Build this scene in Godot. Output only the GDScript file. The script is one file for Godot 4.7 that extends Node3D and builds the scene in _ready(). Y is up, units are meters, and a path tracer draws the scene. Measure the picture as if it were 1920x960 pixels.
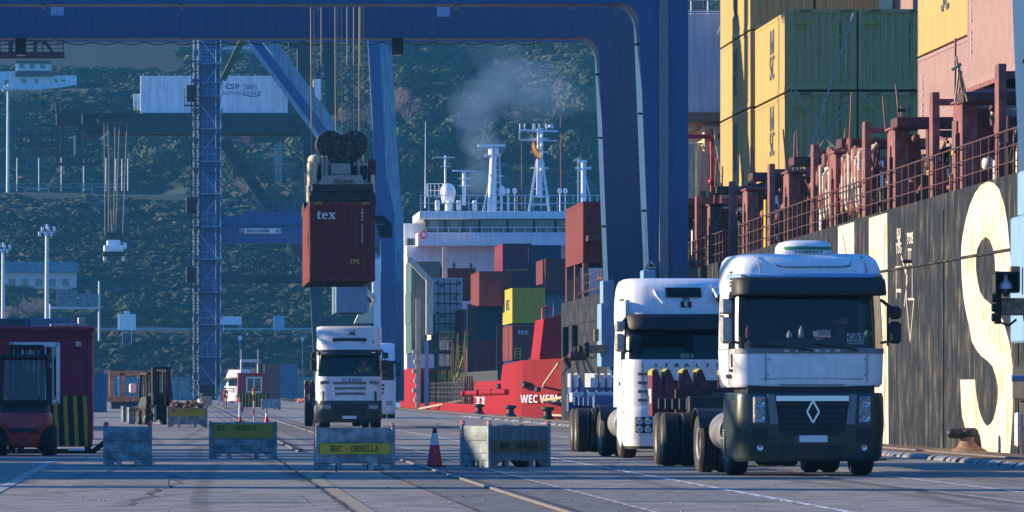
extends Node3D
# A container quay in low winter sun. x runs across the quay towards the ships, z runs back along it, metres.
# Measurements were taken with one long lens: F pixels of focal length, the quay's vanishing point at (VX, VY).
const F := 10667.0
const VX := 340.0
const VY := 733.0
const EYE := 1.4

var rng := RandomNumberGenerator.new()
var M := {}
var T := {}
var names := {}
var mesh_cache := {}


class MB:
	var P := PackedVector3Array()
	var N := PackedVector3Array()
	var U := PackedVector2Array()
	var C := PackedColorArray()
	var t := Transform3D()
	var col := Color.WHITE
	var cuts := PackedInt32Array()    # where each shape begins

	func vert(p: Vector3, n: Vector3, uv := Vector2.ZERO) -> void:
		P.append(t * p)
		N.append((t.basis * n).normalized())
		U.append(uv)
		C.append(col)

	func tri(a: Vector3, b: Vector3, c: Vector3) -> void:   # counter-clockwise seen from outside
		var n := (b - a).cross(c - a).normalized()
		vert(a, n); vert(c, n); vert(b, n)

	func quad(a: Vector3, b: Vector3, c: Vector3, d: Vector3) -> void:
		var n := (c - a).cross(d - b).normalized()
		vert(a, n, Vector2(0, 1)); vert(c, n, Vector2(1, 0)); vert(b, n, Vector2(1, 1))
		vert(a, n, Vector2(0, 1)); vert(d, n, Vector2(0, 0)); vert(c, n, Vector2(1, 0))

	func quadn(a: Vector3, b: Vector3, c: Vector3, d: Vector3, na: Vector3, nb: Vector3, nc: Vector3, nd: Vector3) -> void:
		vert(a, na); vert(c, nc); vert(b, nb)
		vert(a, na); vert(d, nd); vert(c, nc)

	func box(c: Vector3, s: Vector3, bev := 0.0, b := Basis()) -> void:
		cuts.append(P.size())
		var h := s * 0.5
		bev = minf(bev, minf(h.x, minf(h.y, h.z)) * 0.9)
		var keep := t
		t = t * Transform3D(b, c)
		var ax := [Vector3(1, 0, 0), Vector3(0, 1, 0), Vector3(0, 0, 1)]
		for i in 3:
			var u: Vector3 = ax[(i + 1) % 3]
			var v: Vector3 = ax[(i + 2) % 3]
			var w: Vector3 = ax[i]
			var hu := h[(i + 1) % 3] - bev
			var hv := h[(i + 2) % 3] - bev
			var hw := h[i]
			for sg in [1.0, -1.0]:
				var o: Vector3 = w * hw * sg
				if sg > 0:
					quad(o - u * hu - v * hv, o + u * hu - v * hv, o + u * hu + v * hv, o - u * hu + v * hv)
				else:
					quad(o - u * hu + v * hv, o + u * hu + v * hv, o + u * hu - v * hv, o - u * hu - v * hv)
			if bev > 0.0:
				for su in [1.0, -1.0]:
					for sv in [1.0, -1.0]:
						var e1: Vector3 = u * h[(i + 1) % 3] * su + v * hv * sv
						var e2: Vector3 = u * hu * su + v * h[(i + 2) % 3] * sv
						var l: Vector3 = w * (hw - bev)
						if (e2 - e1).cross(l).dot(e1 + e2) < 0: quad(e1 + l, e2 + l, e2 - l, e1 - l)
						else: quad(e1 - l, e2 - l, e2 + l, e1 + l)
		if bev > 0.0:
			for sx in [1.0, -1.0]:
				for sy in [1.0, -1.0]:
					for sz in [1.0, -1.0]:
						var a := Vector3(h.x * sx, (h.y - bev) * sy, (h.z - bev) * sz)
						var bb := Vector3((h.x - bev) * sx, h.y * sy, (h.z - bev) * sz)
						var cc := Vector3((h.x - bev) * sx, (h.y - bev) * sy, h.z * sz)
						if sx * sy * sz > 0: tri(a, bb, cc)
						else: tri(a, cc, bb)
		t = keep

	func bar(a: Vector3, b: Vector3, w: float, hh := -1.0, bev := 0.0) -> void:
		var d := b - a
		var l := d.length()
		if l < 1e-5: return
		var z := d / l
		var up := Vector3.UP if absf(z.y) < 0.95 else Vector3(1, 0, 0)
		var x := up.cross(z).normalized()
		box((a + b) * 0.5, Vector3(w, w if hh < 0 else hh, l), bev, Basis(x, z.cross(x), z))

	func tube(a: Vector3, b: Vector3, r: float, r2 := -1.0, n := 8, caps := true) -> void:
		if r2 < 0: r2 = r
		cuts.append(P.size())
		var z := (b - a).normalized()
		var up := Vector3.UP if absf(z.y) < 0.95 else Vector3(1, 0, 0)
		var x := up.cross(z).normalized()
		var y := z.cross(x)
		for i in n:
			var d0 := x * cos(TAU * i / n) + y * sin(TAU * i / n)
			var d1 := x * cos(TAU * (i + 1) / n) + y * sin(TAU * (i + 1) / n)
			quadn(a + d0 * r, a + d1 * r, b + d1 * r2, b + d0 * r2, d0, d1, d1, d0)
			if caps:
				if r > 0.0: tri(a, a + d1 * r, a + d0 * r)
				if r2 > 0.0: tri(b, b + d0 * r2, b + d1 * r2)

	func pipe(pts: Array, r: float, n := 6) -> void:
		for i in pts.size() - 1:
			tube(pts[i], pts[i + 1], r, r, n, i == 0 or i == pts.size() - 2)

	func lathe(prof: Array, n: int, at := Vector3.ZERO, b := Basis()) -> void:   # profile of (radius, height), upwards on the outside
		var keep := t
		cuts.append(P.size())
		t = t * Transform3D(b, at)
		for k in prof.size() - 1:
			var p: Vector2 = prof[k]
			var q: Vector2 = prof[k + 1]
			var e := (q - p).normalized()
			for i in n:
				var a0 := TAU * i / n
				var a1 := TAU * (i + 1) / n
				var d0 := Vector3(cos(a0), 0, -sin(a0))
				var d1 := Vector3(cos(a1), 0, -sin(a1))
				var n0 := d0 * e.y - Vector3.UP * e.x
				var n1 := d1 * e.y - Vector3.UP * e.x
				quadn(d0 * p.x + Vector3.UP * p.y, d1 * p.x + Vector3.UP * p.y, d1 * q.x + Vector3.UP * q.y, d0 * q.x + Vector3.UP * q.y, n0, n1, n1, n0)
		t = keep

	func ball(c: Vector3, r: Vector3, n := 10, m := 6) -> void:
		for j in m:
			for i in n:
				var f := func(ii: int, jj: int) -> Vector3:
					var th := PI * jj / m - PI / 2
					var ph := TAU * ii / n
					return Vector3(cos(th) * cos(ph), sin(th), -cos(th) * sin(ph))
				var a: Vector3 = f.call(i, j)
				var b: Vector3 = f.call(i + 1, j)
				var d: Vector3 = f.call(i + 1, j + 1)
				var e: Vector3 = f.call(i, j + 1)
				quadn(c + a * r, c + b * r, c + d * r, c + e * r, a / r, b / r, d / r, e / r)

	func prism(poly: PackedVector2Array, z0: float, z1: float) -> void:   # outline in x, y drawn out from z0 to z1 (z1 > z0)
		cuts.append(P.size())
		var p := poly
		if Geometry2D.is_polygon_clockwise(p):
			p = PackedVector2Array(p)
			p.reverse()
		var n := p.size()
		for i in n:
			var a := p[i]
			var b := p[(i + 1) % n]
			quad(Vector3(a.x, a.y, z1), Vector3(a.x, a.y, z0), Vector3(b.x, b.y, z0), Vector3(b.x, b.y, z1))
		var ix := Geometry2D.triangulate_polygon(p)
		for i in range(0, ix.size(), 3):
			var q := [p[ix[i]], p[ix[i + 1]], p[ix[i + 2]]]
			if (q[1] - q[0]).cross(q[2] - q[0]) < 0: q = [q[0], q[2], q[1]]
			tri(Vector3(q[0].x, q[0].y, z1), Vector3(q[1].x, q[1].y, z1), Vector3(q[2].x, q[2].y, z1))
			tri(Vector3(q[0].x, q[0].y, z0), Vector3(q[2].x, q[2].y, z0), Vector3(q[1].x, q[1].y, z0))

	func made() -> ArrayMesh:
		var m := ArrayMesh.new()
		if P.is_empty(): return m
		var a := []
		a.resize(Mesh.ARRAY_MAX)
		a[Mesh.ARRAY_VERTEX] = P
		a[Mesh.ARRAY_NORMAL] = N
		a[Mesh.ARRAY_TEX_UV] = U
		a[Mesh.ARRAY_COLOR] = C
		m.add_surface_from_arrays(Mesh.PRIMITIVE_TRIANGLES, a)
		return m


func at(px: float, py: float, d: float) -> Vector3:      # the place that shows at a pixel, d metres along the quay
	return Vector3((px - VX) / F * d, EYE + (VY - py) / F * d, -d)


func gnd(px: float, py: float) -> Vector3:
	var d := EYE * F / (py - VY)
	return Vector3((px - VX) / F * d, 0, -d)


func side(px: float, py: float, x: float) -> Vector2:     # (distance, height) of a pixel on a wall that stands at x along the quay
	var d := x * F / (px - VX)
	return Vector2(d, EYE + (VY - py) / F * d)


func mb(origin := Vector3.ZERO) -> MB:
	var b := MB.new()
	b.t.origin = -origin
	return b


func obj(called: String, what, mat: Material, parent: Node3D = self) -> MeshInstance3D:
	var o := MeshInstance3D.new()
	o.name = called
	o.mesh = what.made() if what is MB else what
	o.material_override = mat
	if parent == self:
		o.name = numbered(called)
	else:
		var k := 0
		while parent.has_node(NodePath(o.name)):
			k += 1
			o.name = "%s_%03d" % [called, k]
	parent.add_child(o, true)
	return o


func many(called: String, b: MB, m: Material, parent: Node3D) -> MeshInstance3D:    # each shape of b a part of its own
	var first: MeshInstance3D
	for i in b.cuts.size():
		var a := b.cuts[i]
		var e := b.cuts[i + 1] if i + 1 < b.cuts.size() else b.P.size()
		if e == a: continue
		var c := MB.new()
		c.P = b.P.slice(a, e); c.N = b.N.slice(a, e); c.U = b.U.slice(a, e); c.C = b.C.slice(a, e)
		var o := obj(called, c, m, parent)
		if first == null: first = o
	return first


func numbered(called: String) -> String:
	if not names.has(called):
		names[called] = 0
		return called
	names[called] += 1
	return "%s_%03d" % [called, names[called]]


func tag(o: Node3D, label: String, category: String, group := "") -> Node3D:
	o.set_meta("label", label)
	o.set_meta("category", category)
	if group: o.set_meta("group", group)
	return o


func thing(called: String, label: String, category: String, p := Vector3.ZERO, group := "", turn := 0.0) -> Node3D:
	var o := Node3D.new()
	o.name = numbered(called)
	add_child(o)
	o.position = p
	o.rotation.y = turn
	return tag(o, label, category, group)


func copy(o: Node3D, p: Vector3, label: String, turn := 0.0) -> Node3D:
	var c: Node3D = o.duplicate()
	c.name = numbered(String(o.name).rstrip("0123456789").trim_suffix("_"))
	add_child(c)
	c.position = p
	c.rotation.y = turn
	c.set_meta("label", label)
	return c


func struct(called: String, what, mat: Material, parent: Node3D = self) -> MeshInstance3D:
	var o := obj(called, what, mat, parent)
	if parent == self: o.set_meta("kind", "structure")
	return o


func stuff(o: Node3D) -> Node3D:
	o.set_meta("kind", "stuff")
	return o


func text(parent: Node3D, called: String, words: String, height: float, mat: Material, p: Vector3, turn := Vector3.ZERO, stretch := 1.0, serif := false, bold := true) -> MeshInstance3D:
	var tm := TextMesh.new()
	var f := SystemFont.new()
	f.font_names = PackedStringArray(["Droid Serif" if serif else "Droid Sans"])
	f.font_weight = 700 if bold else 400
	tm.font = f
	tm.text = words
	tm.font_size = 32
	tm.pixel_size = height / 23.0
	tm.depth = 0.006
	tm.curve_step = 2.0
	tm.vertical_alignment = VERTICAL_ALIGNMENT_CENTER
	tm.line_spacing = -6.0
	var o := obj(called, tm, mat, parent)
	o.position = p
	o.rotation = turn
	o.scale = Vector3(stretch, 1, 1)
	return o


# ---- textures and materials

func noise_bytes(sd: int, freq: float, octaves: int, w: int, h: int) -> PackedByteArray:
	var n := FastNoiseLite.new()
	n.seed = sd
	n.frequency = freq
	n.fractal_octaves = octaves
	n.fractal_gain = 0.6
	var im := n.get_seamless_image(w, h)
	im.convert(Image.FORMAT_L8)
	return im.get_data()


func stretched(b: PackedByteArray, w: int, h: int, w2: int, h2: int) -> PackedByteArray:
	var im := Image.create_from_data(w, h, false, Image.FORMAT_L8, b)
	im.resize(w2, h2, Image.INTERPOLATE_CUBIC)
	return im.get_data()


func grey_tex(b: PackedByteArray, w: int, h: int, lo: float, hi: float, low_at := 0.2, high_at := 0.8) -> ImageTexture:
	var o := PackedByteArray()
	o.resize(w * h * 3)
	var lut := PackedByteArray()
	lut.resize(256)
	for i in 256:
		lut[i] = int(255.0 * lerpf(lo, hi, smoothstep(low_at, high_at, i / 255.0)))
	for i in w * h:
		var v := lut[b[i]]
		o[i * 3] = v; o[i * 3 + 1] = v; o[i * 3 + 2] = v
	return ImageTexture.create_from_image(Image.create_from_data(w, h, false, Image.FORMAT_RGB8, o))


func ramp_tex(b: PackedByteArray, w: int, h: int, stops: Array) -> ImageTexture:   # stops: [at, linear colour]
	var lut := PackedByteArray()
	lut.resize(768)
	for i in 256:
		var x := i / 255.0
		var c: Color = stops[stops.size() - 1][1]
		for k in stops.size() - 1:
			if x <= stops[k + 1][0]:
				var a: Color = stops[k][1]
				c = a.lerp(stops[k + 1][1], clampf((x - stops[k][0]) / (stops[k + 1][0] - stops[k][0]), 0, 1))
				break
		c = c.linear_to_srgb()
		lut[i * 3] = int(clampf(c.r, 0, 1) * 255); lut[i * 3 + 1] = int(clampf(c.g, 0, 1) * 255); lut[i * 3 + 2] = int(clampf(c.b, 0, 1) * 255)
	var o := PackedByteArray()
	o.resize(w * h * 3)
	for i in w * h:
		var v := b[i] * 3
		o[i * 3] = lut[v]; o[i * 3 + 1] = lut[v + 1]; o[i * 3 + 2] = lut[v + 2]
	return ImageTexture.create_from_image(Image.create_from_data(w, h, false, Image.FORMAT_RGB8, o))


func mat(r: float, g: float, b: float, rough := 0.6, metal := 0.0, tex: Texture2D = null, scale := Vector3.ONE, tint := false) -> StandardMaterial3D:
	var m := StandardMaterial3D.new()
	m.albedo_color = Color(r, g, b).linear_to_srgb()
	m.roughness = rough
	m.metallic = metal
	m.vertex_color_use_as_albedo = tint
	if tex:
		m.albedo_texture = tex
		m.uv1_triplanar = true
		m.uv1_world_triplanar = true
		m.uv1_scale = scale
	return m


func detail(m: StandardMaterial3D, tex: Texture2D, scale: Vector3) -> StandardMaterial3D:
	m.detail_enabled = true
	m.detail_albedo = tex
	m.detail_blend_mode = BaseMaterial3D.BLEND_MODE_MUL
	m.detail_uv_layer = BaseMaterial3D.DETAIL_UV_2
	m.uv2_triplanar = true
	m.uv2_world_triplanar = true
	m.uv2_scale = scale
	return m


func make_materials() -> void:
	var n1 := noise_bytes(3, 0.012, 5, 512, 512)
	var n2 := noise_bytes(8, 0.05, 4, 512, 512)
	var sp := noise_bytes(21, 0.35, 2, 512, 512)
	T.dirt = grey_tex(n1, 512, 512, 0.72, 1.0)
	T.blotch = grey_tex(n1, 512, 512, 0.55, 1.0, 0.3, 0.62)
	T.fine = grey_tex(n2, 512, 512, 0.8, 1.0)
	T.speck = grey_tex(sp, 512, 512, 0.72, 1.12 / 1.12)
	var st := stretched(noise_bytes(31, 0.06, 4, 512, 64), 512, 64, 512, 1024)
	T.streak = grey_tex(st, 512, 1024, 0.78, 1.0, 0.25, 0.7)
	T.streak_soft = grey_tex(st, 512, 1024, 0.91, 1.0, 0.25, 0.7)
	var spots := noise_bytes(71, 0.09, 3, 512, 512)
	T.spots = grey_tex(spots, 512, 512, 0.55, 1.0, 0.20, 0.27)
	T.stains = grey_tex(noise_bytes(73, 0.02, 5, 512, 512), 512, 512, 0.82, 1.0, 0.3, 0.62)
	T.clean = grey_tex(n1, 512, 512, 0.93, 1.0)
	T.grime = ramp_tex(n1, 512, 512, [[0.0, Color(0.008, 0.008, 0.01)], [0.45, Color(0.02, 0.02, 0.022)], [0.6, Color(0.06, 0.06, 0.065)], [1.0, Color(0.16, 0.16, 0.17)]])
	# weathered black hull: chalked streaks, rust runs
	var a := stretched(noise_bytes(41, 0.10, 4, 1024, 20), 1024, 20, 1024, 512)
	var b := stretched(noise_bytes(47, 0.03, 4, 1024, 96), 1024, 96, 1024, 512)
	var mix := PackedByteArray()
	mix.resize(1024 * 512)
	for i in 1024 * 512:
		mix[i] = clampi(int((a[i] * 0.30 + b[i] * 0.32 + n1[(i / 1024) * 512 + (i % 512)] * 0.38 - 128.0) * 2.1 + 120.0), 0, 255)
	T.hull = ramp_tex(mix, 1024, 512, [[0.0, Color(0.010, 0.013, 0.017)], [0.36, Color(0.016, 0.019, 0.023)], [0.52, Color(0.027, 0.030, 0.033)], [0.66, Color(0.046, 0.046, 0.046)], [0.80, Color(0.075, 0.068, 0.058)], [0.92, Color(0.15, 0.11, 0.07)], [1.0, Color(0.28, 0.19, 0.11)]])
	T.letter = ramp_tex(mix, 1024, 512, [[0.0, Color(0.62, 0.575, 0.485)], [0.52, Color(0.58, 0.53, 0.44)], [0.66, Color(0.55, 0.40, 0.23)], [0.85, Color(0.55, 0.33, 0.14)], [1.0, Color(0.4, 0.22, 0.1)]])
	T.rusty = ramp_tex(n2, 512, 512, [[0.0, Color(0.10, 0.05, 0.035)], [0.45, Color(0.20, 0.10, 0.06)], [0.6, Color(0.32, 0.2, 0.12)], [1.0, Color(0.38, 0.27, 0.18)]])
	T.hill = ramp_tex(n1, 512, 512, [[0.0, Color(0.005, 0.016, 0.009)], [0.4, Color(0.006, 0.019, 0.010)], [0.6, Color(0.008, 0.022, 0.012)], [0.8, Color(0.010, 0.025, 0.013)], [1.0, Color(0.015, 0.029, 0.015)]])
	T.worn = ramp_tex(n2, 512, 512, [[0.0, Color(0.03, 0.03, 0.03)], [0.42, Color(0.12, 0.115, 0.11)], [0.5, Color(0.42, 0.41, 0.39)], [1.0, Color(0.6, 0.59, 0.56)]])
	T.ropes = ramp_tex(n2, 512, 512, [[0.0, Color(0.2, 0.14, 0.08)], [0.5, Color(0.42, 0.33, 0.2)], [1.0, Color(0.6, 0.5, 0.34)]])
	var sm := Vector3.ONE * 0.35
	M.asphalt = detail(mat(0.33, 0.30, 0.255, 0.9, 0, T.speck, Vector3.ONE * 0.9), T.stains, Vector3(0.10, 0.10, 0.06))
	M.strip = detail(mat(0.19, 0.185, 0.18, 0.92, 0, T.speck, Vector3.ONE * 1.1), T.stains, Vector3(0.3, 0.3, 0.08))
	M.concrete = detail(mat(0.30, 0.24, 0.19, 0.95, 0, T.rusty, Vector3.ONE * 0.3), T.blotch, Vector3.ONE * 0.3)
	M.concrete.albedo_color = Color(1.0, 0.98, 0.95)
	M.line = mat(0.62, 0.62, 0.60, 0.8, 0, T.blotch, Vector3(0.9, 0.9, 0.5))
	M.line_faint = mat(0.50, 0.49, 0.46, 0.85, 0, T.blotch, Vector3(0.9, 0.9, 0.7))
	M.line_old = mat(0.42, 0.34, 0.22, 0.85, 0, T.blotch, Vector3(1.2, 1.2, 0.9))
	M.tyre_mark = mat(0.02, 0.02, 0.022, 0.9)
	M.tyre_mark.transparency = BaseMaterial3D.TRANSPARENCY_ALPHA
	M.tyre_mark.albedo_color.a = 0.16
	M.patch = detail(mat(0.25, 0.245, 0.24, 0.92, 0, T.speck, Vector3.ONE * 1.1), T.stains, Vector3(0.3, 0.3, 0.1))
	M.crack = mat(0.02, 0.02, 0.022, 0.95)
	M.dust = mat(0.26, 0.25, 0.235, 0.95)
	M.rail = mat(0.30, 0.25, 0.20, 0.5, 0.3, T.fine, sm)
	M.water = mat(0.012, 0.03, 0.035, 0.12)
	M.hull = mat(1, 1, 1, 0.6, 0, T.hull, Vector3(0.07, 0.11, 0.07))
	M.letter = mat(1, 1, 1, 0.7, 0, T.letter, Vector3(0.07, 0.11, 0.07))
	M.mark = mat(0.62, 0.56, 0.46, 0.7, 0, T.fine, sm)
	M.oxide = mat(0.30, 0.10, 0.09, 0.65, 0, T.dirt, Vector3(0.6, 0.25, 0.6))
	M.oxide_dark = mat(0.10, 0.03, 0.03, 0.7, 0, T.dirt, sm)
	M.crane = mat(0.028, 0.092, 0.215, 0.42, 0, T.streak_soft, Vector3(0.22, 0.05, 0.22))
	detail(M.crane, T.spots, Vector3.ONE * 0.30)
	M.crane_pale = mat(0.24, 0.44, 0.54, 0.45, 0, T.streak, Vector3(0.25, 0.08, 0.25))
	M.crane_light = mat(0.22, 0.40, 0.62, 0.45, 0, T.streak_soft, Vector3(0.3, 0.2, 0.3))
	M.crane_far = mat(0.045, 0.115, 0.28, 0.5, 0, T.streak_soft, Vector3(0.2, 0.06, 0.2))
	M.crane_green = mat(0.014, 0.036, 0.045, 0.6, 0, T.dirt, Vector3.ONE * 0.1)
	M.crane_sunlit = mat(0.20, 0.22, 0.10, 0.6, 0, T.dirt, Vector3.ONE * 0.1)  # bright twin of the crane green, sunlight put into the colour
	M.grime = mat(1, 1, 1, 0.5, 0.3, T.grime, Vector3.ONE * 0.8)
	M.guide_red = mat(0.22, 0.022, 0.05, 0.5, 0, T.dirt, Vector3.ONE)
	M.grey = mat(0.22, 0.22, 0.23, 0.6, 0.1, T.streak_soft, sm)
	M.steel = mat(0.38, 0.39, 0.40, 0.45, 0.6, T.fine, sm)
	M.zinc = mat(0.34, 0.40, 0.41, 0.6, 0.1, T.dirt, Vector3(0.45, 0.45, 0.45))
	M.zinc_worn = mat(0.26, 0.26, 0.26, 0.65, 0.1, T.streak, Vector3(0.6, 0.35, 0.6))
	M.black = mat(0.012, 0.013, 0.015, 0.6)
	M.rubber = mat(0.016, 0.016, 0.017, 0.85, 0, T.fine, Vector3.ONE * 2)
	M.tyre_side = mat(0.055, 0.05, 0.045, 0.9, 0, T.dirt, Vector3.ONE)
	M.dark = mat(0.03, 0.033, 0.036, 0.7, 0, T.dirt, sm)
	M.white = mat(0.82, 0.83, 0.83, 0.35, 0, T.clean, Vector3(0.8, 0.35, 0.8))
	M.white.clearcoat_enabled = true
	M.white.clearcoat = 0.5
	M.white_ship = mat(0.90, 0.90, 0.89, 0.45, 0, T.streak_soft, Vector3(0.15, 0.05, 0.15))
	M.white_wall = mat(0.85, 0.85, 0.83, 0.8, 0, T.streak_soft, Vector3.ONE * 0.05)
	M.cream = mat(0.70, 0.60, 0.42, 0.6, 0, T.streak, Vector3(0.4, 0.15, 0.4))
	M.bridge_house = mat(0.52, 0.55, 0.60, 0.5, 0, T.streak_soft, Vector3(0.2, 0.06, 0.2))
	M.green = mat(0.012, 0.036, 0.026, 0.35, 0, T.dirt, Vector3.ONE)
	M.green.clearcoat_enabled = true
	M.green.clearcoat = 0.4
	M.sticker_green = mat(0.03, 0.22, 0.10, 0.5)
	M.red = mat(0.36, 0.018, 0.05, 0.45, 0, T.streak_soft, Vector3(0.5, 0.3, 0.5))
	M.cabin_red = mat(0.25, 0.008, 0.04, 0.5, 0, T.streak_soft, Vector3(0.5, 0.3, 0.5))
	M.ship_red = mat(0.30, 0.010, 0.018, 0.7, 0, T.streak_soft, Vector3(0.12, 0.06, 0.12))
	M.forklift_red = mat(0.58, 0.06, 0.05, 0.45, 0, T.dirt, Vector3.ONE)
	M.overall = mat(0.42, 0.02, 0.035, 0.85)
	M.orange = mat(0.95, 0.25, 0.07, 0.55, 0, T.dirt, Vector3.ONE * 0.5)
	M.cone_red = mat(0.75, 0.015, 0.055, 0.5, 0, T.dirt, Vector3.ONE * 2)
	M.cone_white = mat(0.7, 0.72, 0.75, 0.4, 0, T.dirt, Vector3.ONE * 3)
	M.pink_red = mat(0.62, 0.10, 0.12, 0.6)
	M.yellow = mat(0.52, 0.40, 0.02, 0.6, 0, T.dirt, Vector3.ONE)
	M.yellow_dull = mat(0.64, 0.45, 0.02, 0.65, 0, T.streak_soft, Vector3.ONE)
	M.olive = mat(0.44, 0.32, 0.03, 0.6, 0, T.streak_soft, Vector3.ONE)
	M.band_brown = mat(0.22, 0.16, 0.05, 0.65, 0, T.streak_soft, Vector3.ONE)
	M.stencil = mat(0.012, 0.016, 0.014, 0.8)
	M.logo_blue = mat(0.05, 0.065, 0.085, 0.6)
	M.csp_blue = mat(0.01, 0.05, 0.16, 0.6)
	M.tan = mat(0.55, 0.36, 0.2, 0.7, 0, T.dirt, Vector3.ONE)
	M.rope = mat(1, 1, 1, 0.9, 0, T.ropes, Vector3.ONE * 2)
	M.cable = mat(0.30, 0.26, 0.16, 0.6)
	M.rusty = mat(1, 1, 1, 0.8, 0, T.rusty, Vector3.ONE * 0.8)
	M.worn = mat(1, 1, 1, 0.7, 0, T.worn, Vector3.ONE * 0.7)
	M.skin = mat(0.42, 0.24, 0.17, 0.6)
	M.hair = mat(0.02, 0.015, 0.012, 0.7)
	M.shirt = mat(0.03, 0.045, 0.08, 0.85)
	M.hivis = mat(0.5, 0.6, 0.03, 0.8)
	M.seat = mat(0.03, 0.034, 0.045, 0.9)
	M.lens = mat(0.55, 0.58, 0.6, 0.12, 0.75)
	M.chrome = mat(0.62, 0.64, 0.66, 0.18, 0.95)
	M.plate = mat(0.72, 0.74, 0.76, 0.4)
	M.amber = mat(0.6, 0.2, 0.02, 0.4)
	M.glass = mat(0.03, 0.05, 0.055, 0.03)
	M.glass.transparency = BaseMaterial3D.TRANSPARENCY_ALPHA
	M.glass.albedo_color = Color(0.06, 0.11, 0.12, 0.42)
	M.glass.metallic_specular = 0.42
	M.cab_glass = M.glass.duplicate()
	M.cab_glass.albedo_color = Color(0.10, 0.16, 0.18, 0.22)
	M.pane = mat(0.02, 0.03, 0.035, 0.06)
	M.pane.metallic_specular = 0.7
	M.lamp = mat(0.7, 0.72, 0.72, 0.3)
	M.tree = mat(0.045, 0.075, 0.028, 0.9)
	M.bark = mat(0.16, 0.12, 0.10, 0.9)
	M.twig = mat(0.24, 0.18, 0.15, 0.9)
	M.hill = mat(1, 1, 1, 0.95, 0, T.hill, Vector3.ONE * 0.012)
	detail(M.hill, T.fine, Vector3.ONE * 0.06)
	M.meadow = mat(0.055, 0.085, 0.04, 0.95, 0, T.dirt, Vector3.ONE * 0.05)
	M.road = mat(0.12, 0.12, 0.12, 0.9)
	M.fence = mat(0.20, 0.24, 0.27, 0.7, 0, T.dirt, Vector3.ONE * 0.2)
	M.roof_teal = mat(0.16, 0.30, 0.38, 0.6, 0, T.dirt, Vector3.ONE * 0.2)
	M.pole = mat(0.55, 0.57, 0.58, 0.5, 0.1)
	# container paints
	M.msc = mat(0.47, 0.345, 0.13, 0.55, 0, T.streak_soft, Vector3(0.35, 0.12, 0.35))
	M.box_red = mat(0.175, 0.036, 0.036, 0.6, 0, T.streak_soft, Vector3(0.35, 0.12, 0.35))
	M.box_pink = mat(0.35, 0.225, 0.22, 0.6, 0, T.streak_soft, Vector3(0.35, 0.12, 0.35))
	M.box_magenta = mat(0.21, 0.02, 0.055, 0.6, 0, T.streak_soft, Vector3(0.35, 0.12, 0.35))
	M.box_blue = mat(0.06, 0.14, 0.24, 0.6, 0, T.streak_soft, Vector3(0.35, 0.12, 0.35))
	M.box_navy = mat(0.03, 0.05, 0.10, 0.6, 0, T.streak_soft, Vector3(0.35, 0.12, 0.35))
	M.box_steel = mat(0.16, 0.26, 0.34, 0.6, 0, T.streak_soft, Vector3(0.35, 0.12, 0.35))
	M.box_teal = mat(0.085, 0.15, 0.16, 0.6, 0, T.streak_soft, Vector3(0.35, 0.12, 0.35))
	M.box_yellow = mat(0.52, 0.40, 0.05, 0.6, 0, T.streak_soft, Vector3(0.35, 0.12, 0.35))
	M.box_white = mat(0.66, 0.66, 0.64, 0.55, 0, T.streak_soft, Vector3(0.35, 0.12, 0.35))
	M.box_grey = mat(0.80, 0.58, 0.52, 0.6, 0, T.streak_soft, Vector3(0.35, 0.12, 0.35))
	for k in ["ship_red", "hull", "msc", "box_red", "box_pink", "box_magenta", "box_blue", "box_navy", "box_steel", "box_teal", "box_yellow", "box_grey", "zinc"]:
		M[k].metallic_specular = 0.25


func _ready() -> void:
	rng.seed = 11
	var cam := Camera3D.new()
	cam.name = "camera"
	cam.projection = Camera3D.PROJECTION_FRUSTUM
	cam.near = 1.0
	cam.far = 6000.0
	cam.size = 960.0 / F
	cam.frustum_offset = Vector2((960.0 - VX) / F, (VY - 480.0) / F)
	cam.position = Vector3(0, EYE, 0)
	add_child(cam)
	cam.current = true
	var env := Environment.new()
	env.background_mode = Environment.BG_SKY
	var sm := ProceduralSkyMaterial.new()
	sm.sky_top_color = Color(0.13, 0.44, 0.80)
	sm.sky_horizon_color = Color(0.50, 0.735, 0.92)
	sm.sky_curve = 0.12
	sm.ground_bottom_color = Color(0.12, 0.14, 0.17)
	sm.ground_horizon_color = Color(0.40, 0.48, 0.58)
	sm.sun_angle_max = 12.0
	sm.energy_multiplier = 1.0
	var sky := Sky.new()
	sky.sky_material = sm
	env.sky = sky
	env.background_energy_multiplier = 0.80
	env.tonemap_mode = Environment.TONE_MAPPER_LINEAR
	env.tonemap_exposure = 2.1
	env.sdfgi_enabled = true
	env.ssao_enabled = true
	env.ssil_enabled = true
	env.fog_enabled = true
	env.fog_density = 0.00014
	env.fog_light_color = Color(0.34, 0.66, 0.84)
	env.volumetric_fog_enabled = true
	env.volumetric_fog_density = 0.0
	var we := WorldEnvironment.new()
	we.name = "world_environment"
	we.environment = env
	add_child(we)
	var sun := DirectionalLight3D.new()
	sun.name = "sun"
	var el := deg_to_rad(15.0)
	var az := deg_to_rad(12.0)
	sun.basis = Basis.looking_at(Vector3(cos(el) * cos(az), -sin(el), cos(el) * sin(az)), Vector3.UP)
	sun.light_color = Color(1.0, 0.915, 0.77)
	sun.light_energy = 1.6
	sun.light_angular_distance = 0.5
	sun.shadow_enabled = true
	add_child(sun)

	make_materials()
	ground()
	terrain()
	big_ship()
	big_ship_cargo()
	near_cranes()
	hoisted_box()
	red_ship()
	portal_crane()
	back_crane()
	trucks()
	yard()
	quay_things()
	far_yard()
	hillside()


const SIDE := Basis(Vector3(0, 0, -1), Vector3(0, 1, 0), Vector3(1, 0, 0))   # an outline of (distance, height), drawn out across the quay


func along(px: float, x: float) -> float:
	return x * F / (px - VX)


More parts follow.
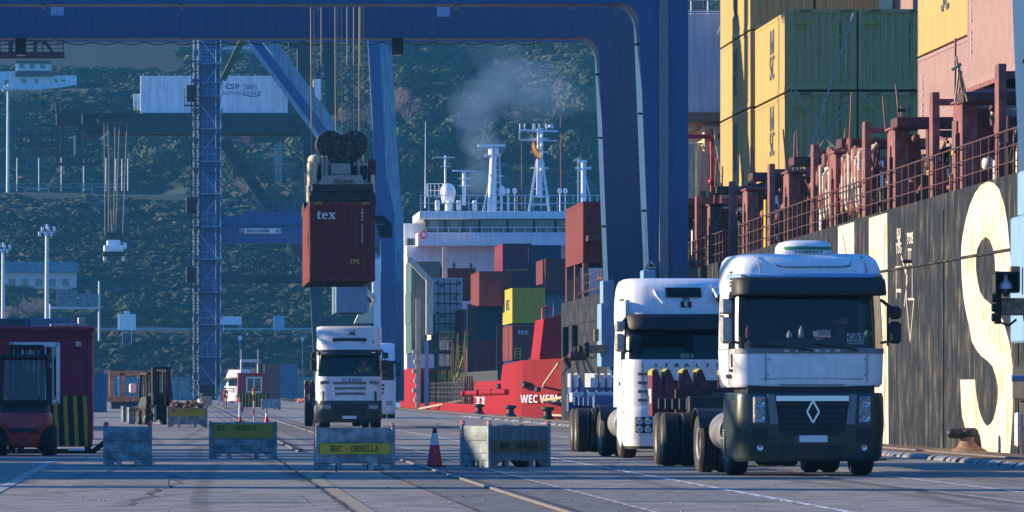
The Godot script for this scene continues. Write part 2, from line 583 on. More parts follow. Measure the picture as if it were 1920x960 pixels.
func ground() -> void:
	var b := mb()
	b.box(Vector3(-391.5, -2.5, -430), Vector3(820, 5, 920))
	struct("quay", b, M.asphalt)
	b = mb()
	b.quad(Vector3(15.9, 0.004, 30), Vector3(18.58, 0.004, 30), Vector3(18.58, 0.004, -880), Vector3(15.9, 0.004, -880))
	struct("quay_coping", b, M.concrete)
	b = mb()
	b.quad(Vector3(3.44, 0.004, 30), Vector3(5.38, 0.004, 30), Vector3(5.38, 0.004, -700), Vector3(3.44, 0.004, -700))
	b.quad(Vector3(2.3, 0.004, -150), Vector3(3.05, 0.004, -150), Vector3(3.05, 0.004, -700), Vector3(2.3, 0.004, -700))
	struct("rail_bed_pavement", b, M.strip)
	b = mb()
	b.quad(Vector3(18.6, -2.6, 60), Vector3(900, -2.6, 60), Vector3(900, -2.6, -880), Vector3(18.6, -2.6, -880))
	struct("water", b, M.water)
	# painted lines
	for l in [[7.7, 0.15, 30, -640], [11.6, 0.15, 30, -640]]:
		b = mb()
		b.quad(Vector3(l[0] - l[1] / 2, 0.006, l[2]), Vector3(l[0] + l[1] / 2, 0.006, l[2]), Vector3(l[0] + l[1] / 2, 0.006, l[3]), Vector3(l[0] - l[1] / 2, 0.006, l[3]))
		struct("road_marking", b, M.line)
	for l in [[10.5, 0.10, 30, -150], [-2.57, 0.17, 30, -112], [5.45, 0.08, 30, -300]]:
		b = mb()
		b.quad(Vector3(l[0] - l[1] / 2, 0.008, l[2]), Vector3(l[0] + l[1] / 2, 0.008, l[2]), Vector3(l[0] + l[1] / 2, 0.008, l[3]), Vector3(l[0] - l[1] / 2, 0.008, l[3]))
		struct("road_marking", b, M.line_faint)
	b = mb()
	b.quad(Vector3(2.05, 0.008, 30), Vector3(2.24, 0.008, 30), Vector3(2.24, 0.008, -98), Vector3(2.05, 0.008, -98))
	struct("road_marking", b, M.line_old)
	# joints and cracks in the paving
	b = mb()
	for j in [[1.97, 0.022], [3.44, 0.015], [5.385, 0.015]]:
		var x0: float = j[0]
		var z := 0.0
		while z > -330.0:
			var x1: float = j[0] + rng.randf_range(-0.012, 0.012)
			var w: float = j[1] * rng.randf_range(0.5, 1.3)
			b.quad(Vector3(x0 - w, 0.010, z), Vector3(x0 + w, 0.010, z), Vector3(x1 + w, 0.010, z - 1.5), Vector3(x1 - w, 0.010, z - 1.5))
			x0 = x1
			z -= 1.5
	for spec in [[240, 948, 342, 900], [342, 900, 300, 884], [120, 900, 320, 860], [560, 905, 640, 880], [400, 838, 470, 842], [1120, 905, 1420, 900], [20, 930, 200, 918], [700, 935, 940, 930]]:
		var p := gnd(spec[0], spec[1])
		var q := gnd(spec[2], spec[3])
		var last := p
		for k in 14:
			var r := p.lerp(q, (k + 1) / 14.0) + Vector3(rng.randf_range(-0.12, 0.12), 0, rng.randf_range(-0.35, 0.35)) * (1.0 if k < 13 else 0.0)
			var sd := (r - last).cross(Vector3.UP).normalized() * rng.randf_range(0.006, 0.028)
			b.quad(last + sd + Vector3(0, 0.012, 0), last - sd + Vector3(0, 0.012, 0), r - sd + Vector3(0, 0.012, 0), r + sd + Vector3(0, 0.012, 0))
			last = r
	struct("pavement_joints", b, M.crack)
	b = mb()
	for i in 46:
		var lane: float = [6.2, 9.6, 10.4, 1.0, -0.6, 13.2][rng.randi() % 6] + rng.randf_range(-0.9, 0.9)
		var z := rng.randf_range(-60, -230)
		var l := rng.randf_range(6, 45)
		var bend := rng.randf_range(-1.2, 1.2)
		var wd := rng.randf_range(0.09, 0.16)
		for s in 12:
			var u0 := s / 12.0
			var u1 := (s + 1) / 12.0
			var xa := lane + bend * u0 * u0
			var xb := lane + bend * u1 * u1
			b.quad(Vector3(xa - wd, 0.014 + i * 0.0001, z - l * u0), Vector3(xa + wd, 0.014 + i * 0.0001, z - l * u0), Vector3(xb + wd, 0.014 + i * 0.0001, z - l * u1), Vector3(xb - wd, 0.014 + i * 0.0001, z - l * u1))
	struct("tyre_marks", b, M.tyre_mark)
	b = mb()
	for r in [[5.6, -72, 2.2, 9], [-1.6, -84, 1.4, 14], [8.2, -140, 1.8, 20], [0.1, -71, 1.5, 5], [12.4, -84, 2.0, 8], [-4.5, -112, 2.5, 12], [6.0, -172, 1.2, 30]]:
		b.quad(Vector3(r[0], 0.005, r[1]), Vector3(r[0] + r[2], 0.005, r[1]), Vector3(r[0] + r[2], 0.005, r[1] - r[3]), Vector3(r[0], 0.005, r[1] - r[3]))
	struct("pavement_patches", b, M.patch)
	b = mb()
	for i in 170:
		var p := gnd(rng.randf_range(-20, 1700), rng.randf_range(800, 965))
		if absf(p.x - 4.4) < 1.1 and rng.randf() < 0.4: p.x += 2.0
		b.box(p + Vector3(0, 0.012, 0), Vector3(rng.randf_range(0.008, 0.03), 0.012, rng.randf_range(0.01, 0.035)), 0.0, Basis(Vector3.UP, rng.randf() * 3.0))
	stuff(tag(obj("gravel", b, M.dust), "small pale stones and grit strewn over the quay paving", "grit"))
	# rails sunk in the quay: railway rails and the crane rail on the ships' side
	for spec in [[2.68, "rusty railway rail sunk flush beside the galvanised bins", -130.0], [4.42, "worn railway rail running through the dark strip past the striped cone", 30.0], [17.2, "crane rail along the quay coping beside the black hull", 30.0]]:
		b = mb()
		b.box(Vector3(spec[0], 0.018, (spec[2] - 640.0) / 2), Vector3(0.075, 0.036, spec[2] + 640.0), 0.01)
		var g := mb()
		g.quad(Vector3(spec[0] + 0.06, 0.011, spec[2]), Vector3(spec[0] + 0.2, 0.011, spec[2]), Vector3(spec[0] + 0.2, 0.011, -640), Vector3(spec[0] + 0.06, 0.011, -640))
		var o := thing("quay_rail", spec[1], "rail")
		obj("rail_head", b, M.rail, o)
		obj("flangeway", g, M.crack, o)
	# row of rubber cable bumps on the coping's inner edge
	var st := thing("cable_guard", "row of black and pale half round bumps along the inner edge of the coping", "cable guard", Vector3(15.35, 0, -92))
	var bump := mb()
	var arc := PackedVector2Array()
	for k in 7: arc.append(Vector2(0.16 * cos(PI * k / 6.0), 0.10 * sin(PI * k / 6.0)))
	bump.prism(arc, -0.36, 0.36)
	var bm := bump.made()
	for k in 230:
		var o := obj("bump", bm, M.grey if k % 4 else M.steel, st)
		o.position = Vector3(rng.randf_range(-0.02, 0.02), 0, -k * 0.95)
		o.rotation.y = rng.randf_range(-0.05, 0.05)


# ---- containers

func box_parts(length: float, height: float) -> Dictionary:
	var key := "%.2f/%.2f" % [length, height]
	if mesh_cache.has(key): return mesh_cache[key]
	var d := {}
	var w := 1.219
	var f := mb()
	for sx in [-1.0, 1.0]:
		for z in [-0.08, -length + 0.08]:
			f.box(Vector3(sx * (w - 0.08), height / 2, z), Vector3(0.16, height, 0.16), 0.02)
		f.box(Vector3(sx * (w - 0.06), 0.09, -length / 2), Vector3(0.12, 0.18, length - 0.32), 0.012)
		f.box(Vector3(sx * (w - 0.05), height - 0.06, -length / 2), Vector3(0.10, 0.12, length - 0.32), 0.012)
	for z in [-0.07, -length + 0.07]:
		f.box(Vector3(0, 0.09, z), Vector3(2 * w - 0.32, 0.18, 0.14), 0.012)
		f.box(Vector3(0, height - 0.07, z), Vector3(2 * w - 0.32, 0.14, 0.14), 0.012)
	d.frame = f.made()
	for sx in [-1.0, 1.0]:
		var s := mb()
		var z := -0.16
		var n := int((length - 0.32) / 0.28)
		var p := (length - 0.32) / n
		for i in n:
			var xs := [w - 0.012, w - 0.012, w - 0.05, w - 0.05, w - 0.012]
			var zs := [0.0, 0.26, 0.5, 0.76, 1.0]
			for k in 4:
				var a := Vector3(sx * xs[k], 0.18, z - zs[k] * p)
				var b := Vector3(sx * xs[k + 1], 0.18, z - zs[k + 1] * p)
				var up := Vector3(0, height - 0.30, 0)
				if sx < 0: s.quad(b, a, a + up, b + up)
				else: s.quad(a, b, b + up, a + up)
			z -= p
		d["side_panel" if sx < 0 else "side_panel_001"] = s.made()
	for sz in [1.0, -1.0]:
		var e := mb()
		var x := -w + 0.16
		var n := 8
		var p := (2 * w - 0.32) / n
		var z0 := -0.02 if sz > 0 else -length + 0.02
		for i in n:
			var ds := [0.0, 0.0, 0.045, 0.045, 0.0]
			var xs := [0.0, 0.3, 0.5, 0.8, 1.0]
			for k in 4:
				var a := Vector3(x + xs[k] * p, 0.18, z0 - sz * ds[k])
				var b := Vector3(x + xs[k + 1] * p, 0.18, z0 - sz * ds[k + 1])
				var up := Vector3(0, height - 0.32, 0)
				if sz > 0: e.quad(a, b, b + up, a + up)
				else: e.quad(b, a, a + up, b + up)
			x += p
		d["end_panel" if sz > 0 else "end_panel_001"] = e.made()
	var r := mb()
	r.box(Vector3(0, height - 0.045, -length / 2), Vector3(2 * w - 0.2, 0.03, length - 0.28))
	d.roof_sheet = r.made()
	var u := mb()
	u.box(Vector3(0, 0.15, -length / 2), Vector3(2 * w - 0.24, 0.03, length - 0.28))
	var k := 0.6
	while k < length - 0.4:
		u.box(Vector3(0, 0.08, -k), Vector3(2 * w - 0.24, 0.11, 0.06))
		k += 0.6
	d.floor_frame = u.made()
	var c := mb()
	for sx in [-1.0, 1.0]:
		for z in [-0.085, -length + 0.085]:
			for y in [0.06, height - 0.06]:
				c.box(Vector3(sx * (w - 0.085), y, z), Vector3(0.18, 0.125, 0.18), 0.02)
	d.corner_casting = c.made()
	mesh_cache[key] = d
	return d


func container(label: String, paint: Material, p: Vector3, group := "", length := 12.19, height := 2.9, frame_paint: Material = null) -> Node3D:   # p: middle of the near end's lower edge
	var o := thing("shipping_container", label, "container", p, group)
	var d := box_parts(length, height)
	for k in d:
		var part := obj(k, d[k], frame_paint if frame_paint and k in ["frame", "corner_casting"] else (M.dark if k == "floor_frame" else paint), o)
		if k == "corner_casting": stuff(part)
	return o


func side_logo(o: Node3D, top: String, low: String, z: float, y: float, h: float, m: Material) -> void:
	text(o, "logo_upper_line", top, h, m, Vector3(-1.222, y, z), Vector3(0, -PI / 2, 0), 1.5)
	text(o, "logo_lower_line", low, h, m, Vector3(-1.222, y - h * 1.05, z), Vector3(0, -PI / 2, 0), 1.15)


func codes(o: Node3D, height: float, m: Material, x := 0.95) -> void:
	text(o, "code_lettering", "C\nM\nA\nU\n\n6\n3\n2\n1\n7\n3", 0.085, m, Vector3(x, height * 0.62, 0.003))


# ---- the black hull

func big_ship() -> void:
	var x := 18.9
	var ship := thing("container_ship", "big black hulled container ship with oxide red deck fittings and huge cream letters", "ship")
	var h := mb()
	h.t.basis = SIDE
	var deck := [Vector2(78, 6.5), Vector2(127, 6.35), Vector2(162, 6.2), Vector2(209, 5.9), Vector2(270.8, 5.78)]
	var poly := PackedVector2Array([Vector2(78, -2.58)])
	poly.append_array(PackedVector2Array(deck))
	poly.append(Vector2(270.8, -2.58))
	h.prism(poly, x, 44.0)
	# stern with two mooring openings
	h.prism(PackedVector2Array([Vector2(270.8, -2.58), Vector2(270.8, 3.1), Vector2(283, 3.1), Vector2(283, -2.58)]), x, 44.0)
	h.prism(PackedVector2Array([Vector2(270.8, 4.55), Vector2(270.8, 5.78), Vector2(283, 5.75), Vector2(283, 4.55)]), x, 44.0)
	for r in [[270.8, 271.2], [275.2, 277.6], [281.8, 283.0]]:
		h.prism(PackedVector2Array([Vector2(r[0], 3.1), Vector2(r[0], 4.55), Vector2(r[1], 4.55), Vector2(r[1], 3.1)]), x, x + 0.5)
	obj("hull", h, M.hull, ship)
	h = mb()
	h.t.basis = SIDE
	h.prism(PackedVector2Array([Vector2(271, 3.12), Vector2(271, 4.53), Vector2(283, 4.53), Vector2(283, 3.12)]), x + 4, x + 4.2)
	obj("mooring_deck_bulkhead", h, M.oxide_dark, ship)
	# plate seams standing proud of the hull
	h = mb()
	h.box(Vector3(x - 0.02, 4.62, -180), Vector3(0.06, 0.07, 200), 0.015)
	for d in [128.4, 141.0, 152.7, 166.0, 181.0, 197.0, 213.0, 236.0, 258.0]:
		h.box(Vector3(x - 0.006, 2.8, -d), Vector3(0.03, 6.2, 0.05))
	h.box(Vector3(x - 0.03, 6.02, -240), Vector3(0.07, 0.08, 60))
	obj("weld_seam", h, M.hull, ship)
	# the painted letters
	var f := func(pts: Array) -> PackedVector2Array:
		var r := PackedVector2Array()
		for p in pts: r.append(side(p[0], p[1], x))
		return r
	var letters := {
		"letter_s_upper": [[1803, 480], [1803.5, 463], [1806, 440], [1811, 415], [1819, 385], [1829, 362], [1840, 347], [1853, 340.5], [1864, 343], [1874, 355], [1884, 385], [1890, 420], [1894, 463], [1896, 490], [1896, 510], [1867, 508], [1866, 485], [1863, 467], [1857, 450], [1849, 444], [1840, 452], [1833, 467], [1830.5, 488], [1831, 507], [1834, 528], [1838, 547], [1846, 560], [1857, 569], [1870, 580], [1882, 603], [1893, 640], [1862, 687], [1852, 676], [1840, 667], [1831, 655], [1823, 640], [1817, 607], [1811, 580], [1807, 553], [1804, 520]],
		"letter_s_lower": [[1893, 640], [1897, 664], [1900, 690], [1901, 715], [1901, 740], [1899, 790], [1895, 845], [1893, 880], [1850, 880], [1838, 852], [1827, 837], [1818, 822], [1810, 800], [1805, 780], [1803, 757], [1801, 712], [1829, 711.5], [1830, 730], [1833, 750], [1836, 766], [1840, 780], [1846, 793], [1852, 799], [1859, 794], [1864, 785], [1867, 773], [1870.5, 757], [1872, 740], [1872, 726], [1870, 713], [1862, 687]],
		"letter_stroke": [[1630, 409], [1664, 399], [1667, 850], [1630, 850]],
		"letter_stroke_behind": [[1572, 425], [1602, 416], [1604, 850], [1572, 850]],
	}
	for k in letters:
		var b := mb()
		b.t.basis = SIDE
		b.prism(f.call(letters[k]), x - 0.012, x + 0.02)
		obj("hull_lettering", b, M.letter, ship)
	# tug and draught marks
	var marks := mb()
	marks.t.basis = SIDE
	for ln in [[[1707, 466], [1707, 495], [1711, 500], [1711, 562]], [[1704, 466], [1704, 495], [1700, 500], [1700, 562]], [[1690, 480], [1702, 522], [1696, 575]], [[1681, 503], [1681, 560]], [[1700, 562], [1707, 640], [1714, 563]], [[1681, 545], [1690, 545]]]:
		for i in ln.size() - 1:
			var p := side(ln[i][0], ln[i][1], x)
			var q := side(ln[i + 1][0], ln[i + 1][1], x)
			var n := (q - p).orthogonal().normalized() * 0.045
			marks.prism(PackedVector2Array([p + n, p - n, q - n, q + n]), x - 0.01, x + 0.02)
	for r in [[1702, 438, 1712, 444], [1680, 499, 1692, 505], [1685, 442, 1688, 463], [1703, 466, 1710, 470], [1703, 559, 1715, 563]]:
		marks.prism(f.call([[r[0], r[1]], [r[2], r[1]], [r[2], r[3]], [r[0], r[3]]]), x - 0.014, x + 0.02)
	many("draught_mark", marks, M.mark, ship)
	var pt := side(1707, 447, x)
	text(ship, "tug_lettering", "TUG", 0.30, M.mark, Vector3(x - 0.01, pt.y, -pt.x), Vector3(0, -PI / 2, 0), 1.6)
	pt = side(1686, 452, x)
	text(ship, "draught_lettering", "BU\nTUG", 0.28, M.mark, Vector3(x - 0.01, pt.y, -pt.x), Vector3(0, -PI / 2, 0), 1.6)
	# deck edge: lashing pedestals with a slot, posts between, rails
	var yd := func(d: float) -> float:
		for i in deck.size() - 1:
			if d <= deck[i + 1].x: return lerpf(deck[i].y, deck[i + 1].y, (d - deck[i].x) / (deck[i + 1].x - deck[i].x))
		return 5.77
	var arch := mb()
	arch.box(Vector3(0, 1.1, -0.62), Vector3(0.4, 2.2, 0.30), 0.02)
	arch.box(Vector3(0, 1.1, 0.62), Vector3(0.4, 2.2, 0.30), 0.02)
	arch.box(Vector3(0, 2.05, 0), Vector3(0.4, 0.5, 0.94), 0.02)
	for sz in [-1.0, 1.0]:
		arch.prism(PackedVector2Array([Vector2(-0.2, 1.5), Vector2(0.2, 1.5), Vector2(0.2, 1.81), Vector2(-0.2, 1.81)]), 0.33 * sz - 0.14, 0.33 * sz + 0.14)
	arch.prism(PackedVector2Array([Vector2(0.2, 0), Vector2(1.2, 0), Vector2(0.75, 1.0), Vector2(0.65, 2.15), Vector2(0.2, 2.15)]), -0.75, -0.5)
	arch.box(Vector3(0.15, 2.28, 0), Vector3(0.8, 0.06, 1.75), 0.01)
	var am := arch.made()
	var pm := mb()
	pm.box(Vector3(0, 1.4, 0), Vector3(0.2, 2.8, 0.55), 0.02)
	pm.box(Vector3(0.05, 0.9, 0), Vector3(0.24, 0.08, 0.6), 0.01)
	pm.box(Vector3(0.6, 2.55, 0), Vector3(1.1, 0.16, 0.3), 0.01)
	var pmm := pm.made()
	for px in [1340.0, 1407.0, 1485.0, 1573.0, 1684.0, 1810.0]:
		var d := along(px, 19.45)
		var o := obj("lashing_pedestal", am, M.oxide, ship)
		o.position = Vector3(19.45, yd.call(d), -d)
	for px in [1284.0, 1309.0, 1373.0, 1446.0, 1528.0, 1625.0, 1752.0, 1876.0]:
		var d := along(px, 19.35)
		var o := obj("deck_post", pmm, M.oxide, ship)
		o.position = Vector3(19.35, yd.call(d), -d)
	var rl := mb()
	for y in [0.35, 0.72, 1.1]:
		for i in deck.size() - 1:
			var a: Vector2 = deck[i]
			var c: Vector2 = deck[i + 1]
			rl.tube(Vector3(19.12, a.y + y, -a.x), Vector3(19.12, c.y + y, -c.x), 0.018 if y < 1 else 0.024, -1, 6)
	var rd := 82.0
	while rd < 282.0:
		rl.tube(Vector3(19.12, yd.call(rd), -rd), Vector3(19.12, yd.call(rd) + 1.1, -rd), 0.02, -1, 6)
		rd += 1.35
	obj("deck_railing", rl, M.oxide_dark, ship)
	var cm := mb()   # hatch coaming and the walkway's far side, navy to give the void's shade
	cm.box(Vector3(22.6, 7.3, -165), Vector3(0.3, 2.9, 190))
	for k in 30:
		cm.box(Vector3(22.4, 7.3, -76 - k * 6.5), Vector3(0.25, 2.9, 0.2))
	obj("hatch_coaming", cm, M.box_navy, ship)
	for k in 26:      # inner row of posts, ladders and beams under the stacks
		var d := 120.0 + k * 6.2
		cm = mb()
		cm.box(Vector3(20.7, 7.5, -d), Vector3(0.22, 2.9, 0.4), 0.02)
		cm.box(Vector3(21.4, 8.5 - (k % 3) * 0.6, -d), Vector3(1.5, 0.2, 0.3), 0.02)
		cm.tube(Vector3(20.6, 6.3 + (k % 4) * 0.5, -d), Vector3(20.6, 6.5 + (k % 4) * 0.5, -d - 6.0), 0.07, -1, 8)
		obj("inner_post", cm, M.oxide if k % 2 else M.oxide_dark, ship)
	cm = mb()
	for k in 16:
		cm.box(Vector3(20.9, 8.62, -76 - k * 12.9), Vector3(3.4, 0.28, 1.3), 0.03)
	many("lashing_bridge_beam", cm, M.oxide_dark, ship)
	# deck clutter: vents, pipes, valves, reels, yellow fire lockers
	var kinds := [M.oxide, M.oxide_dark, M.yellow_dull, M.white_ship, M.green, M.oxide, M.yellow]
	for kind in 6:
		var cl := mb()
		for i in 110:
			var d := rng.randf_range(118.0, 268.0)
			var yy: float = yd.call(d)
			var xx := rng.randf_range(19.7, 21.8)
			match rng.randi() % 4:
				0: cl.box(Vector3(xx, yy + 0.5, -d), Vector3(0.3, rng.randf_range(0.5, 1.2), rng.randf_range(0.2, 0.5)), 0.03)
				1: cl.tube(Vector3(xx, yy, -d), Vector3(xx, yy + rng.randf_range(0.8, 2.4), -d), rng.randf_range(0.03, 0.10), -1, 8)
				2: cl.tube(Vector3(xx, yy + rng.randf_range(0.2, 2.2), -d), Vector3(xx, yy + rng.randf_range(0.2, 2.2), -d - rng.randf_range(0.6, 2.5)), rng.randf_range(0.02, 0.06), -1, 8)
				3: cl.ball(Vector3(xx, yy + rng.randf_range(0.4, 2.0), -d), Vector3.ONE * rng.randf_range(0.08, 0.2), 8, 5)
		stuff(obj("deck_fitting", cl, kinds[kind], ship))
	# pale valve manifold of upright pipes amidships
	var mf := mb()
	var d0 := along(1545.0, 19.5)
	var d1 := along(1632.0, 19.5)
	for k in 15:
		var d := lerpf(d0, d1, k / 14.0)
		var yy: float = yd.call(d)
		mf.pipe([Vector3(19.6, yy + 0.6, -d), Vector3(19.45, yy + 0.5, -d), Vector3(19.4, yy + 0.8, -d), Vector3(19.4, yy + rng.randf_range(1.7, 2.2), -d), Vector3(19.7, yy + 2.2, -d)], rng.randf_range(0.04, 0.07), 8)
	for y in [0.6, 1.3, 2.0]:
		mf.tube(Vector3(19.55, yd.call(d0) + y, -d0), Vector3(19.55, yd.call(d1) + y, -d1), 0.06, -1, 8)
	obj("pipe_manifold", mf, M.mark, ship)
	mf = mb()
	for k in 26:
		var d := lerpf(d0, d1, rng.randf()) + 1.0
		var yy: float = yd.call(d)
		mf.lathe([Vector2(0.0, -0.06), Vector2(0.22, -0.06), Vector2(0.26, 0.0), Vector2(0.22, 0.06), Vector2(0, 0.06)], 12, Vector3(19.4, yy + rng.randf_range(0.5, 2.4), -d), Basis(Vector3(0, 0, 1), PI / 2))
		mf.box(Vector3(19.6, yy + rng.randf_range(0.4, 2.4), -d - 0.7), Vector3(0.4, 0.4, 0.35), 0.05)
	obj("valve_wheel", mf, M.oxide, ship)
	# bundles of lashing rods standing on the pedestals
	var rods := mb()
	for px in [1340.0, 1405.0, 1483.0, 1576.0, 1674.0, 1795.0]:
		var d := along(px, 19.5)
		for k in 3:
			var p0 := Vector3(19.5 + rng.randf_range(-0.3, 0.3), yd.call(d) + 2.25, -d + rng.randf_range(-0.4, 0.4))
			rods.tube(p0, p0 + Vector3(rng.randf_range(-0.15, 0.15), rng.randf_range(0.7, 1.9), rng.randf_range(-0.2, 0.2)), 0.03, -1, 5)
	many("lashing_rod", rods, M.oxide, ship)
	rods = mb()
	var p1 := at(1791, 190, 139)
	rods.tube(p1, at(1800, 118, 139), 0.03, -1, 5)
	rods.tube(p1 + Vector3(0.3, 0, 0), at(1797, 122, 139), 0.03, -1, 5)
	rods.tube(at(1784, 131, 139), at(1802, 120, 139), 0.04, -1, 5)
	rods.tube(at(1795, 122, 139), at(1793, 105, 139), 0.03, -1, 5)
	many("lashing_rod", rods, M.cable, ship)
	# lashings crossed over the end of the stacks, and the long wire
	rods = mb()
	for ln in [[1483, 170, 1572, 285], [1490, 168, 1560, 275], [1600, 172, 1500, 320], [1605, 178, 1520, 300], [1612, 172, 1680, 250]]:
		rods.tube(at(ln[0], ln[1], 204.3), at(ln[2], ln[3], 203.4), 0.035, -1, 5)
	many("lashing_cross", rods, M.cable, ship)
	rods = mb()
	rods.tube(at(1600, 25, 203), at(1508, 312, 202), 0.03, -1, 5)
	obj("stay_wire", rods, M.steel, ship)
	# accommodation block behind the stacks
	var hs := mb()
	hs.box(Vector3(31.5, 15.2, -247), Vector3(21.4, 4.3, 14), 0.05)
	hs.box(Vector3(31.5, 19.6, -248), Vector3(20.4, 1.5, 12), 0.05)
	obj("accommodation_block", hs, M.bridge_house, ship)
	hs = mb()
	hs.box(Vector3(31.6, 9.3, -249.5), Vector3(18.5, 7.2, 11), 0.05)
	for k in 5:
		hs.box(Vector3(21.4 + 0.2 * k, 9.0, -238.8 - k * 0.9), Vector3(0.35, 5.6, 0.3), 0.04)
		hs.tube(Vector3(21.2, 7 + k * 1.2, -239.5), Vector3(23.6, 7 + k * 1.2, -239.2), 0.05, -1, 6)
	hs.box(Vector3(22.4, 10.2, -239.6), Vector3(0.9, 4.8, 0.6), 0.06)
	hs.tube(Vector3(21.75, 6, -239.6), Vector3(21.75, 11.5, -239.6), 0.32, -1, 14)
	hs.bar(Vector3(23.4, 6.5, -239), Vector3(22.4, 12.4, -239), 0.14)
	obj("deckhouse", hs, M.cream, ship)
	hs = mb()
	hs.box(Vector3(31.4, 12.9, -246.6), Vector3(21.9, 0.45, 15.5), 0.04)
	obj("deck_ledge", hs, M.rusty, ship)
	hs = mb()
	hs.tube(Vector3(22.3, 6, -239.2), Vector3(22.3, 12.4, -239.2), 0.08, -1, 8)
	hs.tube(Vector3(21.2, 12.1, -239.2), Vector3(23.2, 12.1, -239.2), 0.10, -1, 8)
	for k in 6: hs.ball(Vector3(22.3 + (k % 2) * 0.3, 6.6 + k * 0.9, -239.1), Vector3.ONE * 0.17, 8, 6)
	obj("fire_main", hs, M.red, ship)
	hs = mb()
	for k in 4:
		hs.box(Vector3(21.6 + k * 1.7, 18.0, -240.9), Vector3(1.2, 0.9, 0.1), 0.02)
	for k in 3: hs.box(Vector3(21.9 + k * 0.75, 9.6 - k * 0.9, -239.15), Vector3(0.3, 0.42, 0.2), 0.02)
	many("porthole", hs, M.pane, ship)
	hs = mb()
	for y in [17.4, 17.9, 18.4]:
		hs.tube(Vector3(20.8, y, -239.9), Vector3(23.6, y, -239.9), 0.03, -1, 6)
	for k in 5: hs.tube(Vector3(20.8 + k * 0.7, 17.3, -239.9), Vector3(20.8 + k * 0.7, 18.4, -239.9), 0.03, -1, 6)
	for k in 2:
		hs.bar(Vector3(22.6 + 0.45 * k, 16.4, -239.3), Vector3(23.7 + 0.45 * k, 19.2, -239.3), 0.12)
	for k in 8: hs.tube(Vector3(22.66 + k * 0.13, 16.6 + k * 0.33, -239.3), Vector3(23.1 + k * 0.13, 16.6 + k * 0.33, -239.3), 0.03, -1, 5)
	obj("bridge_wing_railing", hs, M.white_ship, ship)
	hs = mb()
	hs.box(Vector3(31, 21.2, -246), Vector3(20, 1.8, 8), 0.05)
	obj("funnel_band", hs, M.box_magenta, ship)


func big_ship_cargo() -> void:
	var x := 21.9 + 1.22
	var g := "yellow containers stowed on the black ship"
	var places := ["lower", "upper"]
	for k in 2:
		for t in 2:
			var o := container("yellow container, %s tier, %s of the near block with crossed lashings" % [places[t], ["quay side column", "inner column"][k]], M.msc, Vector3(x + k * 2.5, 9.28 + t * 2.98, -205), g)
			if k == 0: side_logo(o, "M", "SC", -6.0, 2.05 if t else 2.2, 0.9, M.logo_blue)
			var el := mb()
			for r in [[-0.75, 2.40, 0.5, 0.11], [-0.75, 2.26, 0.5, 0.07]]: el.box(Vector3(r[0], r[1], 0.003), Vector3(r[2], r[3], 0.006))
			stuff(obj("end_label", el, M.olive, o))
			var hz := mb()
			for s in 5:
				for e in [-0.85, 0.62]: hz.prism(PackedVector2Array([Vector2(e + s * 0.09, 2.79), Vector2(e + s * 0.09 + 0.045, 2.79), Vector2(e + s * 0.09 + 0.085, 2.88), Vector2(e + s * 0.09 + 0.04, 2.88)]), 0.0, 0.006)
			stuff(obj("hazard_stripe", hz, M.stencil, o))
			codes(o, 2.9, M.stencil, 0.62)
	for k in 2:
		for t in 3:
			var o := container("yellow container, %s tier of the taller block behind, %s" % [["bottom", "middle", "top"][t], ["showing its lit side", "second column from the quay"][k]], M.msc, Vector3(x + k * 2.52, 9.38 + t * 2.98, -219), g)
			if k == 0: side_logo(o, "M", "SC", -6.0, 2.1, 0.9, M.logo_blue)
	container("pinkish container on top of the yellow block, seen at the frame's top", M.box_pink, Vector3(x + 5.6, 15.34, -214), "", 6.06, 2.9)
	# the bay nearer the camera
	var o := container("faded pink container under a yellow one beside the lashing pedestals", M.box_pink, Vector3(x, 8.38, -157))
	codes_on_side(o, -11.2)
	o = container("yellow container stowed on top of a faded pink one", M.msc, Vector3(x, 11.34, -157))
	side_logo(o, "M", "SC", -6.2, 2.35, 0.9, M.logo_blue)
	o = container("faded pink container hung low above the red gallery, next to the pale blue crane leg", M.box_pink, Vector3(21.2 + 1.22, 9.55, -141.3))
	codes_on_side(o, -11.5)
	side_band(o)
	# the stern stack
	o = container("rust red container on the stern above the mooring openings", M.box_red, Vector3(20.27, 7.5, -270), "", 12.19, 2.9)
	for p in [[19.2, 270.2], [19.2, 276.0], [19.2, 282.0], [21.3, 270.4], [20.2, 271.5]]:
		var b := mb()
		b.box(Vector3(p[0], 6.62, -p[1]), Vector3(0.28, 1.72, 0.28), 0.02)
		obj("stern_post", b, M.oxide, get_node("container_ship"))


func codes_on_side(o: Node3D, z: float) -> void:
	text(o, "code_lettering", "T\nE\nX\nU\n\n4\n8\n2\n0\n1", 0.12, M.white, Vector3(-1.222, 1.55, z), Vector3(0, -PI / 2, 0), 1.6)


func side_band(o: Node3D) -> void:
	var b := mb()
	b.box(Vector3(-1.19, -0.06, -6), Vector3(0.1, 0.12, 12.1), 0.01)
	obj("bottom_rail_cover", b, M.oxide, o)


# One portal of a quay crane: leg on the ships' side, leg on the land side, beam with rounded inner corners; its front face at z = 0, 2.4 m deep.
func portal_outline() -> PackedVector2Array:
	var p := PackedVector2Array()
	p.append(Vector2(18.27, 17.2)); p.append(Vector2(18.27, 1.9))
	p.append(Vector2(17.0, 1.9)); p.append(Vector2(16.5, 14.6))
	for k in 7:
		var a := PI / 2 * k / 6.0
		p.append(Vector2(16.5 - 0.8 * (1 - cos(a)), 14.6 + 0.8 * sin(a)))
	for k in 7:
		var a := PI / 2 * k / 6.0
		p.append(Vector2(-13.6 - 0.8 * sin(a), 15.4 - 0.8 * (1 - cos(a))))
	p.append(Vector2(-15.6, 14.6)); p.append(Vector2(-16.2, 15.4)); p.append(Vector2(-16.2, 17.2))
	return p


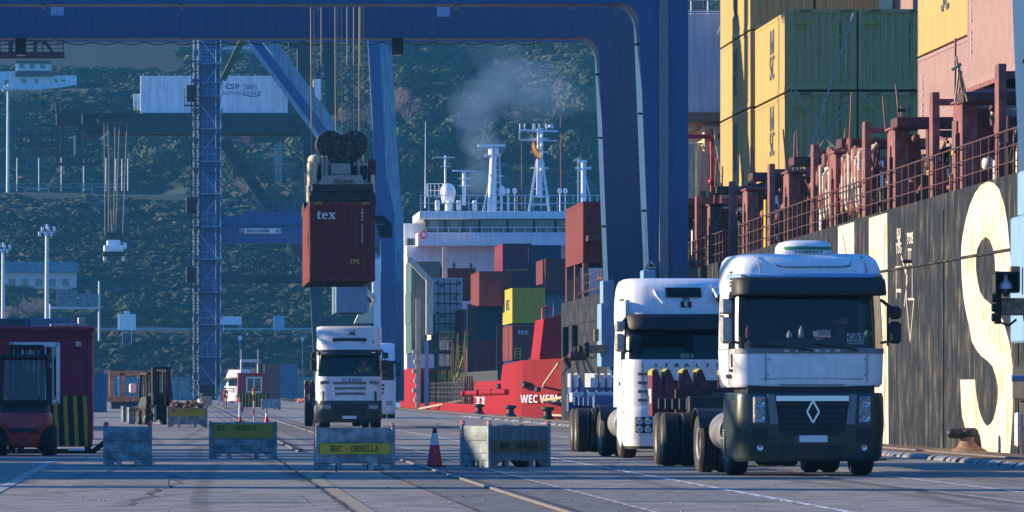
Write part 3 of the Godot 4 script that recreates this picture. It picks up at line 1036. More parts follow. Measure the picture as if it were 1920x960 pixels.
func bogie(root: Node3D, x: float, z: float) -> void:
	var b := mb()
	b.box(Vector3(x, 1.55, z), Vector3(1.3, 0.7, 4.4), 0.06)
	b.box(Vector3(x, 0.95, z + 1.4), Vector3(0.95, 0.7, 1.9), 0.08)
	b.box(Vector3(x, 0.95, z - 1.4), Vector3(0.95, 0.7, 1.9), 0.08)
	var o := obj("bogie_beam", b, M.dark, root)
	for k in 4:
		var w := mb()
		w.lathe([Vector2(0.08, -0.12), Vector2(0.33, -0.12), Vector2(0.36, -0.06), Vector2(0.36, 0.06), Vector2(0.33, 0.12), Vector2(0.08, 0.12)], 16, Vector3(x, 0.42, z + 2.1 - k * 1.4), Basis(Vector3(0, 0, 1), PI / 2))
		obj("wheel", w, M.steel, o)
	var m := mb()
	m.box(Vector3(x - 0.60, 0.62, z + 0.9), Vector3(0.16, 0.7, 0.2), 0.04)
	m.box(Vector3(x - 0.60, 0.62, z - 1.6), Vector3(0.16, 0.7, 0.2), 0.04)
	m.box(Vector3(x - 0.56, 0.45, z + 1.6), Vector3(0.12, 0.4, 0.4), 0.03)
	many("buffer_plate", m, M.white, o)
	m = mb()
	m.tube(Vector3(x - 0.55, 1.0, z + 2.2), Vector3(x - 0.85, 0.85, z + 2.2), 0.15, -1, 10)
	m.pipe([Vector3(x - 0.7, 1.5, z + 2.2), Vector3(x - 0.85, 1.5, z + 2.3), Vector3(x - 0.8, 1.75, z + 2.2), Vector3(x - 0.5, 1.85, z + 2.2)], 0.06, 8)
	obj("drive_motor", m, M.black, o)


func leg_gear(root: Node3D, z: float) -> void:     # what hangs on a waterside leg near the ground: cabinet, signal, tan arm, camera
	var b := mb()
	b.box(Vector3(16.86, 3.6, z - 0.4), Vector3(0.7, 2.5, 1.8), 0.04)
	b.box(Vector3(16.84, 5.3, z - 0.3), Vector3(0.5, 0.9, 1.2), 0.04)
	b.tube(Vector3(16.3, 1.65, z + 0.3), Vector3(17.2, 1.65, z + 0.3), 0.07, -1, 10)
	obj("cable_cabinet", b, M.crane_light, root)
	b = mb()
	b.box(Vector3(16.36, 3.05, z + 0.5), Vector3(0.75, 0.34, 0.3), 0.03)
	b.box(Vector3(16.36, 3.6, z + 0.3), Vector3(0.2, 0.5, 0.16), 0.02)
	obj("signal_arm", b, M.tan, root)
	b = mb()
	b.box(Vector3(15.98, 3.02, z + 0.62), Vector3(0.13, 0.62, 0.16), 0.02)
	for k in 3:
		b.tube(Vector3(15.86, 2.84 + k * 0.19, z + 0.66), Vector3(16.0, 2.84 + k * 0.19, z + 0.66), 0.085, -1, 10)
	b.pipe([Vector3(16.0, 2.75, z + 0.62), Vector3(16.2, 2.68, z + 0.62), Vector3(16.35, 2.8, z + 0.62)], 0.025, 6)
	obj("traffic_signal", b, M.black, root)


func near_cranes() -> void:
	var beam := [["blue quay crane whose double portal beam spans the top of the view", 205.0], ["blue quay crane with a pale lit leg beside the great cream letter", 112.0]]
	for n in 2:
		var cr := thing("quay_crane", beam[n][0], "crane", Vector3(0, 0, -beam[n][1]), "")
		var fr := mb()
		fr.prism(portal_outline(), -2.4, 0.0)
		for x in [-10.0, -5.0, 0.0, 5.0, 10.0, 14.2]:
			fr.box(Vector3(x, 15.36, -1.2), Vector3(0.12, 0.12, 2.5), 0.02)
		var fm := fr.made()
		var fl := mb()    # lips under and over the beam, welded plate edges
		fl.box(Vector3(0.6, 15.37, 0.03), Vector3(30.0, 0.07, 0.12), 0.02)
		fl.box(Vector3(0.6, 17.17, 0.03), Vector3(33.0, 0.07, 0.12), 0.02)
		for x in [-9.2, -3.3, 3.0, 9.0, 13.9]: fl.box(Vector3(x, 16.3, 0.004), Vector3(0.03, 1.7, 0.02))
		for y in [5.2, 9.7, 13.3]: fl.box(Vector3(17.5, y, 0.004), Vector3(1.5, 0.03, 0.02))
		var flm := fl.made()
		for k in 2:
			if n == 1 and k == 1: pass
			var z := (-19.6 if n == 0 else 24.5) * k
			var f := obj("portal_frame", fm, M.crane, cr)
			f.position.z = z
			var l := obj("edge_lip", flm, M.crane, f)
			bogie(cr, 17.5, z - 1.2)
			var out := 1.0 if (k == 0) == (n == 0) else -1.0
			var lg := mb()
			lg.box(Vector3(-15.2, 9.5, z - 1.2 + out * 2.9), Vector3(1.3, 15.2, 1.3), 0.04)
			lg.box(Vector3(-15.2, 16.3, z - 1.2 + out * 1.9), Vector3(1.2, 1.6, 3.2), 0.04)
			obj("landside_leg", lg, M.crane, cr)
			bogie(cr, -14.9, z - 1.2 + out * 2.9)
			leg_gear(cr, z)
			if n == 1 or k == 0: continue
			for sp in [[-6.35, 0.42], [8.55, 0.44]]:
				var p := mb()
				p.box(Vector3(sp[0], 15.05, z - 0.5), Vector3(sp[1], 0.72, 0.5), 0.03)
				var lb := obj("floodlight_housing", p, M.dark, cr)
				var ln := mb()
				ln.box(Vector3(sp[0], 14.68, z - 0.5), Vector3(sp[1] - 0.1, 0.02, 0.4))
				obj("lens", ln, M.lamp, lb)
			var wl := mb()
			for kk in 26:
				var x0 := -13.0 + kk * 1.05
				wl.pipe([Vector3(x0, 15.3, z - 2.3), Vector3(x0 + 0.25, 15.24, z - 2.3), Vector3(x0 + 0.55, 15.20, z - 2.3), Vector3(x0 + 0.8, 15.25, z - 2.3), Vector3(x0 + 1.05, 15.3, z - 2.3)], 0.02, 5)
			obj("festoon_cable", wl, M.black, cr)
		var pa := mb()
		for sp in [[-4.9, 17.0, 0.52, 0.85], [10.35, 17.0, 0.52, 0.95]]:
			pa.box(Vector3(sp[0], sp[1] - 0.35, -19.6 + 0.008), Vector3(sp[2], sp[3], 0.02), 0.005)
		if n == 0: many("paint_patch", pa, M.crane_light, cr)
		# cable tray up the near leg, bolts, signs
		var tr := mb()
		tr.box(Vector3(17.38, 9.6, 0.05), Vector3(0.34, 15.2, 0.10), 0.015)
		obj("cable_tray", tr, M.grey, cr)
		for k in 2:
			var sg := mb()
			sg.prism(PackedVector2Array([Vector2(-0.24, -0.2), Vector2(0.24, -0.2), Vector2(0.0, 0.22)]), 0.0, 0.02)
			var so := obj("warning_sign", sg, M.stencil, cr)
			so.position = Vector3(16.93, 5.98 - k * 0.5, 0.004)
			sg = mb()
			sg.prism(PackedVector2Array([Vector2(-0.19, -0.17), Vector2(0.19, -0.17), Vector2(0.0, 0.165)]), 0.02, 0.026)
			obj("sign_face", sg, M.mark, so)
			sg = mb()
			sg.prism(PackedVector2Array([Vector2(-0.09, -0.1), Vector2(0.1, -0.13), Vector2(0.05, -0.02), Vector2(-0.05, 0.02)]), 0.026, 0.031)
			obj("sign_symbol", sg, M.stencil, so)
		var cl := mb()
		for y in [4.4, 7.9, 11.4, 13.9]:
			for z in [0.0, -19.6]:
				cl.box(Vector3(16.5 + (14.6 - y) * 0.038 - 0.08, y, z - 0.15), Vector3(0.22, 0.08, 0.12), 0.02)
		many("leg_bracket", cl, M.dark, cr)
		# sill beams along the rails and the girders high above
		var sl := mb()
		var zz := -11.0 if n == 0 else 11.05
		sl.box(Vector3(-14.9, 2.6, zz), Vector3(1.1, 1.4, 25.0), 0.05)
		sl.box(Vector3(17.55, 2.5, zz), Vector3(1.0, 1.2, 17.6), 0.05)
		for x in [-15.2, 17.4]:
			for z in [-1.2, 2 * zz + 1.2]: sl.box(Vector3(x, 24.0, z + ((2.9 if (z > zz) else -2.9) if x < 0 else 0.0)), Vector3(1.4, 14.0, 1.3), 0.05)
		sl.box(Vector3(4.0, 31.0, zz - 3.0), Vector3(76.0, 1.6, 1.2), 0.05)
		sl.box(Vector3(4.0, 31.0, zz + 3.0), Vector3(76.0, 1.6, 1.2), 0.05)
		for z in [-1.2, 2 * zz + 1.2]: sl.box(Vector3(1.0, 30.0, z), Vector3(36.0, 1.3, 1.3), 0.05)
		many("girder", sl, M.crane, cr)
		# unseen stair tower added beside the landside legs for its shadow streaks
		var st := mb()
		for k in 9:
			var y := 1.0 + k * 1.7
			var s := 1.0 if k % 2 else -1.0
			st.bar(Vector3(-16.7, y, zz - s * 2.2), Vector3(-16.7, y + 1.7, zz + s * 2.2), 0.7, 0.08)
			st.bar(Vector3(-17.1, y + 1.0, zz - s * 2.2), Vector3(-17.1, y + 2.7, zz + s * 2.2), 0.05)
			st.bar(Vector3(-16.3, y + 1.0, zz - s * 2.2), Vector3(-16.3, y + 2.7, zz + s * 2.2), 0.05)
			st.box(Vector3(-16.7, y + 1.7, zz + s * 2.7), Vector3(1.4, 0.08, 1.0))
		for z in [zz - 3.1, zz + 3.1]:
			for x in [-17.3, -16.1]: st.bar(Vector3(x, 0, z), Vector3(x, 17, z), 0.12)
		obj("shade_stair_tower", st, M.crane, cr)
	# camera on the leg of the crane that stands by the great letter
	var cm := thing("leg_camera", "white domed camera in a dark hood on the pale blue crane leg", "camera", at(1886, 530, 111.2))
	var b := mb()
	b.box(Vector3(0, 0.19, 0), Vector3(0.48, 0.05, 0.42), 0.01)
	b.box(Vector3(0.0, 0.0, -0.19), Vector3(0.48, 0.40, 0.04), 0.01)
	b.box(Vector3(-0.225, 0.0, 0), Vector3(0.03, 0.40, 0.42), 0.01)
	b.box(Vector3(0.225, 0.0, 0), Vector3(0.03, 0.40, 0.42), 0.01)
	obj("hood", b, M.dark, cm)
	b = mb()
	b.lathe([Vector2(0.03, 0.18), Vector2(0.05, 0.05), Vector2(0.12, -0.02), Vector2(0.13, -0.12), Vector2(0.0, -0.12)].map(func(v): return Vector2(v.x, v.y)), 14)
	obj("dome_housing", b, M.white, cm)
	b = mb()
	b.ball(Vector3(0, -0.15, 0), Vector3(0.10, 0.13, 0.10), 12, 8)
	obj("dome", b, M.pane, cm)


func hoisted_box() -> void:
	var d := 211.0
	var o := container("rust red container hanging from the hoist ropes over the quay", M.box_red, Vector3(5.97, 5.48, -d), "", 12.19, 2.95)
	text(o, "tex_lettering", "tex", 0.30, M.plate, Vector3(-0.60, 2.44, 0.004), Vector3.ZERO, 1.05, true)
	codes(o, 3.3, M.plate, 0.74)
	text(o, "type_lettering", "TPE", 0.16, M.yellow_dull, Vector3(0.46, 0.72, 0.004))
	var hz := mb()
	for s in 4:
		for e in [-1.05, 0.72]: hz.prism(PackedVector2Array([Vector2(e + s * 0.08, 2.84), Vector2(e + s * 0.08 + 0.04, 2.84), Vector2(e + s * 0.08 + 0.075, 2.92), Vector2(e + s * 0.08 + 0.035, 2.92)]), 0.004, 0.01)
	stuff(obj("hazard_stripe", hz, M.yellow_dull, o))
	spreader("worn spreader and twin sheave headblock locked onto the hanging red container", Vector3(5.97, 8.43, -d - 6.1), true)


func spreader(label: String, p: Vector3, full: bool) -> Node3D:
	var o := thing("hoist_spreader", label, "spreader", p, "")
	var b := mb()
	for z in [6.05, -6.05]:
		b.box(Vector3(0, 0.18, z - signf(z) * 0.2), Vector3(2.42, 0.32, 0.36), 0.03)
		for x in [-1.1, 1.1]: b.box(Vector3(x, -0.02, z - signf(z) * 0.15), Vector3(0.3, 0.5, 0.32), 0.03)
	for x in [-0.5, 0.5]: b.box(Vector3(x, 0.36, 0), Vector3(0.3, 0.4, 11.4), 0.03)
	b.box(Vector3(0, 0.5, 5.9), Vector3(2.3, 0.3, 0.3), 0.04)
	obj("end_beam", b, M.black, o)
	b = mb()
	b.prism(PackedVector2Array([Vector2(-0.95, 0.4), Vector2(0.95, 0.4), Vector2(0.72, 0.98), Vector2(-0.72, 0.98)]), 5.75, 6.02)
	obj("name_board", b, M.worn, o)
	text(o, "name_lettering", "BROMMA", 0.14, M.stencil, Vector3(0.06, 0.74, 6.025), Vector3.ZERO, 0.82)
	b = mb()
	b.box(Vector3(-1.12, 0.95, 5.6), Vector3(0.35, 1.1, 0.7), 0.08)
	b.box(Vector3(-1.22, 0.3, 5.75), Vector3(0.2, 0.7, 0.4), 0.06)
	b.tube(Vector3(-1.1, 0.4, 5.9), Vector3(-0.95, 1.6, 5.7), 0.10, -1, 8)
	b.ball(Vector3(-1.0, 1.55, 5.6), Vector3(0.28, 0.22, 0.3), 8, 6)
	b.box(Vector3(1.14, 0.7, 5.7), Vector3(0.16, 0.6, 0.4), 0.04)
	obj("flipper_gear", b, M.cream if full else M.rusty, o)
	b = mb()
	b.box(Vector3(1.12, 1.15, 5.4), Vector3(0.3, 0.9, 0.5), 0.08)
	obj("cable_basket", b, M.oxide_dark, o)
	# headblock
	b = mb()
	b.box(Vector3(0, 1.1, 4.5), Vector3(1.9, 0.5, 2.2), 0.06)
	b.box(Vector3(0, 1.1, 0), Vector3(1.2, 0.5, 8.5), 0.06)
	for x in [-0.36, -0.2, 0.2, 0.36]: b.box(Vector3(x, 1.55, 5.35), Vector3(0.09, 0.5, 0.3), 0.03)
	for y in [1.48, 1.58]: b.box(Vector3(0, y, 5.55), Vector3(0.72, 0.06, 0.1), 0.02)
	obj("headblock", b, M.dark, o)
	b = mb()
	b.box(Vector3(-0.05, 1.2, 5.72), Vector3(0.74, 0.44, 0.4), 0.05)
	b.box(Vector3(-0.02, 1.22, 5.93), Vector3(0.3, 0.2, 0.03), 0.01)
	for x in [-0.65, -0.5, 0.62]: b.box(Vector3(x, 1.2, 5.6), Vector3(0.10, 0.7, 0.2), 0.03)
	for x in [-0.72, -0.58]: b.tube(Vector3(x, 0.9, 5.9), Vector3(x, 1.7, 5.8), 0.05, -1, 8)
	obj("gear_housing", b, M.worn if full else M.dark, o)
	for zz in ([5.4, 4.2] if full else [4.0]):
		b = mb()
		var heart := PackedVector2Array([Vector2(-0.5, 1.5), Vector2(0.5, 1.5)])
		for k in 9:
			var a := deg_to_rad(-35.0 + k * 21.0)
			heart.append(Vector2(0.45 + 0.50 * cos(a), 2.14 + 0.50 * sin(a)))
		for k in 9:
			var a := deg_to_rad(47.0 + k * 21.0)
			heart.append(Vector2(-0.45 + 0.50 * cos(a), 2.14 + 0.50 * sin(a)))
		b.prism(heart, zz - 0.22, zz + 0.2)
		var hg := obj("sheave_guard", b, M.grime, o)
		b = mb()
		for sx in [-0.42, 0.42]:
			b.box(Vector3(sx * 1.1, 2.0, zz + 0.2), Vector3(0.22, 0.62, 0.04), 0.015)
			b.lathe([Vector2(0.5, -0.24), Vector2(0.52, -0.2), Vector2(0.52, 0.2), Vector2(0.5, 0.24)], 24, Vector3(sx / 0.42 * 0.45, 2.14, zz), Basis(Vector3(1, 0, 0), PI / 2))
		obj("sheave_slot", b, M.black, hg)
	b = mb()
	if full:
		for r in [[580, 585, 240], [587.5, 590, 240], [627, 630.5, 243], [632.5, 634, 262], [636.5, 643, 243], [675, 675, 260], [683, 683, 300]]:
			var q := at(r[1], r[2], 211.2)
			b.tube(q - p + Vector3(0, 0, -1.0), Vector3(at(r[0], -8, 211.2).x - p.x, 22.5, -1.0 + q.z - p.z), 0.022, -1, 6)
		for x in [-0.9, -0.5, 0.5, 0.75, 1.0]:
			b.tube(Vector3(x, 1.3, -5.0), Vector3(x * 1.05, 22.4, -5.2), 0.022, -1, 6)
	if full: many("hoist_rope", b, M.cable, o)
	else: many("hoist_rope", b, M.cable, o)
	return o


func lattice(b: MB, a: Vector3, c: Vector3, w: float, n: int, r: float, side_dir := Vector3(0, 0, 1)) -> void:   # a square lattice mast from a to c
	var up := (c - a).normalized()
	var x := up.cross(side_dir).normalized()
	var y := x.cross(up)
	var cs := [x * w + y * w, x * w - y * w, -x * w - y * w, -x * w + y * w]
	for k in 4:
		b.bar(a + cs[k], c + cs[k], r * 1.4)
		for i in n:
			var p := a.lerp(c, i / float(n))
			var q := a.lerp(c, (i + 1) / float(n))
			if i % 2: b.bar(p + cs[k], q + cs[(k + 1) % 4], r)
			else: b.bar(p + cs[(k + 1) % 4], q + cs[k], r)
			b.bar(q + cs[k], q + cs[(k + 1) % 4], r)


func railing(b: MB, a: Vector3, c: Vector3, n: int, r := 0.03, h := 1.1) -> void:
	for i in n + 1: b.bar(a.lerp(c, i / float(n)), a.lerp(c, i / float(n)) + Vector3(0, h, 0), r)
	for y in [h, h * 0.5]: b.bar(a + Vector3(0, y, 0), c + Vector3(0, y, 0), r)


# The lattice-and-ladder crane with the maker's board, further along the quay
func portal_crane() -> void:
	var d := 455.0
	var s := F / d
	var w := func(px: float, py: float, dd := 455.0) -> Vector3: return at(px, py, dd)
	var cr := thing("quay_crane", "blue portal crane with a stair tower leg and a name board across its beam", "crane")
	var b := mb()
	for dd in [455.0, 472.0]:
		var xa: float = w.call(385, 0, 455.0).x
		b.box(Vector3(2.05, 16.0, -dd), Vector3(1.6, 29.0, 1.5), 0.05)
		b.box(Vector3(1.15, 16.0, -dd + 0.3), Vector3(0.3, 29.0, 0.3), 0.03)
		b.box(Vector3(3.0, 16.0, -dd + 0.3), Vector3(0.22, 29.0, 0.22), 0.03)
		for k in 12: b.box(Vector3(2.1, 2.6 + k * 2.35, -dd + 0.35), Vector3(2.35, 0.42, 1.2), 0.03)
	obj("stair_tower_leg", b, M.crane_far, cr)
	b = mb()
	for k in 11:
		var y := 1.5 + k * 2.6
		var sg := 1.0 if k % 2 else -1.0
		b.bar(Vector3(2.05 - sg * 0.95, y, -453.6), Vector3(2.05 + sg * 0.95, y + 2.5, -453.6), 0.14, 0.06)
		railing(b, Vector3(1.0, y + 2.6, -453.2), Vector3(3.1, y + 2.6, -453.2), 4, 0.035)
		b.box(Vector3(2.05, y + 2.6, -453.6), Vector3(2.2, 0.06, 1.0))
	for x in [0.95, 1.4, 2.75, 3.15]: b.tube(Vector3(x, 0.8, -453.4), Vector3(x, 30, -453.4), 0.03, -1, 6)
	obj("ladder", b, M.crane_pale, cr)
	b = mb()
	lattice(b, w.call(366, 735, 453), w.call(368, 115, 453), 0.36, 34, 0.05)
	for py in [175, 385, 515]:
		b.box(w.call(357, py, 452.6), Vector3(0.7, 1.3, 0.9), 0.04)
		railing(b, w.call(346, py + 22, 452.0), w.call(375, py + 22, 452.0), 5, 0.04, 1.3)
		b.box(w.call(360, py + 23, 452.4), Vector3(1.3, 0.08, 1.2))
	obj("elevator_mast", b, M.crane_green, cr)
	# cross beam with walkway and the name board
	for dd in [455.0, 472.0]:
		b = mb()
		var pts := PackedVector2Array()
		for q in [[414, 405], [450, 405], [462, 396], [562, 396], [572, 405], [720, 405], [735, 420], [735, 446], [414, 446]]:
			var v: Vector3 = w.call(q[0], q[1])
			pts.append(Vector2(v.x, v.y))
		b.prism(pts, -dd - 1.2, -dd)
		b.box(w.call(570, 421, dd - 0.1), Vector3(13.0, 0.10, 0.25), 0.02)
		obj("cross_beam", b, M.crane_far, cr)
	b = mb()
	railing(b, w.call(414, 404, 454.6), w.call(720, 404, 454.6), 22, 0.045)
	obj("walkway_railing", b, M.crane_far, cr)
	b = mb()
	b.box(w.call(488, 433, 454.9), Vector3(3.4, 0.42, 0.08), 0.01)
	var bd := obj("name_board", b, M.plate, cr)
	b = mb()
	b.box(w.call(453.5, 433, 454.8), Vector3(0.38, 0.36, 0.06), 0.01)
	obj("emblem", b, M.red, bd)
	text(bd, "emblem_letter", "P", 0.24, M.plate, w.call(453.5, 433, 454.75))
	text(bd, "board_lettering", "PACECO ESPAÑA", 0.24, M.stencil, w.call(484, 433, 454.8), Vector3.ZERO, 0.70)
	text(bd, "board_number", "421", 0.25, M.stencil, w.call(522, 433, 454.8), Vector3.ZERO, 0.9)
	# waterside legs: the near one dark, the far one in faded paint
	b = mb()
	var poly := func(q: Array, dd: float) -> PackedVector2Array:
		var r := PackedVector2Array()
		for p in q:
			var v: Vector3 = at(p[0], p[1], dd)
			r.append(Vector2(v.x, v.y))
		return r
	b.prism(poly.call([[684, -40], [706, -40], [724, 330], [740, 400], [741, 758], [716, 758], [714, 450], [700, 400], [704, 330]], 455.0), -456.4, -455.0)
	obj("waterside_leg", b, M.crane_far, cr)
	b = mb()
	b.prism(poly.call([[697, -40], [727, -40], [746, 300], [757, 420], [758, 752], [735, 752], [738, 420], [722, 330]], 472.0), -473.4, -472.0)
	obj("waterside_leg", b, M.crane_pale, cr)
	b = mb()
	b.box(w.call(728, 600, 464), Vector3(0.5, 12, 17), 0.04)
	obj("leg_bracing", b, M.crane_far, cr)
	# A frame braces from the ridge above the tower
	b = mb()
	b.bar(w.call(462, 60, 455), w.call(640, 300, 455), 0.9, 1.0, 0.03)
	obj("diagonal_brace", b, M.crane_far, cr)
	b = mb()
	b.bar(w.call(458, 68, 454.2), w.call(606, 268, 454.2), 0.26, 0.3, 0.03)
	b.bar(w.call(492, 60, 472), w.call(664, 300, 472), 0.9, 1.0, 0.03)
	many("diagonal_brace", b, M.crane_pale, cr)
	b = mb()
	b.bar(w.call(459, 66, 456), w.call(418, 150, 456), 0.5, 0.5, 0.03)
	obj("diagonal_brace", b, M.crane_sunlit, cr)  # brace coloured as if the sun lit it
	b = mb()
	b.box(Vector3(9, 30.6, -463.5), Vector3(60, 1.6, 1.6), 0.04)
	obj("boom_girder", b, M.crane_far, cr)
	bogie(cr, 2.05, -456.0); bogie(cr, 2.05, -472.0); bogie(cr, 16.8, -455.5); bogie(cr, 17.2, -472.5)
	b = mb()
	b.box(w.call(387, 752, 452), Vector3(0.9, 0.75, 0.9), 0.03)
	obj("ballast_crate", b, M.tan, cr)
	# its load: a steel blue container under a spreader
	var box := container("steel blue container hoisted in mid air behind the hanging red one", M.box_steel, Vector3(13.35, 7.55, -446), "", 12.19, 2.6)
	spreader("dark spreader gripping the steel blue container under the far portal", Vector3(13.35, 10.1, -452.1), false)


# The green grey crane with the white machinery house behind it
func back_crane() -> void:
	var d := 640.0
	var cr := thing("quay_crane", "shadowed grey green crane carrying a white machinery house with a terminal name", "crane")
	var c := func(px: float, py: float) -> Vector3: return at(px, py, 640.0)
	var b := mb()
	var p0: Vector3 = c.call(155, 248)
	var p1: Vector3 = c.call(606, 212)
	b.box(Vector3((p0.x + p1.x) / 2, (p0.y + p1.y) / 2, -642), Vector3(p1.x - p0.x, p1.y - p0.y, 2.0), 0.05)
	b.box(Vector3((p0.x + p1.x) / 2, (p0.y + p1.y) / 2, -650), Vector3(p1.x - p0.x, p1.y - p0.y, 2.0), 0.05)
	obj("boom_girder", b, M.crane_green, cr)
	b = mb()
	p0 = c.call(263, 211)
	p1 = c.call(540, 141)
	b.box(Vector3((p0.x + p1.x) / 2, (p0.y + p1.y) / 2, -645), Vector3(p1.x - p0.x, p1.y - p0.y, 7.0), 0.04)
	b.box(c.call(257, 189) + Vector3(0, 0, -3), Vector3(0.8, 1.7, 2.5), 0.03)
	for k in 10: b.box(c.call(268 + k * 30, 141) + Vector3(0, 0.02, -0.4), Vector3(0.12, 0.3, 0.12))
	var hs := obj("machinery_house", b, M.white_wall, cr)
	text(hs, "terminal_lettering", "CSP", 0.60, M.csp_blue, c.call(436, 161) + Vector3(0, 0, -1.48), Vector3.ZERO, 1.12)
	text(hs, "terminal_lettering", "Spain", 0.60, M.csp_blue, c.call(469, 161) + Vector3(0, 0, -1.48), Vector3.ZERO, 0.78, false, false)
	text(hs, "slogan_lettering", "the Ports for ALL", 0.40, M.csp_blue, c.call(451, 173) + Vector3(0, 0, -1.48), Vector3.ZERO, 1.0, true, false)
	var sw := mb()
	var sp := []
	for k in 9: sp.append(c.call(455 + k * 4.0, 176 + 3.2 * sin(PI * k / 10.0)) + Vector3(0, 0, -1.47))
	sp.append(c.call(489, 170) + Vector3(0, 0, -1.47))
	sw.pipe(sp, 0.05, 5)
	obj("swoosh", sw, M.csp_blue, hs)
	b = mb()
	railing(b, c.call(110, 211), c.call(255, 211), 16, 0.05)
	b.box(c.call(183, 212), Vector3(8.6, 0.08, 1.4))
	b.bar(c.call(105, 212), c.call(40, 240), 0.1)
	b.box(c.call(107, 201), Vector3(0.3, 0.9, 0.3), 0.02)
	obj("walkway_railing", b, M.crane_green, cr)
	# lattice platform with cable loops at the landward end
	b = mb()
	for py in [208, 236, 254, 274]:
		b.bar(c.call(40 if py > 230 else 106, py), c.call(180 if py < 260 else 185, py), 0.16)
	for px in [38, 56, 76, 96, 108, 118, 132, 146, 160, 178]:
		b.bar(c.call(px, 236), c.call(px, 274), 0.09)
		b.bar(c.call(px, 240) + Vector3(0, 0, -4), c.call(px, 274) + Vector3(0, 0, -4), 0.09)
	for px in [108, 118, 150]:
		b.bar(c.call(px, 208), c.call(px, 308), 0.22)
	b.bar(c.call(152, 240), c.call(186, 275), 0.2)
	b.bar(c.call(108, 308), c.call(186, 308), 0.35)
	b.box(c.call(130, 225) + Vector3(0, 0, -2), Vector3(3.0, 1.4, 4.0), 0.05)
	b.box(c.call(170, 254) + Vector3(0, 0, -2), Vector3(2.0, 0.3, 4.0), 0.05)
	for k in 12:
		b.bar(c.call(110 + k * 6.4, 274), c.call(112 + k * 6.4, 306), 0.07)
		var x0 := 44.0 + k * 5.4
		b.pipe([c.call(x0, 274), c.call(x0 + 1.5, 289), c.call(x0 + 3.0, 294), c.call(x0 + 4.5, 288), c.call(x0 + 6, 274)], 0.04, 5)
	b.bar(c.call(186, 250), c.call(186, 308), 0.12)
	obj("maintenance_platform", b, M.crane_green, cr)
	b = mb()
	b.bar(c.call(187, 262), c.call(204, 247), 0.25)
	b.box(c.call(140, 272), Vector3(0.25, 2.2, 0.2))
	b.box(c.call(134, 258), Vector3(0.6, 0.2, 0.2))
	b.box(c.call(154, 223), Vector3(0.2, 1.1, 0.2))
	obj("lit_strut", b, M.mark, cr)  # pale colour stands in for sunlight on these struts
	# legs, lower beam with the cable reel, braces
	b = mb()
	b.bar(c.call(578, 240), c.call(603, 750), 1.3, 1.4, 0.03)
	b.bar(c.call(613, 65), c.call(624, 215), 1.0, 1.2, 0.03)
	b.box(c.call(505, 523), Vector3(12.5, 1.0, 1.4), 0.05)
	b.bar(c.call(418, 262), c.call(575, 490), 1.1, 1.2, 0.03)
	b.bar(c.call(395, 240), c.call(395, 750), 1.3, 1.3, 0.03)
	railing(b, c.call(455, 514), c.call(560, 514), 16, 0.05)
	b.box(c.call(562, 84), Vector3(2.6, 0.6, 1.5), 0.05)
	b.box(c.call(570, 130), Vector3(1.6, 6.5, 1.4), 0.05)
	b.bar(c.call(560, 100), c.call(573, 160), 0.3)
	b.bar(c.call(604, 100), c.call(590, 190), 0.3)
	lattice(b, c.call(605, 520), c.call(610, 740), 0.5, 14, 0.07)
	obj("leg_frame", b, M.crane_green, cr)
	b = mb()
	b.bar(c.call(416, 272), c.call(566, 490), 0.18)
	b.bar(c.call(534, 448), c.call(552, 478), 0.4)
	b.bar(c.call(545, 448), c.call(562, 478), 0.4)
	obj("lit_edge", b, M.crane_sunlit, cr)  # bright bars put the sunlit edge into the colour
	b = mb()
	for r in [2.2, 1.5, 0.8]:
		for i in 20:
			b.bar(c.call(512, 508) + Vector3(cos(TAU * i / 20), sin(TAU * i / 20), 1.5 / r) * r, c.call(512, 508) + Vector3(cos(TAU * (i + 1) / 20), sin(TAU * (i + 1) / 20), 1.5 / r) * r, 0.16)
	for i in 10: b.bar(c.call(512, 508) + Vector3(0, 0, 1.5), c.call(512, 508) + Vector3(cos(TAU * i / 10) * 2.2, sin(TAU * i / 10) * 2.2, 1.5), 0.09)
	obj("cable_reel", b, M.black, cr)
	b = mb()
	b.box(c.call(594, 170) + Vector3(0, 0, 1.0), Vector3(0.9, 2.4, 1.8), 0.06)
	var cab := obj("operator_cab", b, M.white_ship, cr)
	b = mb()
	b.box(c.call(590, 176) + Vector3(-0.25, 0, 1.2), Vector3(0.2, 1.3, 1.6), 0.02)
	obj("window", b, M.pane, cab)
	# another crane's spreader hanging idle over the yard
	var o := thing("idle_spreader", "pale idle spreader hanging on long ropes in front of the meadow", "spreader", at(213, 470, 600))
	o.scale = Vector3(1.12, 1.3, 1.12)
	b = mb()
	b.box(Vector3(0, 0.15, 0), Vector3(1.9, 0.55, 2.4), 0.1)
	b.box(Vector3(0, 0.6, 0), Vector3(1.3, 0.5, 1.8), 0.1)
	b.box(Vector3(1.05, 0.4, 0), Vector3(0.4, 0.5, 0.8), 0.08)
	for x in [-0.8, 0.9]: b.box(Vector3(x, -0.55, 0), Vector3(0.35, 0.6, 0.4), 0.05)
	obj("frame", b, M.white_ship, o)
	b = mb()
	b.box(Vector3(0, -0.3, 0), Vector3(2.1, 0.35, 2.6), 0.05)
	for x in [-0.35, 0.35]: b.lathe([Vector2(0, -0.15), Vector2(0.42, -0.15), Vector2(0.42, 0.15), Vector2(0, 0.15)], 16, Vector3(x, 1.15, 0), Basis(Vector3(1, 0, 0), PI / 2))
	obj("sheave_block", b, M.black, o)
	b = mb()
	for r in [[-0.8, -0.9], [-0.15, -0.6], [0.0, 0.15], [0.2, 0.55], [0.85, 1.25], [-0.5, -0.4]]:
		b.tube(Vector3(r[0], 1.2, 0), Vector3(r[1], 10.4, 0), 0.03, -1, 5)
	obj("hoist_rope", b, M.cable, o)
	b = mb()
	b.box(Vector3(0.1, 10.5, 0), Vector3(3.2, 0.3, 3.0), 0.05)
	obj("trolley", b, M.crane_green, o)
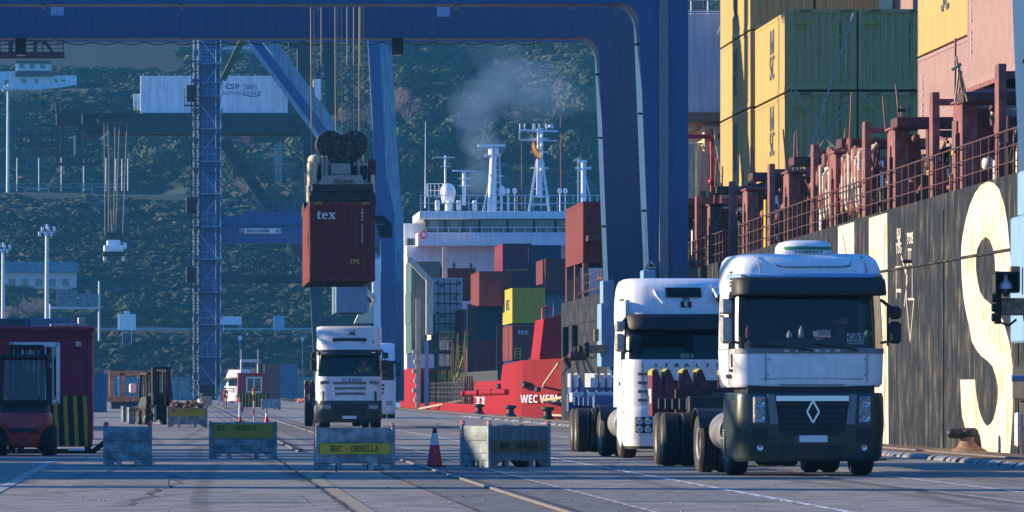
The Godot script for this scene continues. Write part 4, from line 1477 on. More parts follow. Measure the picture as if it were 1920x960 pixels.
	# red lattice boom end at the top of the view
	o = thing("red_lattice_boom", "dark red lattice boom end poking in under the blue beam", "crane", at(0, 105, 330))
	b = mb()
	var q := func(px: float, py: float) -> Vector3: return at(px, py, 330) - at(0, 105, 330)
	b.bar(q.call(-200, 105), q.call(121, 105), 0.28)
	b.bar(q.call(-200, 99), q.call(121, 99), 0.10)
	b.bar(q.call(-200, 60), q.call(60, 60), 0.28)
	for px in [20, 66, -30, -80]: b.bar(q.call(px, 55), q.call(px, 105), 0.24)
	b.bar(q.call(72, 62), q.call(100, 100), 0.18)
	b.bar(q.call(56, 66), q.call(28, 100), 0.16)
	b.bar(q.call(2, 100), q.call(-20, 60), 0.16)
	obj("lattice", b, M.oxide_dark, o)
	b = mb()
	for py in [76, 84, 91]: b.bar(q.call(-10, py), q.call(119, py), 0.04)
	for px in [0, 40, 80, 119]: b.bar(q.call(px, 76), q.call(px, 105), 0.05)
	obj("railing", b, M.dark, o)


func red_ship() -> void:
	var ship := thing("feeder_ship", "red hulled feeder ship with white wheelhouse and masts, berthed beyond the black ship", "ship")
	var plan := [[526, 20.6, 3.3], [512, 19.7, 3.3], [476, 19.6, 3.3], [474, 19.6, 0.5], [382, 19.6, 0.5], [380, 19.6, 2.0], [349, 19.6, 2.05], [347, 19.6, 3.0], [336, 19.65, 3.1], [334.4, 19.74, 3.15], [333.6, 20.0, 3.2], [331.2, 22.2, 3.3], [330, 23.6, 3.5], [328.8, 26.5, 3.7], [328.4, 30.0, 3.8]]
	var b := mb()
	for i in plan.size() - 1:
		var p: Array = plan[i]
		var q: Array = plan[i + 1]
		b.quad(Vector3(p[1], -2.6, -p[0]), Vector3(q[1] + 0.4 * float(q[0] < 335), -2.6, -q[0]), Vector3(q[1], q[2], -q[0]), Vector3(p[1], p[2], -p[0]))
		b.quad(Vector3(p[1], p[2], -p[0]), Vector3(q[1], q[2], -q[0]), Vector3(40, q[2], -q[0]), Vector3(40, p[2], -p[0]))
		b.quad(Vector3(40, p[2], -p[0]), Vector3(40, q[2], -q[0]), Vector3(40, -2.6, -q[0]), Vector3(40, -2.6, -p[0]))
	b.quad(Vector3(30, -2.6, -328.4), Vector3(40, -2.6, -328.4), Vector3(40, 3.8, -328.4), Vector3(30, 3.8, -328.4))
	obj("hull", b, M.ship_red, ship)
	b = mb()
	b.tube(Vector3(19.5, 1.25, -390), Vector3(19.5, 1.35, -341), 0.16, -1, 8)
	for k in 5: b.ball(at(868 + k * 26.0, 738 - k * 1.5, 372 - k * 8), Vector3(0.15, 0.22, 0.5), 8, 6)
	for k in 4: b.bar(Vector3(19.56, 0.6, -392 + k * 3.0), Vector3(19.56, 2.4, -392 + k * 3.0), 0.10)
	obj("rubbing_strake", b, M.ship_red, ship)
	b = mb()
	for p in [[982, 720, 334], [935, 724, 350], [955, 733, 344], [985, 731, 336], [902, 735, 372], [1008, 730, 331.5]]:
		b.box(at(p[0], p[1], p[2] - 0.35), Vector3(0.32, 0.3, 1.3), 0.08)
	b.box(at(983, 722, 333.2), Vector3(0.3, 0.42, 0.5), 0.12)
	many("fairlead", b, M.black, ship)
	var nm := text(ship, "name_lettering", "WEC VERM", 0.46, M.plate, Vector3(21.02, 0.93, -332.35), Vector3(0, -0.74, 0), 0.95)
	text(ship, "name_lettering", "III", 0.5, M.plate, at(906, 752, 368), Vector3(0, -1.3, 0), 4.0)
	# raised forecastle block
	b = mb()
	var poly := PackedVector2Array()
	for p in [[1020, 598], [1062, 588], [1062, 700], [1008, 700]]:
		var v := at(p[0], p[1], 333.8)
		poly.append(Vector2(v.x, v.y))
	b.prism(poly, -342.0, -333.8)
	b.box(at(1034, 690, 337), Vector3(3.2, 0.5, 6), 0.05)
	obj("forecastle", b, M.ship_red, ship)
	b = mb()
	b.pipe([at(1018, 600, 335), at(1018, 578, 335), at(1026, 574, 335), at(1034, 578, 335)], 0.10, 6)
	b.pipe([at(1040, 596, 335), at(1040, 580, 335)], 0.08, 6)
	obj("vent_pipe", b, M.red, ship)
	# low side railing
	b = mb()
	for y in [0.5, 0.85, 1.2, 1.55]:
		b.tube(Vector3(19.7, 0.45 + y, -472), Vector3(19.7, 0.45 + y, -382), 0.035, -1, 5)
	for k in 40: b.tube(Vector3(19.7, 0.4, -472 + k * 2.3), Vector3(19.7, 2.05, -472 + k * 2.3), 0.04, -1, 5)
	b.box(Vector3(21.5, 1.6, -430), Vector3(0.2, 2.4, 90))
	obj("side_railing", b, M.dark, ship)
	b = mb()
	for i in 9:
		var x := 822.0 + i * 6.2
		b.bar(at(x, 722, 455 - i * 5), at(x + (6 if i % 2 else 1), 655 - (i * 13) % 35, 455 - i * 5), 0.10)
		if i % 3 == 0:
			for k in 9: b.bar(at(x, 715 - k * 8, 455 - i * 5), at(x + 10, 715 - k * 8, 455 - i * 5), 0.06)
	for y in [634, 622]: b.bar(at(826, y, 450), at(850, y, 450), 0.09)
	for k in 5: b.bar(at(824 + k * 6, 652, 450), at(824 + k * 6, 618, 450), 0.07)
	b.bar(at(845, 742, 440), at(872, 660, 430), 0.12)
	b.bar(at(966, 652, 418), at(966, 672, 418), 0.08); b.bar(at(976, 652, 418), at(976, 672, 418), 0.08)
	for k in 4: b.bar(at(966, 653 + k * 6, 418), at(976, 653 + k * 6, 418), 0.06)
	b.bar(at(992, 680, 418), at(1006, 668, 418), 0.4)
	stuff(obj("access_ladder", b, M.yellow, ship))
	b = mb()
	for p in [[880, 570, 725, 433], [887, 572, 725, 433], [818, 625, 730, 460], [846, 640, 735, 452], [935, 610, 700, 425], [870, 700, 705, 436], [812, 590, 640, 468]]:
		b.bar(at(p[0], p[1], p[3]), at(p[0], p[2], p[3]), 0.32)
	for p in [[880, 940, 578], [818, 850, 690], [818, 850, 660], [850, 890, 700], [880, 900, 640]]:
		b.bar(at(p[0], p[2], 437), at(p[1], p[2], 437), 0.3)
	many("cell_guide", b, M.black, ship)
	b = mb()
	b.bar(at(770, 489, 400), at(806, 527, 400), 0.42, 0.42, 0.03)
	b.bar(at(805, 524, 400), at(805, 628, 400), 0.5, 0.5, 0.03)
	b.box(at(768, 487, 400), Vector3(0.4, 0.4, 0.4), 0.05)
	b.bar(at(834, 463, 480), at(834, 560, 480), 0.4)
	b.bar(at(784, 560, 440), at(784, 766, 440), 0.36)
	for k in 6: b.box(at(779 + (k % 2) * 3, 660 + k * 18, 439), Vector3(0.5, 0.35, 0.4), 0.04)
	many("davit_post", b, M.cream, ship)
	b = mb()
	b.bar(at(800, 640, 440), at(800, 764, 440), 0.3)
	obj("gangway_post", b, M.crane_light, ship)
	# wheelhouse and accommodation, white
	var d := 500.0
	var c := func(px: float, py: float, dd := 500.0) -> Vector3: return at(px, py, dd)
	var slab := func(mesh: MB, l: float, r: float, t: float, bt: float, z0: float, z1: float) -> void:
		var p: Vector3 = c.call(l, bt, z1)
		var q: Vector3 = c.call(r, t, z1)
		mesh.box(Vector3((p.x + q.x) / 2, (p.y + q.y) / 2, -(z0 + z1) / 2), Vector3(q.x - p.x, q.y - p.y, z0 - z1), 0.04)
	b = mb()
	slab.call(b, 762, 1200, 460, 760, 512.0, 500.0)
	slab.call(b, 757, 800, 419, 470, 512.0, 502.0)
	slab.call(b, 783, 1200, 436, 461, 512.0, 497.5)
	slab.call(b, 786, 1200, 396, 410, 512.0, 498.0)
	obj("accommodation_block", b, M.white_ship, ship)
	b = mb()
	slab.call(b, 800, 1200, 409, 437, 510.0, 500.2)
	slab.call(b, 764, 782, 447, 461, 510.0, 501.8)
	for px in [792, 825, 851, 883, 1044, 1056]: slab.call(b, px - 3, px + 3, 493, 503, 505.0, 499.97)
	for px in [1046]: slab.call(b, px - 4, px + 4, 470, 484, 505.0, 499.97)
	many("window", b, M.pane, ship)
	b = mb()
	for px in [814, 852, 882]: slab.call(b, px - 9, px + 9, 413, 431, 502.0, 500.15)
	many("lit_pane", b, M.box_steel, ship)  # paler sheets put the light on three panes into the colour
	b = mb()
	for px in [797, 833, 867, 897, 950, 1000, 1040]: slab.call(b, px, px + 4, 409, 437, 503.0, 499.9)
	many("window_pillar", b, M.black, ship)
	b = mb()
	railing(b, c.call(789, 396, 498), c.call(1150, 396, 498), 24, 0.06, 1.4)
	railing(b, c.call(800, 450, 497), c.call(1150, 450, 497), 17, 0.05, 1.1)
	railing(b, c.call(800, 370, 501), c.call(838, 370, 501), 5, 0.05, 1.2)
	obj("bridge_railing", b, M.white_ship, ship)
	b = mb()
	b.lathe([Vector2(0.5, -0.9), Vector2(0.6, -0.4), Vector2(0.68, 0.1), Vector2(0.6, 0.5), Vector2(0.35, 0.78), Vector2(0.0, 0.86)], 16, c.call(840, 362))
	b.tube(c.call(840, 395), c.call(840, 378), 0.3, -1, 10)
	obj("radome", b, M.white_ship, ship)
	b = mb()
	b.tube(c.call(922, 396), c.call(925, 285), 0.42, 0.28, 12)
	b.tube(c.call(925, 290), c.call(925, 278), 0.45, -1, 12)
	b.bar(c.call(896, 273), c.call(947, 273), 0.28, 0.22, 0.03)
	b.bar(c.call(909, 291), c.call(939, 291), 0.25)
	b.bar(c.call(905, 396), c.call(921, 325), 0.14); b.bar(c.call(940, 396), c.call(936, 290), 0.12)
	for k in 8: b.bar(c.call(926, 390 - k * 12), c.call(937, 390 - k * 12), 0.07)
	b.bar(c.call(934, 330), c.call(944, 330), 0.1)
	obj("radar_mast", b, M.white_ship, ship)
	b = mb()
	b.bar(c.call(1011, 368), c.call(1013, 240), 0.55, 0.5, 0.04)
	b.bar(c.call(992, 396), c.call(1007, 300), 0.2); b.bar(c.call(1030, 396), c.call(1017, 300), 0.2)
	for k in 6: b.bar(c.call(994 + k * 2.3, 384 - k * 15), c.call(1028 - k * 2, 384 - k * 15), 0.1)
	b.bar(c.call(974, 244), c.call(1046, 246), 0.16); b.bar(c.call(974, 262), c.call(1046, 264), 0.10)
	b.bar(c.call(974, 244), c.call(974, 262), 0.1)
	for px in [975, 984, 1000, 1003, 1011, 1012, 1024]: b.tube(c.call(px, 244), c.call(px, 232), 0.05, -1, 5)
	b.lathe([Vector2(0.28, 0), Vector2(0.32, 0.1), Vector2(0.2, 0.25), Vector2(0, 0.3)], 10, c.call(1032, 240))
	for py in [260, 285, 315]: b.bar(c.call(995, py), c.call(1028, py), 0.12)
	for py in [255, 272, 290, 318]: b.ball(c.call(1016, py, 499.5), Vector3.ONE * 0.16, 6, 4)
	obj("signal_mast", b, M.white_ship, ship)
	b = mb()
	b.tube(c.call(1094, 380), c.call(1094, 305), 0.25, -1, 10)
	b.bar(c.call(1080, 315), c.call(1109, 315), 0.2); b.bar(c.call(1084, 302), c.call(1100, 302), 0.2)
	b.bar(c.call(1080, 340), c.call(1094, 340), 0.1); b.bar(c.call(1084, 380), c.call(1084, 295), 0.1)
	b.bar(c.call(1108, 380), c.call(1098, 330), 0.1)
	b.tube(c.call(835, 372), c.call(835, 292), 0.10, -1, 6); b.bar(c.call(817, 295), c.call(853, 295), 0.09); b.bar(c.call(826, 312), c.call(844, 312), 0.07)
	b.tube(c.call(870, 385), c.call(870, 322), 0.16, -1, 8); b.bar(c.call(848, 320), c.call(892, 321), 0.14)
	b.bar(c.call(860, 335), c.call(883, 335), 0.1); b.bar(c.call(860, 348), c.call(880, 348), 0.1)
	b.tube(c.call(797, 390), c.call(798, 228), 0.06, 0.03, 6)
	b.tube(c.call(802, 368), c.call(802, 345), 0.06, -1, 6)
	for px in [952, 965, 1050, 1060]:
		b.tube(c.call(px, 396), c.call(px, 362), 0.06, -1, 6)
		b.ball(c.call(px, 358), Vector3(0.2, 0.25, 0.2), 8, 5)
	for px in [820, 843, 860, 890]: b.box(c.call(px, 385, 499), Vector3(0.4, 0.9, 0.4), 0.08)
	b.lathe([Vector2(0.3, 0), Vector2(0.3, 0.5), Vector2(0.15, 0.75), Vector2(0, 0.8)], 10, c.call(941, 365))
	b.tube(c.call(941, 396), c.call(941, 365), 0.08, -1, 6)
	many("antenna_mast", b, M.white_ship, ship)
	b = mb()
	b.tube(c.call(978, 392), c.call(978, 235), 0.03, -1, 5)
	b.tube(c.call(1052, 392), c.call(1051, 215), 0.04, -1, 5)
	many("whip_antenna", b, M.red, ship)
	b = mb()
	var fl := [Vector2(1000, 260), Vector2(1005, 276), Vector2(1014, 284)]
	for k in 3:
		b.col = [Color(0.45, 0.02, 0.03), Color(0.62, 0.42, 0.02), Color(0.45, 0.02, 0.03)][k]
		var t0: float = [0.0, 4.0, 13.0][k]
		var t1: float = [4.0, 13.0, 17.0][k]
		for i in 2:
			var p: Vector2 = fl[i]
			var q: Vector2 = fl[i + 1]
			b.quad(c.call(p.x - t1 * 0.25, p.y + t1, 499.0), c.call(q.x - t1 * 0.2, q.y + t1, 498.8), c.call(q.x - t0 * 0.2, q.y + t0, 498.8), c.call(p.x - t0 * 0.25, p.y + t0, 499.0))
	M.flag = mat(1, 1, 1, 0.9, 0, null, Vector3.ONE, true)
	obj("flag", b, M.flag, ship)
	b = mb()
	var ringc: Vector3 = c.call(794, 440, 497.2)
	for i in 14:
		b.tube(ringc + Vector3(cos(TAU * i / 14), sin(TAU * i / 14), 0) * 0.3, ringc + Vector3(cos(TAU * (i + 1) / 14), sin(TAU * (i + 1) / 14), 0) * 0.3, 0.09, -1, 6)
	obj("lifebuoy", b, M.pink_red, ship)
	# its cargo
	var lot := [
		["yellow container stacked on a red lettered one aboard the feeder ship", M.box_yellow, 960.0, 606.0, 420.0],
		["red container with white lettering under the yellow one on the feeder ship", M.box_red, 960.0, 676.0, 420.0],
		["rust red container beside and above the yellow one on the feeder ship", M.box_red, 898.0, 573.0, 430.0],
		["magenta container topmost in front of the white wheelhouse", M.box_magenta, 942.0, 515.0, 474.0],
		["magenta container carrying the topmost one of its colour", M.box_magenta, 940.0, 570.0, 474.0],
		["dark blue container topmost, next to the magenta one", M.box_navy, 997.0, 518.0, 474.0],
		["steel blue container under the topmost dark blue one", M.box_navy, 997.0, 574.0, 474.0],
		["rust red container on a white one between wheelhouse and stern stack", M.box_red, 1023.0, 546.0, 450.0],
		["white sided container coloured steel blue for its shaded end, behind the red bow ventilators", M.box_steel, 1037.0, 606.0, 452.0],  # steel blue holds the shade on a white box
		["pale reefer container with door rods, upper of two", M.box_grey, 812.0, 580.0, 470.0],
		["pale reefer container, lower of two beside the yellow ladders", M.box_grey, 812.0, 636.0, 470.0],
		["teal grey container, top of the stack beside the white davit", M.box_teal, 771.0, 548.0, 482.0],
		["teal grey container, middle of the stack beside the white davit", M.box_teal, 770.0, 605.0, 482.0],
		["teal grey container, bottom of the stack beside the white davit", M.box_teal, 771.0, 662.0, 482.0],
		["dark red container behind the white mast, nearer the davit", M.box_magenta, 784.0, 558.0, 484.0],
		["bright red container behind the white mast, farther from the davit", M.box_red, 838.0, 560.0, 484.0],
		["navy container in the shadowed stack under the rust red one", M.box_navy, 885.0, 640.0, 436.0],
		["dark red container at the foot of the shadowed stack", M.box_magenta, 885.0, 702.0, 436.0],
		["pink lit red container between the reefers and the shadowed stack", M.box_red, 862.0, 640.0, 462.0],
		["pink lit red container at deck level beside the yellow ladders", M.box_red, 862.0, 698.0, 462.0],
	]
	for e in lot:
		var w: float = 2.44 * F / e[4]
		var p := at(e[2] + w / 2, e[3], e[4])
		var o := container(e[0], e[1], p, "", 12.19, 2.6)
		if e[0].begins_with("red container with"): text(o, "tex_lettering", "tex", 0.34, M.plate, Vector3(-0.4, 2.1, 0.004), Vector3.ZERO, 1.0, true)
		if e[0].begins_with("yellow"):
			text(o, "side_lettering", "MSC", 0.8, M.logo_blue, Vector3(-1.222, 1.4, -5.5), Vector3(0, -PI / 2, 0), 2.2)
		if e[0].begins_with("magenta container topmost"):
			var bd := mb()
			bd.box(Vector3(0, 0.4, 0.0), Vector3(1.9, 0.06, 0.02))
			obj("stripe", bd, M.yellow_dull, o)
			codes(o, 2.6, M.plate)
		if e[0].begins_with("pale reefer"):
			var bd := mb()
			for x in [-0.75, -0.25, 0.2, 0.75]: bd.tube(Vector3(x, 0.2, 0.06), Vector3(x, 2.4, 0.06), 0.035, -1, 6)
			for y in [0.5, 1.3, 2.1]: bd.box(Vector3(0, y, 0.03), Vector3(2.1, 0.08, 0.05))
			many("door_rod", bd, M.black, o)
			bd = mb()
			bd.prism(PackedVector2Array([Vector2(0.55, 1.1), Vector2(0.85, 1.1), Vector2(0.7, 1.4)]), 0.05, 0.07)
			obj("hazard_label", bd, M.yellow, o)
			bd = mb()
			for p2 in [[-0.9, 2.2], [0.95, 2.2], [-0.5, 1.95], [0.6, 0.9]]: bd.box(Vector3(p2[0], p2[1], 0.05), Vector3(0.22, 0.2, 0.02))
			many("maker_label", bd, M.csp_blue, o)
	# mooring lines and bollards
	for r in [
		[[[785, 767, 440], [860, 752, 420], [940, 730, 350]], "thick cream mooring line rising from the quay to the red bow's middle fairlead", 0.09],
		[[[902, 770, 402], [960, 762, 370], [1008, 752, 335], [1060, 745, 320]], "thick mooring line running low across the white ship's name", 0.09],
		[[[955, 771, 395], [1010, 765, 350], [1062, 744, 320]], "paired mooring line from the middle bollard to the red bow", 0.08],
		[[[1020, 772, 360], [1004, 765, 350], [1020, 720, 330], [1048, 680, 312]], "slack mooring line with a knot hanging from the black stern", 0.07],
		[[[905, 772, 400], [985, 776, 380], [1066, 780, 300]], "mooring line lying along the coping beside the red bow", 0.07]]:
		var pts := []
		for k in r[0].size() - 1:
			var p: Array = r[0][k]
			var q: Array = r[0][k + 1]
			for i in 5:
				var t := i / 5.0
				pts.append(at(lerpf(p[0], q[0], t), lerpf(p[1], q[1], t), lerpf(p[2], q[2], t)))
		var l: Array = r[0][r[0].size() - 1]
		pts.append(at(l[0], l[1], l[2]))
		var rb := mb()
		rb.pipe(pts, r[2], 7)
		tag(obj("mooring_line", rb, M.rope), r[1], "rope", "")
	var bo := mb()
	bo.lathe([Vector2(0.45, 0), Vector2(0.4, 0.1), Vector2(0.26, 0.25), Vector2(0.24, 0.5), Vector2(0.42, 0.62), Vector2(0.42, 0.75), Vector2(0.0, 0.8)], 14)
	for k in 3:
		var o := obj("mooring_bollard", bo, M.black)
		o.scale = Vector3.ONE * 0.8
		o.position = [Vector3(17.9, 0, -342), Vector3(17.9, 0, -309.5), Vector3(17.9, 0, -278)][k]
		tag(o, ["black quay bollard farthest along, by the red hull's low deck", "black quay bollard midway along the red bow", "black quay bollard with ropes knotted on it beside the black stern"][k], "bollard", "round bollards on the coping")
	# exhaust drifting off the ship
	var puffs := [[893, 347, 1.6, 1.3, 0.11], [903, 340, 1.5, 1.1, 0.09], [918, 332, 1.3, 0.9, 0.05]]
	for i in 26:
		var u := i / 25.0
		var cp := Vector2(lerpf(886, 945, u * u) + 16 * sin(u * 9.0), lerpf(335, 105, u))
		puffs.append([cp.x + rng.randf_range(-16, 34) * (0.15 + 1.1 * u), cp.y + rng.randf_range(-16, 16), rng.randf_range(1.1, 2.4) * (0.75 + 0.9 * u), rng.randf_range(0.9, 1.8) * (0.8 + 0.6 * u), lerpf(0.05, 0.020, u)])
	for i in 7: puffs.append([rng.randf_range(960, 1050), rng.randf_range(140, 205), rng.randf_range(3.5, 5.5), rng.randf_range(1.5, 2.4), 0.012])
	for v in puffs:
		var fv := FogVolume.new()
		fv.name = numbered("exhaust_smoke")
		fv.shape = RenderingServer.FOG_VOLUME_SHAPE_ELLIPSOID
		fv.size = Vector3(v[2] * 2, v[3] * 2, v[2] * 2)
		fv.position = at(v[0], v[1], 530)
		var fm := FogMaterial.new()
		fm.albedo = Color(0.66, 0.82, 0.98)
		fm.density = v[4] * 0.52
		fm.edge_fade = 0.6
		fv.material = fm
		add_child(fv)
		stuff(tag(fv, "thin pale exhaust smoke drifting up from the feeder ship's stack", "smoke", "exhaust smoke"))


func ring(y: float, w: float, zf: float, zb: float, r: float, bulge := 0.0) -> PackedVector3Array:
	var h := w / 2
	var p := PackedVector3Array()
	p.append(Vector3(-h, y, zb)); p.append(Vector3(-h, y, lerpf(zb, zf - r, 0.62))); p.append(Vector3(-h, y, zf - r))
	for a in [30.0, 60.0]:
		p.append(Vector3(-h + r * (1 - cos(deg_to_rad(a))), y, zf - r + r * sin(deg_to_rad(a))))
	p.append(Vector3(-h + r, y, zf))
	for f in [-0.5, 0.0, 0.5]: p.append(Vector3(f * 2 * (h - r) * 0.5 * 2 * 0.5, y, zf + bulge * (1 - 4 * f * f * 0.25 * 4 * 0.25)))
	p.append(Vector3(h - r, y, zf))
	for a in [60.0, 30.0]:
		p.append(Vector3(h - r * (1 - cos(deg_to_rad(a))), y, zf - r + r * sin(deg_to_rad(a))))
	p.append(Vector3(h, y, zf - r)); p.append(Vector3(h, y, lerpf(zb, zf - r, 0.62))); p.append(Vector3(h, y, zb))
	return p


func loft(b: MB, rings: Array, segs: Array) -> void:
	var nr := rings.size()
	var np: int = rings[0].size()
	var nrm := func(i: int, j: int) -> Vector3:
		var a: Vector3 = rings[i][maxi(j - 1, 0)]
		var c: Vector3 = rings[i][mini(j + 1, np - 1)]
		var d: Vector3 = rings[maxi(i - 1, 0)][j]
		var e: Vector3 = rings[mini(i + 1, nr - 1)][j]
		return (c - a).cross(e - d).normalized()
	for i in nr - 1:
		for j in segs:
			if j == np - 1:
				b.quad(rings[i][j], rings[i][0], rings[i + 1][0], rings[i + 1][j])
			else:
				b.quadn(rings[i][j], rings[i][j + 1], rings[i + 1][j + 1], rings[i + 1][j], nrm.call(i, j), nrm.call(i, j + 1), nrm.call(i + 1, j + 1), nrm.call(i + 1, j))


func cap(b: MB, r: PackedVector3Array, up := true) -> void:
	var c := Vector3.ZERO
	for p in r: c += p
	c /= r.size()
	for i in r.size():
		if up: b.tri(r[i], r[(i + 1) % r.size()], c)
		else: b.tri(r[(i + 1) % r.size()], r[i], c)


const ALL := [0, 1, 2, 3, 4, 5, 6, 7, 8, 9, 10, 11, 12, 13, 14]
const SCREEN := [3, 4, 5, 6, 7, 8, 9, 10]
const PILLARS := [2, 11, 14]


func glass_band(o: Node3D, rs: Array) -> void:
	for k in [2, 11]:
		var b := mb()
		loft(b, rs, [k])
		obj("window_pillar", b, M.white, o)
	var r := mb()
	loft(r, rs, [13, 14, 0])
	obj("rear_wall", r, M.white, o)
	for k in [1, 12]:
		var b := mb()
		loft(b, rs, [k])
		obj("side_window", b, M.glass, o)


func wheel(root: Node3D, x: float, z: float, r := 0.5, w := 0.32, front := false) -> void:
	var key := "wheel%.2f%.2f%s" % [r, w, front]
	if not mesh_cache.has(key):
		var b := mb()
		var hx := w / 2
		b.lathe([Vector2(r * 0.56, -hx * 0.85), Vector2(r * 0.72, -hx), Vector2(r * 0.93, -hx), Vector2(r - 0.012, -hx * 0.74), Vector2(r - 0.012, hx * 0.74), Vector2(r * 0.93, hx), Vector2(r * 0.72, hx), Vector2(r * 0.56, hx * 0.85)], 28, Vector3.ZERO, Basis(Vector3(0, 0, 1), PI / 2))
		var t := mb()
		for k in 5:
			var a := -hx * 0.72 + k * hx * 1.44 / 5.0
			var c := a + hx * 1.44 / 5.0
			t.lathe([Vector2(r - 0.015, a), Vector2(r, a + 0.008), Vector2(r, c - 0.008), Vector2(r - 0.015, c)], 28, Vector3.ZERO, Basis(Vector3(0, 0, 1), PI / 2))
		var m := mb()
		var s := 1.0
		m.lathe([Vector2(0.0, -hx * 0.5), Vector2(r * 0.2, -hx * 0.62), Vector2(r * 0.26, -hx * 0.3), Vector2(r * 0.46, -hx * 0.1), Vector2(r * 0.5, -hx * 0.7), Vector2(r * 0.57, -hx * 0.88)], 24, Vector3.ZERO, Basis(Vector3(0, 0, 1), PI / 2))
		m.lathe([Vector2(r * 0.57, hx * 0.88), Vector2(r * 0.5, hx * 0.7), Vector2(r * 0.46, hx * 0.1), Vector2(r * 0.26, hx * 0.3), Vector2(r * 0.2, hx * 0.62), Vector2(0.0, hx * 0.5)], 24, Vector3.ZERO, Basis(Vector3(0, 0, 1), PI / 2))
		for k in 10:
			for sx in [-1.0, 1.0]:
				m.tube(Vector3(sx * hx * 0.1, sin(TAU * k / 10) * r * 0.34, cos(TAU * k / 10) * r * 0.34), Vector3(sx * hx * 0.42, sin(TAU * k / 10) * r * 0.34, cos(TAU * k / 10) * r * 0.34), 0.022, -1, 6)
		mesh_cache[key] = [b.made(), t.made(), m.made()]
	var o := Node3D.new()
	o.name = "wheel"
	var k := 0
	while root.has_node(NodePath(o.name)):
		k += 1
		o.name = "wheel_%03d" % k
	root.add_child(o, true)
	o.position = Vector3(x, r, z)
	obj("tyre", mesh_cache[key][0], M.tyre_side, o)
	obj("tread", mesh_cache[key][1], M.rubber, o)
	obj("rim", mesh_cache[key][2], M.grey, o)


func mirror(root: Node3D, sx: float, y0: float, y1: float, z: float, x: float, m: Material) -> void:
	var b := mb()
	var h := y1 - y0
	b.box(Vector3(sx * x, y0 + h * 0.30, z), Vector3(0.2, h * 0.58, 0.12), 0.045)
	b.box(Vector3(sx * x, y0 + h * 0.82, z), Vector3(0.2, h * 0.34, 0.13), 0.045)
	var o := obj("mirror", b, m, root)
	b = mb()
	b.bar(Vector3(sx * (x - 0.08), y1 - 0.02, z), Vector3(sx * 1.18, y1 + 0.10, z - 0.1), 0.045)
	b.bar(Vector3(sx * (x - 0.08), y0 + 0.05, z), Vector3(sx * 1.18, y0 + 0.02, z - 0.1), 0.04)
	b.bar(Vector3(sx * (x - 0.12), y0 - 0.03, z), Vector3(sx * (x - 0.12), y1 + 0.03, z), 0.035)
	obj("mirror_arm", b, M.black, o)


func cab_inside(root: Node3D, y0: float, y1: float, zf: float, zb: float, driver := true) -> void:
	var b := mb()
	b.box(Vector3(0, (y0 + y1) / 2, zb + 0.05), Vector3(2.2, y1 - y0 + 0.7, 0.06))
	b.box(Vector3(0, y1 + 0.30, (zf + zb) / 2 - 0.15), Vector3(2.2, 0.05, zf - zb - 0.4))
	b.box(Vector3(0, y0 - 0.45, (zf + zb) / 2 - 0.1), Vector3(2.24, 0.1, zf - zb - 0.25))
	for sx in [-1.0, 1.0]: b.box(Vector3(sx * 1.08, y0 - 0.2, (zf + zb) / 2 - 0.1), Vector3(0.05, 0.55, zf - zb - 0.45))
	obj("cab_lining", b, M.dark, root)
	b = mb()
	b.box(Vector3(0, y0 - 0.12, zf - 0.34), Vector3(2.1, 0.28, 0.42), 0.06)
	b.box(Vector3(0.55, y0 + 0.03, zf - 0.42), Vector3(0.75, 0.18, 0.3), 0.06)
	obj("dashboard", b, M.seat, root)
	for sx in [-0.58, 0.58]:
		b = mb()
		b.box(Vector3(sx, y0 - 0.18, zf - 1.05), Vector3(0.5, 0.2, 0.5), 0.07)
		b.box(Vector3(sx, y0 + 0.22, zf - 1.33), Vector3(0.48, 0.75, 0.16), 0.07)
		b.box(Vector3(sx, y0 + 0.70, zf - 1.34), Vector3(0.28, 0.2, 0.12), 0.05)
		obj("seat", b, M.seat, root)
	b = mb()
	var cc := Vector3(0.58, y0 + 0.10, zf - 0.62)
	for i in 16:
		var a := Vector3(cos(TAU * i / 16), sin(TAU * i / 16) * 0.8, -sin(TAU * i / 16) * 0.45) * 0.23
		var e := Vector3(cos(TAU * (i + 1) / 16), sin(TAU * (i + 1) / 16) * 0.8, -sin(TAU * (i + 1) / 16) * 0.45) * 0.23
		b.tube(cc + a, cc + e, 0.016, -1, 6)
	b.bar(cc - Vector3(0.2, 0, 0), cc + Vector3(0.2, 0, 0), 0.03)
	b.bar(cc, cc + Vector3(0, -0.25, 0.2), 0.05)
	obj("steering_wheel", b, M.black, root)


